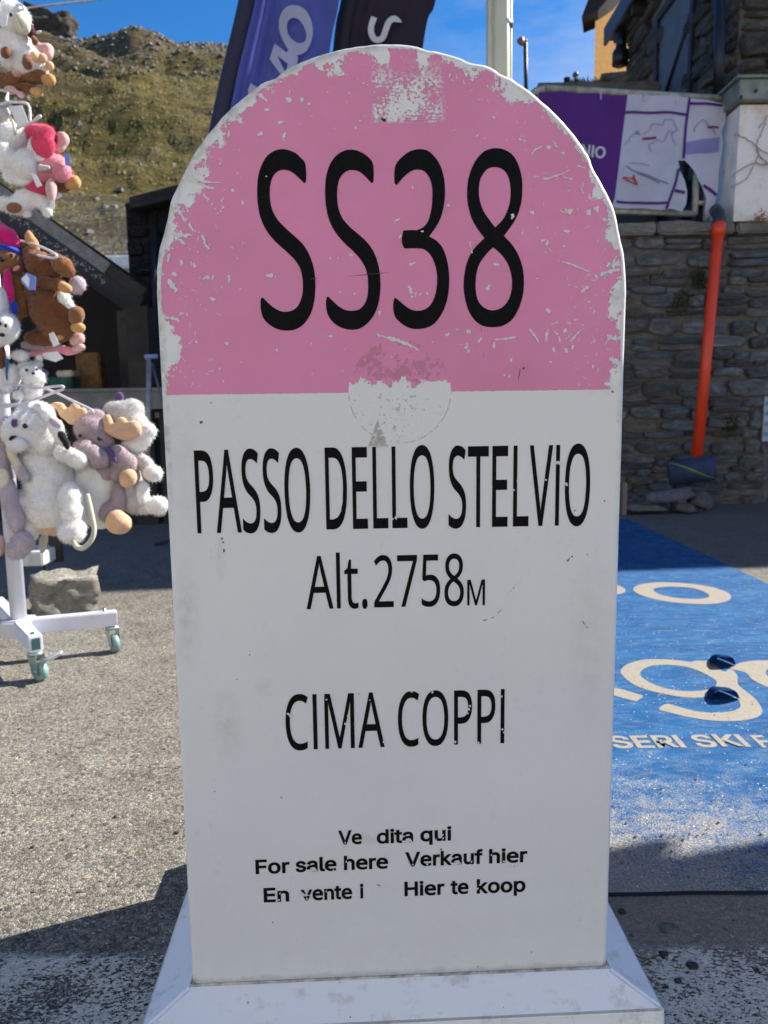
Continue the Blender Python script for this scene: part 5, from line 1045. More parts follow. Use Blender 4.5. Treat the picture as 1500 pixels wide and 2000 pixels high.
def smooth(pts, corners=(), k=4): return [(p.x, p.y) for p in catmull([(a, b, 0) for a, b in pts], k, True, corners)]
mat_shape([smooth(c8([(218,655),(240,630),(300,612),(400,604),(520,604),(640,612),(760,628),(860,652),(930,680),(953,705),(945,730),(900,750),(820,763),(700,765),(570,757),(450,742),(330,715),(250,685)])),
           smooth(c8([(370,655),(390,645),(450,636),(540,635),(640,642),(720,660),(775,685),(790,705),(770,718),(700,727),(600,724),(500,712),(420,692),(380,672)]))])
mat_shape([smooth(c8([(-260,660),(-120,620),(0,612),(90,622),(130,635),(158,655),(155,675),(120,688),(60,695),(-120,690)]))])
mat_shape([smooth(c8([(125,1280),(140,1240),(200,1205),(300,1182),(420,1178),(560,1187),(650,1200),(690,1190),(800,1190),(850,1240),(905,1272),(950,1252),(1000,1300),(1005,1365),(1060,1415),(1140,1480),(1185,1550),(1180,1590),(1130,1620),(1020,1640),(880,1642),(740,1630),(600,1605),(480,1575),(412,1553),(470,1513),(560,1535),(680,1568),(800,1580),(920,1575),(1000,1555),(1025,1525),(1000,1470),(960,1420),(890,1400),(830,1430),(760,1460),(660,1468),(540,1455),(400,1428),(270,1390),(180,1340)]), (27, 28, 6, 7, 8, 37)),
           smooth(c8([(272,1300),(280,1265),(330,1235),(400,1222),(500,1222),(600,1232),(700,1262),(780,1300),(840,1340),(840,1375),(800,1400),(720,1415),(620,1418),(520,1408),(420,1385),(330,1345)]))])
mat_shape([smooth(c8([(950,1248),(1010,1210),(1100,1192),(1231,1187),(1400,1192),(1560,1225),(1640,1290),(1620,1370),(1500,1415),(1350,1410),(1231,1386),(1120,1335),(1062,1278)])), smooth(c8([(1212,1280),(1235,1250),(1300,1230),(1400,1228),(1480,1260),(1500,1320),(1440,1360),(1330,1355),(1250,1320)]))])
mat_shape([c8([(-150, 1330), (60, 1392), (120, 1400), (290, 1450), (285, 1465), (240, 1495), (60, 1447), (-150, 1400)])])
def ground_text(s, x0px, x1px, ybase, ytop, bold):
    g = glyphs(s, 'I', bold); xs_ = [p[0] for _, cs in g for c in cs for p in c]; a = at_z(x0px, ybase, .012); b = at_z(x1px, ybase, .012); t_ = at_z(x0px, ytop, .012).y
    for ch, cs in g:
        cc = [[(a.x + (p[0] - min(xs_)) / (max(xs_) - min(xs_)) * (b.x - a.x), (a.y + b.y) / 2 + (p[1] + bold) / (CAP['I'] + 2 * bold) * (t_ - a.y)) for p in c] for c in cs]
        V, F = fill(cc, .0006, .0009); mesh('letter', [(x, y, z + .0094) for x, y, z in V], F, CRE, mt)
ground_text('SERI SKI', 1199, 1470, 1458.5, 1434, 24); ground_text('F', 1490, 1516, 1458.5, 1434, 24)
# lifted flaps of the mat
def flap(px0, px1, py, h, lab, dep=.09):
    a = at_z(px0, py, .012); b = at_z(px1, py, .012); bm = bmesh.new(); n, m = 14, 6; g = []
    for j in range(m + 1):
        for i in range(n + 1):
            s = i / n; t = j / m; w = math.sin(math.pi * s) ** .8
            y = a.y + dep * t * w; z = .012 + h * w * math.cos(t * math.pi / 2) ** .7 * (1 + .15 * math.sin(s * 9))
            if j == 0: pass
            g.append(bm.verts.new((a.x + (b.x - a.x) * s, y - .02 * w * (1 - t), z)))
    for j in range(m):
        for i in range(n):
            q = j * (n + 1) + i
            try: bm.faces.new([g[k] for k in (q, q + 1, q + n + 2, q + n + 1)])
            except ValueError: pass
    sm = bmesh.ops.solidify(bm, geom=bm.faces[:], thickness=.004)
    o = bm_obj('lifted_flap', bm, FLB, mt, True); return o
FLB = plain('mat_blue_flap', (.012, .065, .20), .95, var=.2, spec=.1)
flap(1389, 1438, 1300, .042, ''); flap(1384, 1446, 1366, .040, '')

# pebbles and grit lying on the ground and mat
PEB = rockmat('pebble_stone', (.05, .048, .045), (.16, .15, .13), (.42, .39, .33), 60, .004)
lib = []
for s in range(8):
    bm = bmesh.new(); rock_geo(bm, (0, 0, 0), (1, .85, .6), s + 40, 1, .5); me = bpy.data.meshes.new('pebble'); bm.to_mesh(me); bm.free(); lib.append(me)
def scatter(name, n, xr, yr, z, smin, smax, mat, lab, seed, dens=None):
    r = random.Random(seed); V = []; F = []
    for i in range(n):
        x, y = r.uniform(*xr), r.uniform(*yr)
        if dens and r.random() > dens(x, y): continue
        if -.40 < x < .42 and .9 < y < 1.55: continue
        s = smin * (smax / smin) ** (r.random() ** 2.2); me = r.choice(lib); M = Matrix.Translation((x, y, z + s * .25)) @ Matrix.Rotation(r.uniform(0, 6.3), 4, 'Z') @ Matrix.Scale(s, 4)
        n0 = len(V); V += [M @ v.co for v in me.vertices]; F += [tuple(n0 + k for k in p.vertices) for p in me.polygons]
    return tag(mesh(name, V, F, mat), lab, 'gravel', kind='stuff')
scatter('gravel', 3200, (-1.6, 1.6), (.85, 2.4), 0, .0012, .0055, PEB, 'loose grit and small stones on the asphalt around the milestone', 3, lambda x, y: 1.0 if y < MY0 or x < .1 else 0)
scatter('gravel', 2600, (.3, 1.5), (MY0 + .01, 2.4), .011, .001, .0045, PEB, 'grit and small stones strewn over the near part of the blue mat', 4, lambda x, y: max(.06, 1 - (y - MY0) / .55))
DP = plain('dark_pebble', (.035, .032, .03), .85, var=.3, sc=200)
for i, (px, py, s) in enumerate([(1351, 1892, .011), (1324, 1920, .008), (1296, 1868, .009), (1215, 1783, .008), (1215, 1935, .005), (225, 1597, .0055), (345, 1628, .006), (63, 1656, .005), (1300, 1932, .006), (1478, 1900, .006)]):
    bm = bmesh.new(); p = at_z(px, py); rock_geo(bm, p + Vector((0, 0, s * .4)), (s, s * .8, s * .6), i + 60, 2, .4); o = bm_obj('pebble', bm, DP, None, True); tag(o, ['largest dark pebble right of the plinth by the white road line', 'dark pebble on the white line below the largest one', 'dark pebble just right of the plinth above the twig', 'dark pebble beside the slab under the mat edge', 'tiny dark pebble against the plinth slope', 'dark pebble on sunlit asphalt, the right one of the upper two on the left', 'dark pebble on sunlit asphalt nearest the slab on the left', 'dark pebble on sunlit asphalt nearest the left picture edge', 'dark pebble left of the white line on the right side', 'dark pebble at the right picture edge below the mat'][i], 'pebble', 'dark pebbles on the asphalt')
bm = bmesh.new(); p = at_z(1308, 1815); rock_geo(bm, p, (.022, .015, .008), 71, 2, .3); o = bm_obj('flat_stone', bm, plain('green_grey_stone', (.10, .115, .10), .8, var=.3, sc=60), None, True); tag(o, 'flat greenish grey stone in the asphalt right of the plinth', 'stone')
p = at_z(1240, 1870, .006); tube_ = tube('twig', [at_z(x, y, .006) for x, y in ((1238, 1862), (1252, 1871), (1268, 1872), (1283, 1868))], .0012, plain('twig', (.14, .09, .06), .9), None, 5); tag(tube_, 'thin brown twig on the ground just right of the plinth', 'twig')

# ------------------------------------------------------------------ feather flags behind the milestone
def flag(name_lab, left, right, Y, mat, sleeve, seed, fold):
    """left/right: [(px,py)...] from top to bottom"""
    root = empty('feather_flag', at_z(700, 1150) , name_lab, 'flag')
    Lc = [p + Vector((.085, 0, 0)) for p in catmull([at_y(x, y, Y) for x, y in left], 10)]; Rc = catmull([at_y(x, y, Y) for x, y in right], 10)
    n = len(Lc); m = 40; V = []; F = []
    for i in range(n):
        for j in range(m + 1):
            t = j / m; p = Lc[i].lerp(Rc[i], t)
            d = fold * (math.sin(t * 38 + p.z * 1.2) * max(0, 1 - t * 1.9) + .5 * math.sin(t * 11 - p.z)) + .02 * noise.noise(Vector((t * 5, p.z * 1.5, seed)))
            V.append(p + Vector((0, d, 0)))
    for i in range(n - 1):
        for j in range(m): a = i * (m + 1) + j; F.append((a, a + 1, a + m + 2, a + m + 1))
    mesh('flag_cloth', V, F, mat, root, True)
    off = Vector((-.05, 0, 0))
    v_, f_ = tube_geo([p + off for p in Lc], .055, 10); mesh('pole_sleeve', v_, f_, sleeve, root, True)
    foot = Vector((Lc[-1].x - .04, Y, 0)); tube('pole', [Lc[-1] + off, foot + Vector((0, 0, .05))], .014, DK, root, 10)
    for an in (.4, 1.97): q = Vector((math.cos(an), math.sin(an), 0)) * .25; tube('base_leg', [foot - q + Vector((0, 0, .015)), foot + Vector((0, 0, .05)), foot + q + Vector((0, 0, .015))], .012, DK, root, 8)
    return root, Lc, Rc
FY1, FY2 = 5.2, 5.4
BLU = fabric('flag_blue', (.11, .13, .44), .35); SLV = plain('flag_sleeve', (.016, .014, .045), .7); NAVY = fabric('flag_black', (.022, .014, .03), .1)
f1, L1, R1 = flag('blue violet feather flag with large white letters M and O, leftmost behind the milestone', [(560, -420), (510, -200), (473, 0), (418, 240), (360, 560), (345, 700)], [(600, -420), (690, -200), (662, 0), (640, 130), (600, 560), (585, 700)], FY1, BLU, SLV, 1, .028)
f2, L2, R2 = flag('black feather flag with a white letter S right of the blue one', [(740, -420), (700, -200), (672, 0), (655, 110), (620, 560), (610, 700)], [(790, -420), (885, -200), (851, 0), (826, 92), (775, 560), (760, 700)], FY2, NAVY, plain('black_sleeve', (.006, .006, .008), .7), 2, .008)
FLW = fabric('flag_letter_white', (.55, .57, .70), .4)
def flag_letter(conts, Y, root, mat=FLW):
    cs = [[(lambda q: (q.x, q.z))(at_y(x, y, Y - .045)) for x, y in c] for c in conts]
    V, F = fill(unify(cs)); mesh('letter', [(x, Y - .045 + .006 * math.sin(z * 14), z) for x, z, _ in V], F, mat, root)
c5 = lambda p: crop(300, 0, 3.75, p)
flag_letter([smooth(c5([(1030,38),(1100,62),(1148,130),(1166,220),(1155,300),(1118,375),(1055,405),(1000,380),(955,310),(922,230),(918,150),(938,90),(975,50)])), smooth(c5([(975,190),(985,150),(1020,128),(1062,140),(1100,190),(1118,250),(1108,300),(1065,315),(1018,290),(985,245)]))], FY1, f1)
flag_letter([c5([(850, 435), (886, 318), (975, 385), (1008, 330), (1060, 425), (1040, 520), (960, 560), (985, 470), (905, 410), (965, 530), (930, 545)])], FY1, f1)
flag_letter([c5([(690, 660), (712, 610), (760, 640), (740, 720), (700, 720)])], FY1, f1)
def stroke(pts, w, ox, oy, s):
    P = catmull([(a, b, 0) for a, b in pts], 6); L = []; Rr = []
    for i, p in enumerate(P):
        t = (P[min(i + 1, len(P) - 1)] - P[max(i - 1, 0)]).normalized(); n_ = Vector((t.y, -t.x, 0)) * w / 2; L.append(p + n_); Rr.append(p - n_)
    return crop(ox, oy, s, [(p.x, p.y) for p in L + Rr[::-1]])
flag_letter([stroke([(303, 126), (282, 190), (282, 240), (305, 282), (345, 288), (372, 260), (392, 205), (412, 160), (448, 138), (482, 165), (487, 220), (470, 310)], 44, 650, 0, 3.75)], FY2, f2, fabric('flag_letter_bright', (.78, .78, .84), .3))

# ------------------------------------------------------------------ market stall with sloping roof (left)
KY = 6.2
stl = empty('market_stall', at_y(150, 1000, KY), 'dark open market stall with a low sloping roof behind the toy rack', 'stall')
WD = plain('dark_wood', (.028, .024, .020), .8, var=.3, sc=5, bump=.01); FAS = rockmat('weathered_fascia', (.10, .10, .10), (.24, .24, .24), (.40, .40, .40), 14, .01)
a = at_y(40, 390, KY - .25); b = at_y(278, 560, KY - .25)
d = (b - a).normalized(); nn = Vector((-d.z, 0, d.x)); 
def slope_box(name, p, q, th, y0, y1, mat, par, up=0.0):
    bm = bmesh.new(); P = [p + nn * up, q + nn * up, q + nn * (up + th), p + nn * (up + th)]
    A = [bm.verts.new((w.x, y0, w.z)) for w in P]; B = [bm.verts.new((w.x - .36 * (y1 - y0), y1, w.z)) for w in P]
    bm.faces.new(A); bm.faces.new(B[::-1])
    for k in range(4): bm.faces.new((A[k], A[(k + 1) % 4], B[(k + 1) % 4], B[k]))
    return bm_obj(name, bm, mat, par)
pk = a - d * 1.2
roof = slope_box('roof', pk, b + d * .03, .05, KY - .22, KY + 2.4, plain('roof_felt', (.06, .06, .062), .8, var=.2), stl, -.045)
slope_box('fascia_board', pk, b - d * .28, .085, KY - .27, KY - .23, FAS, roof, -.08); slope_box('fascia_board', b - d * .275, b + d * .04, .07, KY - .27, KY - .23, WD, roof, -.075)
# lace trim of small icicle lights hanging below the fascia
V = []; F = []; r = random.Random(4)
for i in range(520):
    t = r.random(); p = pk.lerp(b - d * .25, t) - nn * (.135 + .015 * math.sin(t * 160) + r.gauss(0, .012)); s = r.uniform(.004, .014); n0 = len(V)
    V += [Vector((p.x - s * .5, KY - .24, p.z)), Vector((p.x + s, KY - .25, p.z - s * .5)), Vector((p.x + s * .3, KY - .24, p.z + s * .6))]; F.append((n0, n0 + 1, n0 + 2))
tag(mesh('lace_trim', V, F, plain('trim_grey', (.34, .34, .36), .7), roof), kind='stuff')
WDB = plain('shaded_board', (.010, .009, .008), .9)  # near black: darkness of the stall interior painted into the back wall
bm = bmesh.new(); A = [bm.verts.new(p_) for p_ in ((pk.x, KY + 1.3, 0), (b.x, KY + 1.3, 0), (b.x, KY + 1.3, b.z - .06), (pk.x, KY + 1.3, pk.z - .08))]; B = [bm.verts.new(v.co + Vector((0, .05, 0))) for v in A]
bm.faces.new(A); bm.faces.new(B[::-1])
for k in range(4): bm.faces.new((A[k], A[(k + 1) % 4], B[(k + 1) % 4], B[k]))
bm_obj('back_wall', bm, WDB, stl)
box('side_panel', (at_y(258, 700, KY).x, KY - .1, 0), (b.x - .02, KY + 1.59, b.z - .12), WD, stl)
pn = box('leaning_board', (at_y(185, 600, KY).x, KY + .5, .8), (at_y(250, 600, KY).x, KY + .53, 1.75), plain('brown_board', (.035, .03, .028), .7, var=.2), stl, M=None)
cz0 = at_y(200, 800, KY).z; cz1 = at_y(200, 766, KY).z
CT = plain('counter_board', (.19, .185, .18), .8, var=.15, sc=9)
ct = box('counter', (pk.x, KY - .18, cz0), (at_y(332, 780, KY).x, KY - .13, cz1), CT, stl)
box('counter_top', (pk.x, KY - .2, cz1 + .001), (at_y(332, 780, KY).x, KY + .35, cz1 + .025), CT, stl)
for px in (110, 240, 322): q = at_y(px, 900, KY); box('counter_leg', (q.x, KY - .1, 0), (q.x + .05, KY - .05, cz0), WD, stl)
box('shelf_board', (at_y(240, 812, KY).x, KY - .05, at_y(240, 817, KY).z), (at_y(324, 812, KY).x, KY + .02, at_y(240, 806, KY).z), plain('shelf_beige', (.42, .33, .22), .7), stl)
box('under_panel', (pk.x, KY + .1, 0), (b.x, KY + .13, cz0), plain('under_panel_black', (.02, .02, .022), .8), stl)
for q, lab, c, w, h in ((170, 'ochre coloured folded garment in the shadow inside the stall', (.16, .085, .02), .20, .30), (115, 'dark green crate on the stall counter', (.02, .10, .075), .32, .10), (140, 'pale box edge on the stall counter behind the toys', (.55, .45, .33), .14, .05)):
    p = at_y(q, 762, KY + .15)
    z0 = cz1 + .026 + (.1 if h == .05 else 0)
    o = box('goods', (p.x - w / 2, KY + (.02 if h < .2 else .2), z0), (p.x + w / 2, KY + (.19 if h < .2 else .34), z0 + h), plain('goods', c, .8, var=.3), None, .012); tag(o, lab, 'goods')
# slate hut behind / right of the stall, half hidden by the milestone
hut = empty('slate_hut', at_y(330, 980, 7.6), 'dark slate hut corner with a slanted top between the stall and the milestone', 'hut')
hb = box('hut_wall', (at_y(262, 700, 7.6).x, 7.6, 0), (.3, 10.5, at_y(300, 398, 7.6).z), rockmat('dark_mortar', (.02, .02, .018), (.05, .048, .044), (.09, .085, .08), 9, .03), hut)
DSL = rockmat('dark_slate', (.020, .020, .021), (.045, .045, .046), (.10, .10, .10), 3, .05)
STD = stone_mat('dark_hut_stone', [(0, (.022, .022, .024)), (.5, (.045, .045, .048)), (1, (.07, .066, .06))], .2)
stone_wall(hb, (at_y(262, 700, 7.6).x, 7.6, 0), (1, 0, 0), 1.1, at_y(300, 398, 7.6).z, STD, 31, course=(.14, .3), length=(.2, .55), proud=.06, limit=120)
q0 = at_y(256, 388, 7.4); q1 = at_y(372, 338, 7.4)
bm = bmesh.new(); A = [bm.verts.new(p) for p in ((q0.x, 7.35, q0.z - .10), (q1.x + .5, 7.35, q1.z - .1), (q1.x + .5, 7.35, q1.z + .03), (q0.x, 7.35, q0.z))]; B = [bm.verts.new((v.co.x, 10.5, v.co.z)) for v in A]
bm.faces.new(A); bm.faces.new(B[::-1])
for k in range(4): bm.faces.new((A[k], A[(k + 1) % 4], B[(k + 1) % 4], B[k]))
bm_obj('slate_roof', bm, DSL, hut)
tube('drain_tube', [at_y(302, 410, 7.5), at_y(300, 800, 7.5)], .03, DK, hut, 8)
# white strip (tarpaulin) seen between stall roof and hut
w0 = at_y(186, 524, 12.3); w1 = at_y(262, 497, 12.3)
o = box('white_tarpaulin', (w0.x, 12.3, w0.z), (w1.x + .6, 12.8, w1.z), plain('tarp_white', (.8, .8, .8), .6), None, .03); tag(o, 'bright white tarpaulin patch between the stall roof and the slate hut', 'tarpaulin')
bank = box('stony_bank', (-14, 13, -.1), (-2.0, 26, at_y(220, 520, 14).z - .0), RUB if False else rockmat('bank_gravel', (.10, .09, .07), (.24, .22, .19), (.5, .48, .44), 3, .06)); tag(bank, kind='structure')
# metal stand
msd = empty('metal_stand', at_y(292, 960, 5.2), 'slim chrome folding stand with a blue cap between the toys and the milestone', 'stand')
CHR = plain('chrome', (.36, .33, .32), .5, .7)
tube('leg', [at_y(291, 700, 5.2), at_y(288, 1000, 5.2)], .017, CHR, msd, 12); tube('strut', [at_y(297, 710, 5.25), at_y(322, 800, 5.3), at_y(345, 905, 5.35)], .010, plain('dull_metal', (.12, .12, .13), .5, .6), msd, 8)
tube('top_cap', [at_y(283, 697, 5.2), at_y(308, 696, 5.2)], .016, plain('cap_blue', (.20, .26, .50), .5), msd, 10)
# cable crossing the sky
tube_ = tube('overhead_cable', [at_y(-200, 55, 5)] + [at_y(30 + k * 20, 18 - k * 2.4 + .08 * (k - 4) ** 2, 5) for k in range(8)] + [at_y(600, -60, 5)], .006, plain('cable_grey', (.45, .45, .45), .6), None, 6); tag(tube_, 'thin grey cable crossing the sky above the hill', 'cable')
# unseen pale facade added behind the viewer to bounce neutral light
ho = empty('bounce_building', (-3, -11, 0), 'pale plastered building added behind the viewer to bounce sunlight', 'building', rz=-.42)
HW = plain('bounce_plaster', (.72, .68, .60), .9, var=.05, sc=1)
hw = local(box('bounce_wall', (-16, -8, 0), (16, 0, 9.5), HW, ho)); local(box('roof', (-16.6, -8.6, 9.501), (16.6, .6, 9.9), RF, ho))
for k in range(9):
    for j in range(3):
        x = -14 + k * 3.3; z = 1 + j * 2.9
        w_ = local(box('window', (x, -.05, z), (x + 1.1, .03, z + 1.4), plain('window_glass', (.05, .06, .08), .1) if (k + j) == 0 else bpy.data.materials['window_glass'], ho))
# unseen parasol added right of the frame; its scalloped rim shades the foreground
par = empty('shade_parasol', (3.72, 1.40, 0), 'wide scalloped parasol added out of view to shade the foreground', 'parasol')
PCL = fabric('shade_canvas', (.55, .12, .10), .05)
def parasol(cx, cy, R_, zr, hgt):
    n = 28; V = [(cx, cy, zr + hgt)]; F = []; seg = 8
    for i in range(n * seg):
        a = 2 * math.pi * i / (n * seg); s = (i % seg) / seg; k = 1 - .10 * math.sin(math.pi * s)
        V.append((cx + R_ * k * math.cos(a), cy + R_ * k * math.sin(a), zr))
    m = n * seg
    for i in range(m):
        a = 2 * math.pi * i / m; s = (i % seg) / seg; V.append((cx + R_ * math.cos(a), cy + R_ * math.sin(a), zr - .05 - .16 * math.sin(math.pi * s)))
    for i in range(m):
        j = (i + 1) % m; F.append((0, 1 + i, 1 + j)); F.append((1 + i, 1 + m + i, 1 + m + j, 1 + j))
    local(mesh('canopy', [(x - cx, y - cy, z) for x, y, z in V], F, PCL, par))
    local(tube('pole', [(0, 0, 0), (0, 0, zr + hgt)], .025, DK, par, 10))
    local(tube('foot', [(0, 0, 0), (0, 0, .08)], .3, DK, par, 20))
parasol(4.0, 1.40, 1.42, 2.95, .45)

# ------------------------------------------------------------------ rack of plush toys (left)
RD_ = 2.60
rack = empty('toy_rack', at_z(40, 1290), 'white wheeled metal display rack with wire arms holding plush toys', 'display rack')
WHM = plain('white_powder_coat', (.66, .67, .74), .35, .0, .06, 8); WIRE = plain('white_wire', (.72, .70, .74), .35)
hub = at_z(38, 1224, .13)
tube('pole', [Vector((hub.x, hub.y, .10)), Vector((hub.x, hub.y, 2.45))], .028, WHM, rack, 16)
def bar(p, q, w=.022, h=.028, name='foot_bar'):
    p, q = Vector(p), Vector(q); d = (q - p); L = d.length; ang = math.atan2(d.y, d.x)
    M = Matrix.Translation(p) @ Matrix.Rotation(ang, 4, 'Z')
    return box(name, (0, -w, -h), (L, w, h), WHM, rack, .004, M)
tipR = at_z(229, 1206, .13); tipN = at_z(70, 1258, .13)
tl_ = hub - (tipR - hub) * 1.0; tf = hub - (tipN - hub) * 1.6
bar(tl_, tipR); bar(hub, tipN, .024, .03); bar(tf, hub, .022, .028)
box('hub_block', hub + Vector((-.05, -.05, -.035)), hub + Vector((.05, .05, .033)), WHM, rack, .008)
MET = plain('zinc', (.42, .52, .50), .3, .8); RUBB = plain('caster_rubber', (.20, .32, .30), .45); OPEN = plain('tube_inside', (.03, .09, .10), .6)
d_ = (tipN - hub).normalized(); side_ = Vector((-d_.y, d_.x, 0))
p = tipN + d_ * .0012; mesh('tube_opening', [p + side_ * a + Vector((0, 0, b)) for a, b in ((-.014, -.02), (.014, -.02), (.014, .02), (-.014, .02))], [(0, 1, 2, 3)], OPEN, rack)
def caster(c, ang, brake):
    e = bm_none = None
    ax = Vector((math.cos(ang), math.sin(ang), 0)); sd = Vector((-ax.y, ax.x, 0)); R_ = .034
    w = c + ax * .014; w.z = R_
    wheel = tube('caster_wheel', [w - sd * .012, w - sd * .010, w + sd * .010, w + sd * .012], [R_ * .85, R_, R_, R_ * .85], RUBB, rack, 22)
    tube('axle', [w - sd * .02, w + sd * .02], .006, MET, wheel, 8)
    for s in (-1, 1):
        q = w + sd * .017 * s; t = c + sd * .017 * s; t.z = .09
        mesh('caster_fork', [q + ax * .016 + Vector((0, 0, -.01)), q - ax * .012 + Vector((0, 0, -.012)), t - ax * .024, t + ax * .022,
             q + ax * .016 + Vector((0, 0, -.01)) + sd * .002 * s, q - ax * .012 + Vector((0, 0, -.012)) + sd * .002 * s, t - ax * .024 + sd * .002 * s, t + ax * .022 + sd * .002 * s],
             [(0, 1, 2, 3), (7, 6, 5, 4), (0, 4, 5, 1), (1, 5, 6, 2), (2, 6, 7, 3), (3, 7, 4, 0)], MET, rack)
    tp = Vector((c.x, c.y, .088)); tube('caster_plate', [tp, tp + Vector((0, 0, .012))], .026, MET, rack, 16)
    if brake:
        v_ = [w + Vector((0, 0, .02)) + ax * .0, w + Vector((0, 0, .045)) + Vector((.085, .0, .03))]
        tube('brake_lever', [w + Vector((.015, -.01, .035)), w + Vector((.05, -.015, .05)), w + Vector((.09, -.02, .072))], [.012, .010, .006], plain('lever_steel', (.75, .78, .78), .25, .6), rack, 8)
caster(tipR - (tipR - hub).normalized() * .02, -.9, False); caster(tipN - d_ * .015, -.5, True); caster(tl_, 1.2, False); caster(tf, 2, False)
q = tipR - (tipR - hub).normalized() * .045; tube('bolt', [q, q + Vector((0, 0, .04))], .007, plain('bolt_steel', (.7, .7, .68), .2, .9), rack, 8)
q = tipN - d_ * .03; tube('bolt', [q, q + Vector((0, 0, .034))], .010, plain('bolt_brass', (.4, .38, .3), .3, .9), rack, 8)
def wire(pts, D=RD_, r=.0042, closed=False): tube('wire_arm', [at_d(x, y, D + z * D / 1500) for x, y, z in catmull(pts, 4, closed)], r, WIRE, rack, 6, closed)
wire([(-40, 12, 0), (12, 9, -20), (38, 9, -40), (46, 14, -45), (42, 20, -45), (22, 17, -35)])
wire([(-30, 178, 10), (14, 178, -20), (13, 198, -40), (54, 203, -80), (60, 238, -85), (76, 226, -90), (75, 232, -90), (30, 252, -60)])
wire([(14, 176, -20), (12, 200, -30), (-20, 205, -30)])
wire([(40, 470, 0), (75, 480, -30), (108, 496, -55), (104, 504, -55), (70, 498, -30)])
wire([(-30, 795, -20), (30, 792, -40), (110, 765, -80), (122, 760, -85), (118, 754, -85), (60, 760, -50)]); wire([(-30, 770, 0), (42, 752, -20), (92, 760, -50), (140, 782, -80), (178, 800, -95), (180, 806, -95)])
wire([(-20, 788, -20), (36, 788, -30), (38, 760, -30)])
for zz in (2.4, 1.98, 1.55, 1.1): tube('ring_collar', [Vector((hub.x, hub.y, zz)), Vector((hub.x, hub.y, zz + .05))], .04, WHM, rack, 14)

def plush(name, c, fuzz=.5):
    t = NT(name, .95); v = t.pos(); n = t.noise(v, 22, 6, .65); f = t.noise(v, 420, 2, .6)
    cc = t.mix(1, t.ramp(n, [(.3, tuple(x * .84 for x in c)), (.7, tuple(min(.9, x * 1.06) for x in c))]), t.ramp(f, [(.3, .82), (.7, 1.1)]), 'MULTIPLY')
    t.fin(cc, normal=t.bump(t.math('ADD', f, t.math('MULTIPLY', n, .7)), .004, .6), spec=.15)
    t.b.inputs['Sheen Weight'].default_value = .35; t.b.inputs['Sheen Roughness'].default_value = .5
    return t.m
def furm(m):
    c = m
    t = NT(c.name + '_fur', .95); src = c.node_tree
    return t
PM = {}
def pm(key):
    C_ = {'white': (.88, .86, .82), 'grey': (.56, .55, .52), 'lilac': (.43, .34, .36), 'lilac2': (.52, .45, .50), 'peach': (.74, .46, .28), 'tan': (.60, .33, .12), 'brown': (.20, .075, .03), 'brown2': (.26, .12, .045), 'dark': (.075, .032, .02),
          'pink': (.72, .07, .15), 'pinklt': (.78, .30, .36), 'magenta': (.66, .01, .18), 'blue': (.01, .05, .50), 'cream': (.74, .68, .54), 'black': (.012, .011, .014), 'purple': (.12, .07, .20), 'blush': (.70, .45, .42), 'ice': (.72, .70, .72), 'strap': (.62, .60, .48), 'skyblue': (.03, .14, .42)}
    if key not in PM:
        PM[key] = plush('plush_' + key, C_[key])
        t = NT('fur_' + key, .9); n = t.noise(t.pos(), 22, 4); c = C_[key]
        cc = t.ramp(n, [(.3, tuple(x * .9 for x in c)), (.7, tuple(min(.92, x * 1.12) for x in c))])
        t.fin(cc, spec=.1); tl = t.n.new('ShaderNodeBsdfTranslucent'); t.set(tl.inputs[0], cc); mm = t.n.new('ShaderNodeMixShader'); mm.inputs[0].default_value = .55
        t.l.new(t.b.outputs[0], mm.inputs[1]); t.l.new(tl.outputs[0], mm.inputs[2]); t.l.new(mm.outputs[0], t.out.inputs[0]); PM[key + '_f'] = t.m
    return PM[key]
EYE = NT('eye_bead', .12).fin((.006, .006, .007))
CAMROT = Matrix((RT, UP, -FW)).transposed()
def blob_mesh(blobs, D, vox=.0065, noise_a=.0022):
    bm = bmesh.new(); s = D / 1500
    for b in blobs:
        px, py, dz, rx, ry = b[:5]; rz = b[5] if len(b) > 5 and b[5] else min(rx, ry) * .95; rot = b[6] if len(b) > 6 else 0
        b2 = bmesh.new(); bmesh.ops.create_icosphere(b2, subdivisions=3 if len(blobs) > 1 or max(rx, ry) > 9 else 2, radius=1)
        M = Matrix.Translation(at_d(px, py, D + dz * s)) @ CAMROT.to_4x4() @ Matrix.Rotation(-math.radians(rot), 4, 'Z') @ Matrix.Diagonal((rx * s, ry * s, rz * s, 1))
        bmesh.ops.transform(b2, matrix=M, verts=b2.verts); me = bpy.data.meshes.new('t'); b2.to_mesh(me); b2.free(); bm.from_mesh(me); bpy.data.meshes.remove(me)
    me = bpy.data.meshes.new('part'); bm.to_mesh(me); bm.free()
    if len(blobs) > 1:
        o = bpy.data.objects.new('t', me); col.objects.link(o); m = o.modifiers.new('r', 'REMESH'); m.mode = 'VOXEL'; m.voxel_size = vox
        sm = o.modifiers.new('s', 'SMOOTH'); sm.factor = .6; sm.iterations = 4
        dg = bpy.context.evaluated_depsgraph_get(); me2 = bpy.data.meshes.new_from_object(o.evaluated_get(dg)); bpy.data.objects.remove(o); bpy.data.meshes.remove(me); me = me2
    if noise_a:
        for v in me.vertices: v.co += v.normal * (noise.noise(v.co * 22) * noise_a + noise.noise(v.co * 90) * noise_a * .5)
    return me
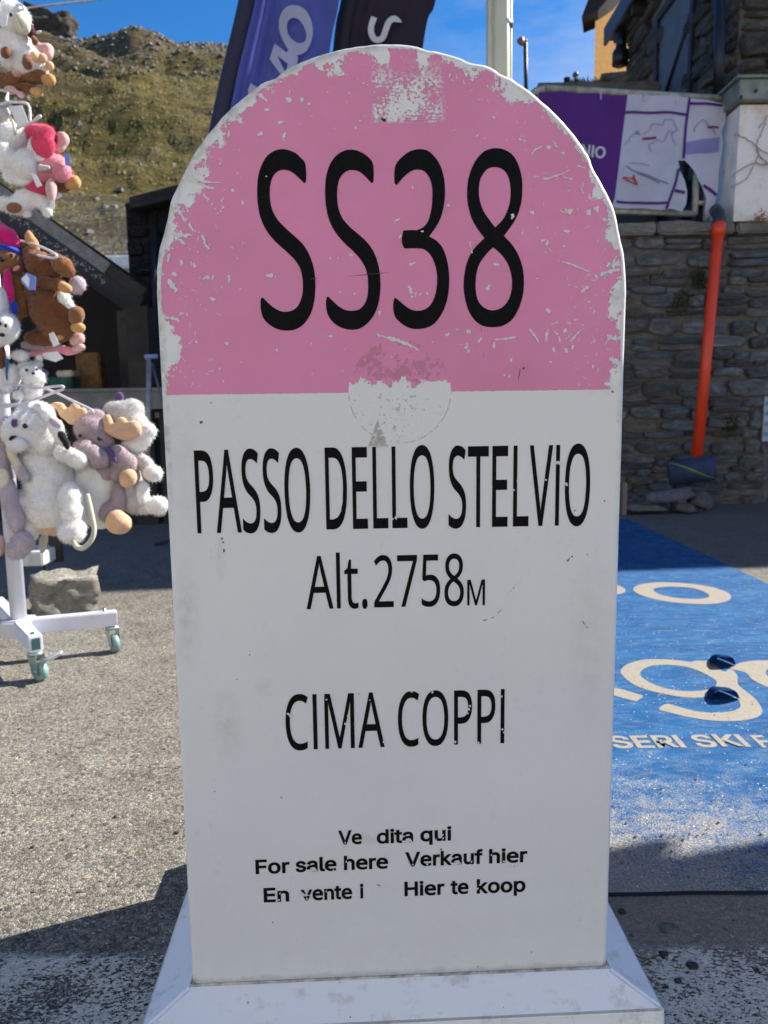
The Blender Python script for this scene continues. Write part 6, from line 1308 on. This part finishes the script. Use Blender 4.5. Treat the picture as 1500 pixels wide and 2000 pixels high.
def add_fur(me, key, parent, L=.010, dens=38000, seed=1):
    r = random.Random(seed); V = []; F = []
    for p in me.polygons:
        k = p.area * dens; n = int(k) + (r.random() < k - int(k))
        if not n: continue
        vs3 = [me.vertices[i].co for i in p.vertices]
        if p.normal.dot(FW) > .45: continue
        for _ in range(n):
            a, b = r.random(), r.random()
            if a + b > 1: a, b = 1 - a, 1 - b
            i = 0 if len(vs3) == 3 or r.random() < .5 else 1
            A, B, C = vs3[0], vs3[1 + i], vs3[2 + i] if len(vs3) > 2 + i else vs3[2]
            q = A + (B - A) * a + (C - A) * b
            d = (p.normal + Vector((r.uniform(-.7, .7), r.uniform(-.7, .7), r.uniform(-.9, .35)))).normalized()
            s = d.cross(Vector((r.uniform(-1, 1), r.uniform(-1, 1), r.uniform(-1, 1)))).normalized() * .0011
            n0 = len(V); V += [q - s, q + s, q + d * L * r.uniform(.5, 1.2)]; F.append((n0, n0 + 1, n0 + 2))
    pm(key); o = mesh('fur', V, F, PM[key + '_f'], parent); tag(o, kind='stuff'); return o
def toy(label, loc_px, parts, D=RD_, fur=True, cat='plush toy', name='plush_toy', vox=.0065):
    e = empty(name, at_d(*loc_px, D), label, cat, 'plush toys on the rack')
    for i, (pn, key, blobs) in enumerate(parts):
        if key == 'eye': me = blob_mesh(blobs, D, noise_a=0); link(pn, me, EYE, e, True); continue
        fz = key.endswith('*'); key = key.rstrip('*'); me = blob_mesh(blobs, D, vox)
        o = link(pn, me, pm(key), e, True)
        if fz: add_fur(me, key, o, .009 if key != 'white' else .011, 26000, i + int(loc_px[0]))
    return e
def tag_card(label, pts, D, mat, parent=None):
    P = [at_d(x, y, D) for x, y in pts]; Q = [p + FW * .0015 for p in P]; n = len(P)
    return mesh('hang_tag', P + Q, [tuple(range(n)), tuple(range(n, 2 * n))[::-1]] + [(k, (k + 1) % n, n + (k + 1) % n, n + k) for k in range(n)], mat, parent)
CARD = plain('paper_tag', (.78, .78, .76), .6, var=.04); CARDB = plain('blue_tag', (.16, .24, .62), .5, var=.05)

# top cluster
t = toy('white furry cow with brown ears and cream muzzle, topmost toy on the rack', (35, 20), [
    ('body', 'white*', [(30, 100, 0, 38, 42, 32), (50, 118, 0, 34, 30, 30), (15, 75, 0, 30, 28), (42, 128, 5, 38, 16)]),
    ('head', 'white*', [(30, 38, -22, 30, 28, 26, 30), (20, 22, -15, 26, 20)]), ('muzzle', 'cream', [(45, 51, -42, 15, 15, 14, 40), (38, 40, -40, 14, 14, 14), (50, 58, -42, 9, 9, 10)]),
    ('ear', 'dark*', [(10, 50, -20, 14, 9, 8, -30)]), ('ear', 'dark*', [(60, 62, -18, 9, 15, 8, -20)]), ('hoof', 'brown', [(11, 104, -40, 11, 12, 9), (13, 100, -36, 10, 9, 9)]), ('hoof', 'brown', [(55, 124, -42, 12, 12, 10), (54, 115, -38, 10, 10, 9)]),
    ('hoof', 'brown', [(68, 80, -22, 8, 10), (66, 75, -20, 7, 8)]), ('horn', 'ice', [(75, 63, -16, 7, 3, 3, -20)]), ('eye', 'eye', [(21, 29, -46, 3, 4)])])
for q in ([(0, 8), (2, 22), (16, 26), (12, 50), (4, 55), (-6, 40)],): tag_card('', q, RD_ - .12, CARD, t)
for px_, py_ in ((42, 45), (45, 48)): tube('mouth_stitch', [at_d(x, y, RD_ - .118) for x, y in ((36, 38), (40, 46), (44, 54))], .0012, pm('dark'), t, 4); break
toy('peach and white plush puppy half hidden behind the white cow', (88, 120), [('head', 'blush', [(72, 95, 5, 15, 14), (92, 98, 8, 13, 14), (93, 108, 6, 11, 10)]), ('paw', 'peach', [(66, 112, -12, 14, 13), (58, 105, -8, 10, 10)]), ('paw', 'peach', [(83, 113, -8, 9, 9)]), ('paw', 'peach', [(97, 129, 2, 8, 9)]), ('body', 'white*', [(84, 132, 10, 12, 16), (70, 125, 14, 18, 18)])])
toy('brown bear lying on its side with round tan paws, under the white cow', (60, 165), [('body', 'brown2*', [(45, 148, 10, 32, 15), (68, 150, 6, 26, 15), (20, 160, 12, 30, 16)]), ('paw', 'tan', [(97, 156, -4, 12, 13), (90, 155, 0, 11, 10)]), ('paw', 'tan', [(74, 180, -4, 10, 10), (66, 178, 0, 10, 8)]), ('leg', 'brown*', [(50, 172, 2, 22, 9, 9, 8)]), ('muzzle', 'blush', [(20, 176, -6, 14, 9), (42, 186, 0, 9, 8)]), ('leg', 'blush*', [(34, 140, -4, 12, 10)])])
# second cluster
t = toy('white lamb seen from behind with a grey tail and a paper tag on its neck', (25, 200), [
    ('body', 'white*', [(28, 270, -10, 30, 28, 28), (12, 305, -22, 22, 30, 26), (52, 322, -26, 25, 30, 26), (35, 345, -15, 30, 16), (5, 290, -10, 28, 30)]), ('head', 'grey*', [(2, 225, -10, 18, 22), (12, 208, -5, 14, 9)]),
    ('tail', 'grey', [(90, 328, -40, 10, 6, 6), (80, 328, -38, 8, 7, 7)]), ('leg', 'white*', [(45, 352, -20, 20, 10)])])
c1 = tag_card('', [(18, 208), (43, 205), (56, 240), (34, 248)], RD_ - .17, CARD, t); tag_card('', [(60, 338), (70, 340), (82, 362), (72, 366)], RD_ - .16, CARD, t)
tube('strap', [at_d(x, y, RD_ - .15) for x, y in ((14, 212), (20, 228), (26, 240), (30, 262))], .005, pm('cream'), t, 6)
t = toy('hot pink dog with white edged floppy ears hanging below the wire arm', (80, 245), [
    ('head', 'pink*', [(85, 270, -10, 26, 26, 22), (70, 262, -8, 22, 20)]), ('ear', 'pink*', [(84, 282, -34, 24, 30, 10, -18), (92, 260, -30, 16, 16, 9)]), ('ear', 'white', [(76, 290, -33, 22, 27, 6, -24)]), ('snout', 'blush', [(124, 272, -8, 11, 15, 11), (114, 290, -8, 14, 8, 9), (118, 264, -8, 9, 8)]),
    ('body', 'pinklt*', [(100, 325, -12, 34, 24, 24), (118, 335, -14, 22, 20, 20), (80, 335, -6, 30, 26)]), ('leg', 'pink*', [(70, 365, -8, 20, 17), (82, 372, -8, 12, 12)]), ('leg', 'blush', [(100, 372, -26, 10, 23, 10)]), ('eye', 'eye', [(109, 273, -28, 2.5, 2.5)])])
tag_card('', [(125, 298), (136, 300), (137, 325), (127, 322)], RD_ - .05, CARDB, t)
toy('small tan teddy behind the pink dog showing its round feet', (140, 355), [('foot', 'tan', [(146, 356, 2, 13, 15), (138, 358, 2, 12, 13)]), ('leg', 'brown*', [(122, 365, 8, 18, 11), (105, 360, 10, 16, 12)]), ('arm', 'brown', [(141, 340, 6, 4, 8)]), ('body', 'tan', [(60, 372, 4, 14, 9)])])
t = toy('white calf with a brown patch lying under the pink dog', (60, 400), [('body', 'white*', [(60, 388, 0, 34, 18, 20), (35, 402, -4, 30, 18), (88, 398, -4, 16, 14)]), ('foot', 'white*', [(92, 412, -12, 11, 14), (88, 400, -8, 10, 12)]), ('patch', 'brown2', [(28, 406, -20, 15, 11, 6)]), ('foot', 'white*', [(52, 418, -8, 11, 8), (8, 398, -8, 20, 14)]), ('foot', 'ice', [(116, 382, -6, 7, 6), (110, 386, -4, 6, 6)])])
tag_card('', [(98, 392), (106, 390), (106, 408), (97, 408)], RD_ - .06, CARD, t)
# third cluster
t = toy('brown bear in a magenta hat with blue band and a magenta scarf with blue ends', (15, 450), [
    ('head', 'brown2*', [(14, 512, -18, 30, 24, 22), (34, 520, -16, 12, 16)]), ('hat', 'magenta', [(8, 462, -18, 26, 20, 20), (22, 474, -18, 18, 16, 16), (-4, 446, -16, 16, 14)]), ('hat_band', 'blue', [(12, 486, -22, 24, 7, 20, 12), (30, 491, -20, 12, 8, 12, 20)]),
    ('scarf', 'magenta', [(14, 545, -34, 10, 24, 6), (18, 572, -34, 10, 26, 6), (20, 588, -32, 9, 12, 6)]), ('scarf_knot', 'pinklt', [(32, 524, -32, 8, 4, 4, -30)]), ('scarf_end', 'blue', [(28, 603, -34, 8, 15, 6), (26, 595, -34, 8, 10, 6)]),
    ('body', 'brown2*', [(30, 560, 0, 22, 36), (45, 590, 2, 18, 30), (20, 600, 4, 30, 30)]), ('nose', 'eye', [(2, 506, -44, 5, 5)]), ('eye', 'eye', [(22, 499, -38, 3, 4)])])
tag_card('', [(41, 543), (52, 532), (70, 540), (69, 566), (56, 566), (42, 552)], RD_ - .11, CARDB, t); tag_card('', [(42, 545), (52, 535), (58, 545), (56, 562)], RD_ - .112, CARD, t)
toy('large brown moose with a tan antler hanging by its side', (100, 500), [
    ('body', 'brown*', [(95, 600, 0, 38, 48, 34), (115, 640, 2, 36, 28, 30), (85, 660, 6, 40, 18), (75, 570, 4, 28, 34), (130, 610, 0, 26, 22)]), ('head', 'brown*', [(78, 515, -12, 30, 24, 24), (95, 530, -10, 28, 20), (60, 500, -6, 18, 20)]),
    ('snout', 'brown2*', [(122, 518, -24, 21, 18, 18), (132, 528, -22, 15, 14, 14), (108, 505, -20, 16, 12)]), ('antler', 'tan', [(58, 465, -10, 10, 17, 8, -12), (68, 480, -10, 10, 18, 8, -10), (64, 492, -8, 9, 10)]), ('ear', 'brown*', [(52, 488, -4, 10, 14)]),
    ('arm', 'brown*', [(90, 553, -26, 20, 13, 13, 10), (112, 556, -28, 18, 13, 12)]), ('hand', 'tan', [(128, 563, -32, 14, 11, 10, 20), (120, 558, -30, 12, 10)]), ('belly', 'white*', [(124, 582, -14, 15, 14, 12, 30), (136, 598, -12, 10, 10)]),
    ('foot', 'brown2', [(150, 614, -14, 16, 17, 14), (148, 622, -12, 14, 14)]), ('foot', 'tan', [(152, 640, -10, 14, 10, 10)]), ('paw', 'tan', [(118, 658, -12, 8, 8), (104, 662, -10, 10, 8)])])
toy('round lilac plush ball of a hidden toy beside the brown moose', (155, 557), [('body', 'lilac2*', [(152, 556, 14, 16, 17, 15), (148, 562, 16, 15, 14)])])
t = toy('blush coloured plush feet hanging under the brown moose on a pink cloth', (150, 665), [('foot', 'blush*', [(155, 660, 8, 11, 12), (148, 665, 8, 12, 12)]), ('foot', 'blush*', [(158, 678, 6, 9, 8), (150, 682, 8, 12, 7)]), ('cloth', 'pinklt', [(115, 682, 14, 30, 8), (135, 688, 12, 22, 6), (75, 690, 16, 22, 8)]), ('body', 'lilac*', [(75, 674, 12, 36, 12), (100, 672, 10, 24, 9)])])
tag_card('', [(95, 652), (104, 648), (116, 672), (104, 678)], RD_ - .1, CARD, t); tag_card('', [(82, 690), (112, 686), (124, 700), (108, 707), (85, 700)], RD_ - .0, CARD, t)
toy('white seal pup with black eyes and nose at the left edge below the magenta hat', (10, 620), [('body', 'white*', [(0, 590, -38, 16, 28, 22), (-6, 600, -34, 24, 36)]), ('head', 'white*', [(14, 640, -50, 23, 28, 24), (4, 655, -48, 26, 20)]), ('eye', 'eye', [(11, 636, -76, 3, 4)]), ('eye', 'eye', [(0, 632, -76, 3, 4)]), ('nose', 'eye', [(4, 654, -76, 6, 4, 4)])])
toy('grey and white husky puppy sitting under the seal pup', (70, 735), [('head', 'white*', [(66, 738, -18, 23, 18, 18), (60, 728, -16, 22, 16)]), ('mask', 'grey*', [(55, 716, -14, 22, 10, 14), (74, 712, -12, 12, 9)]), ('ear', 'white*', [(77, 703, -8, 6, 10, 5)]), ('bow', 'purple', [(88, 727, -10, 8, 5, 5, 30)]), ('body', 'ice*', [(60, 765, -8, 22, 20, 20), (70, 752, -8, 14, 14)]), ('eye', 'eye', [(52, 723, -34, 3, 3)]), ('eye', 'eye', [(72, 722, -34, 2.5, 2.5)]), ('nose', 'eye', [(65, 729, -40, 4, 3)])])
toy('white plush dog with a blue ribbon at the left edge beside the husky', (15, 730), [('body', 'white*', [(25, 735, 0, 16, 24), (5, 740, 4, 26, 30)]), ('head', 'white*', [(40, 695, 0, 20, 11), (46, 703, -4, 9, 7)]), ('ribbon', 'skyblue', [(13, 725, -16, 3.5, 26, 3), (14, 705, -14, 6, 7, 4)]), ('paw', 'white*', [(16, 759, -28, 11, 9)]), ('paw', 'white*', [(36, 772, -30, 11, 9)]), ('leg', 'brown*', [(3, 700, -10, 8, 32)])])
# fourth cluster
t = toy('big white dog shaped plush backpack with one black tipped ear', (100, 800), [
    ('body', 'white*', [(95, 940, -10, 48, 62, 40), (105, 990, -12, 58, 55, 46), (80, 905, -8, 38, 40), (60, 1000, -6, 36, 45)]), ('head', 'white*', [(62, 838, -34, 48, 42, 38), (40, 845, -40, 36, 34, 34), (85, 860, -24, 36, 36), (70, 810, -26, 38, 26)]),
    ('muzzle', 'white*', [(34, 868, -66, 20, 15, 16), (28, 858, -64, 16, 12)]), ('ear', 'white*', [(95, 815, -58, 18, 13, 8, 45), (110, 835, -62, 18, 15, 8, 60), (118, 855, -62, 12, 22, 8, -25), (80, 800, -50, 18, 10, 9, 30)]), ('ear_tip', 'black', [(122, 853, -68, 8, 14, 7, -20), (130, 868, -66, 8, 12, 7, -12)]), ('ear_lining', 'lilac2', [(108, 826, -68, 13, 7, 5, 35)]),
    ('arm', 'white*', [(138, 890, -52, 24, 16, 16, 10), (152, 898, -52, 20, 18, 17), (125, 885, -45, 20, 18)]), ('leg', 'white*', [(138, 975, -46, 24, 34, 24), (142, 1005, -50, 24, 30, 22)]), ('foot', 'white*', [(140, 1038, -56, 26, 24, 22), (148, 1030, -54, 20, 22)]),
    ('leg', 'white*', [(45, 1000, -20, 28, 44, 26), (52, 1035, -22, 24, 26)]), ('tail_patch', 'peach', [(97, 1030, -34, 22, 14, 8)]), ('eye', 'eye', [(49, 832, -82, 5, 5, 4)]), ('nose', 'black', [(26, 853, -80, 10, 4, 5, -12), (21, 858, -80, 5, 4, 4)]), ('eye_patch', 'purple', [(28, 826, -74, 7, 9, 3)])], D=2.58)
tube('strap_loop', [at_d(x, y, 2.46) for x, y in [(p.x, p.y) for p in catmull([(170, 965, 0), (178, 1000, 0), (184, 1035, 0), (178, 1055, 0), (163, 1070, 0), (150, 1068, 0), (142, 1056, 0)], 5)]], .0085, pm('strap'), t, 8)
toy('plain white plush backpack body behind the white dog', (190, 960), [('body', 'white', [(185, 950, 10, 48, 62, 34), (195, 985, 12, 42, 50, 32), (200, 920, 10, 38, 40)]), ('strap', 'strap', [(85, 1060, 6, 8, 22, 4, 10)])])
toy('lilac moose with big peach antlers and peach hands and feet', (180, 800), [
    ('head', 'lilac*', [(178, 838, -22, 34, 28, 26), (185, 815, -20, 24, 16), (190, 865, -20, 32, 26)]), ('muzzle', 'lilac*', [(172, 885, -46, 30, 20, 22), (190, 896, -44, 24, 20, 20), (165, 872, -42, 24, 14)]),
    ('antler', 'peach', [(112, 793, -26, 16, 9, 7), (128, 808, -28, 16, 12, 8, 30), (146, 798, -30, 10, 13, 8), (146, 820, -30, 20, 12, 8), (163, 806, -30, 8, 12, 8)]),
    ('antler', 'peach', [(210, 822, -30, 10, 14, 8), (222, 840, -32, 22, 13, 8, 20), (237, 826, -32, 11, 14, 8, 20), (262, 838, -34, 16, 18, 10), (245, 848, -34, 26, 12, 9)]),
    ('eye', 'eye', [(156, 851, -52, 4, 3.4)]), ('eye', 'eye', [(194, 857, -48, 4.4, 4.4)]), ('arm', 'lilac*', [(232, 890, -24, 24, 20, 18, 30), (248, 905, -24, 20, 22, 18), (228, 920, -16, 14, 22)]), ('hand', 'peach', [(251, 932, -32, 17, 18, 15), (247, 940, -30, 14, 13)]), ('leg', 'lilac*', [(232, 975, -14, 14, 34, 14), (215, 1000, -16, 20, 24, 14, 30)]), ('foot', 'peach', [(232, 1022, -34, 26, 22, 20), (228, 1018, -36, 20, 24, 18)]),
    ('collar', 'purple', [(218, 888, -44, 6, 18, 5, -28)]), ('body', 'lilac', [(205, 905, 0, 30, 45)])])
toy('grey and white plush cat at the far right of the rack, touching the milestone edge', (260, 800), [
    ('head', 'grey*', [(240, 812, 6, 40, 30, 28), (258, 800, 6, 24, 22), (262, 832, 6, 30, 28), (222, 808, 6, 22, 24)]), ('muzzle', 'white*', [(288, 842, 0, 17, 16, 16), (278, 852, 0, 20, 22, 18), (262, 870, 0, 26, 16, 16)]), ('ear', 'purple', [(232, 777, 8, 9, 12, 5, 30)]), ('arm', 'grey*', [(268, 893, 4, 26, 14, 14, 32), (282, 905, 2, 22, 16, 14, 30)]), ('paw', 'white*', [(301, 925, -6, 17, 17, 15), (292, 924, -4, 14, 15)]),
    ('body', 'grey*', [(252, 950, 12, 26, 50, 26), (265, 980, 10, 30, 26)]), ('leg', 'white*', [(278, 955, -2, 13, 18, 12), (278, 975, -2, 16, 16, 12)]), ('foot', 'white*', [(310, 987, -6, 19, 19, 17), (298, 988, -4, 18, 15)]), ('leg', 'ice*', [(282, 992, 4, 24, 13)]), ('foot', 'brown', [(310, 1006, 10, 12, 4)])])
toy('lilac bunny with long dangling legs at the left edge of the rack', (20, 830), [
    ('head', 'peach*', [(6, 838, -60, 14, 13, 12), (0, 848, -58, 18, 14)]), ('ear', 'lilac2*', [(14, 822, -56, 12, 8)]), ('muzzle', 'white', [(9, 852, -74, 5, 5)]), ('arm', 'cream*', [(24, 888, -60, 9, 26, 9, -20), (36, 915, -62, 9, 24, 9, -16)]), ('hand', 'lilac2*', [(48, 930, -64, 10, 13, 9, -20), (42, 922, -62, 10, 14)]),
    ('body', 'lilac2*', [(0, 900, -50, 20, 45, 20), (6, 930, -48, 18, 30)]), ('leg', 'lilac2*', [(18, 970, -56, 17, 40, 16, -8), (30, 1010, -58, 17, 36, 16, -12)]), ('foot', 'lilac2*', [(44, 1060, -62, 22, 22, 18), (34, 1075, -60, 22, 18, 16), (55, 1064, -60, 14, 14)]), ('foot', 'blush*', [(0, 1065, -62, 9, 20)]), ('chest', 'cream*', [(5, 935, -66, 12, 20, 6)])])
# concrete block with a white crate on it, behind the rack
CON = rockmat('rough_concrete', (.08, .078, .065), (.32, .30, .25), (.58, .56, .48), 22, .012)
p = at_z(112, 1206); bm = bmesh.new()
bmesh.ops.create_cube(bm, size=1); bmesh.ops.subdivide_edges(bm, edges=bm.edges[:], cuts=9, use_grid_fill=True)
for v in bm.verts:
    c = v.co.copy(); v.co = Vector((c.x * .27, c.y * .24, c.z * .17 + .085)); n_ = noise.noise(v.co * 13) * .035 + noise.noise(v.co * 40) * .014; v.co += c.normalized() * n_
bmesh.ops.rotate(bm, matrix=Matrix.Rotation(.45, 3, 'Z'), verts=bm.verts); bmesh.ops.translate(bm, vec=Vector((p.x, p.y + .1, 0)), verts=bm.verts)
o = bm_obj('concrete_block', bm, CON, None, True); tag(o, 'rough pale concrete block on the asphalt behind the toy rack', 'concrete block')
cr = empty('white_table', at_y(80, 1140, p.y + .5), 'low white table leaf with dark legs behind the concrete block', 'table')
q = at_y(78, 1098, p.y + .45); box('table_top', (q.x - .12, q.y - .1, q.z), (q.x + .06, q.y + .1, q.z + .07), plain('table_white', (.6, .6, .58), .6), cr, .006)
for dx in (-.11, .04): box('leg', (q.x + dx, q.y - .06, 0), (q.x + dx + .015, q.y - .045, q.z), DK, cr)
q = at_y(108, 1060, p.y + .5); o = box('dark_strap', (q.x - .03, q.y, q.z - .1), (q.x + .03, q.y + .02, q.z + .06), plain('dark_brown_strap', (.03, .02, .017), .7), None, .004); tag(o, 'dark brown strap end hanging behind the white backpack', 'strap')
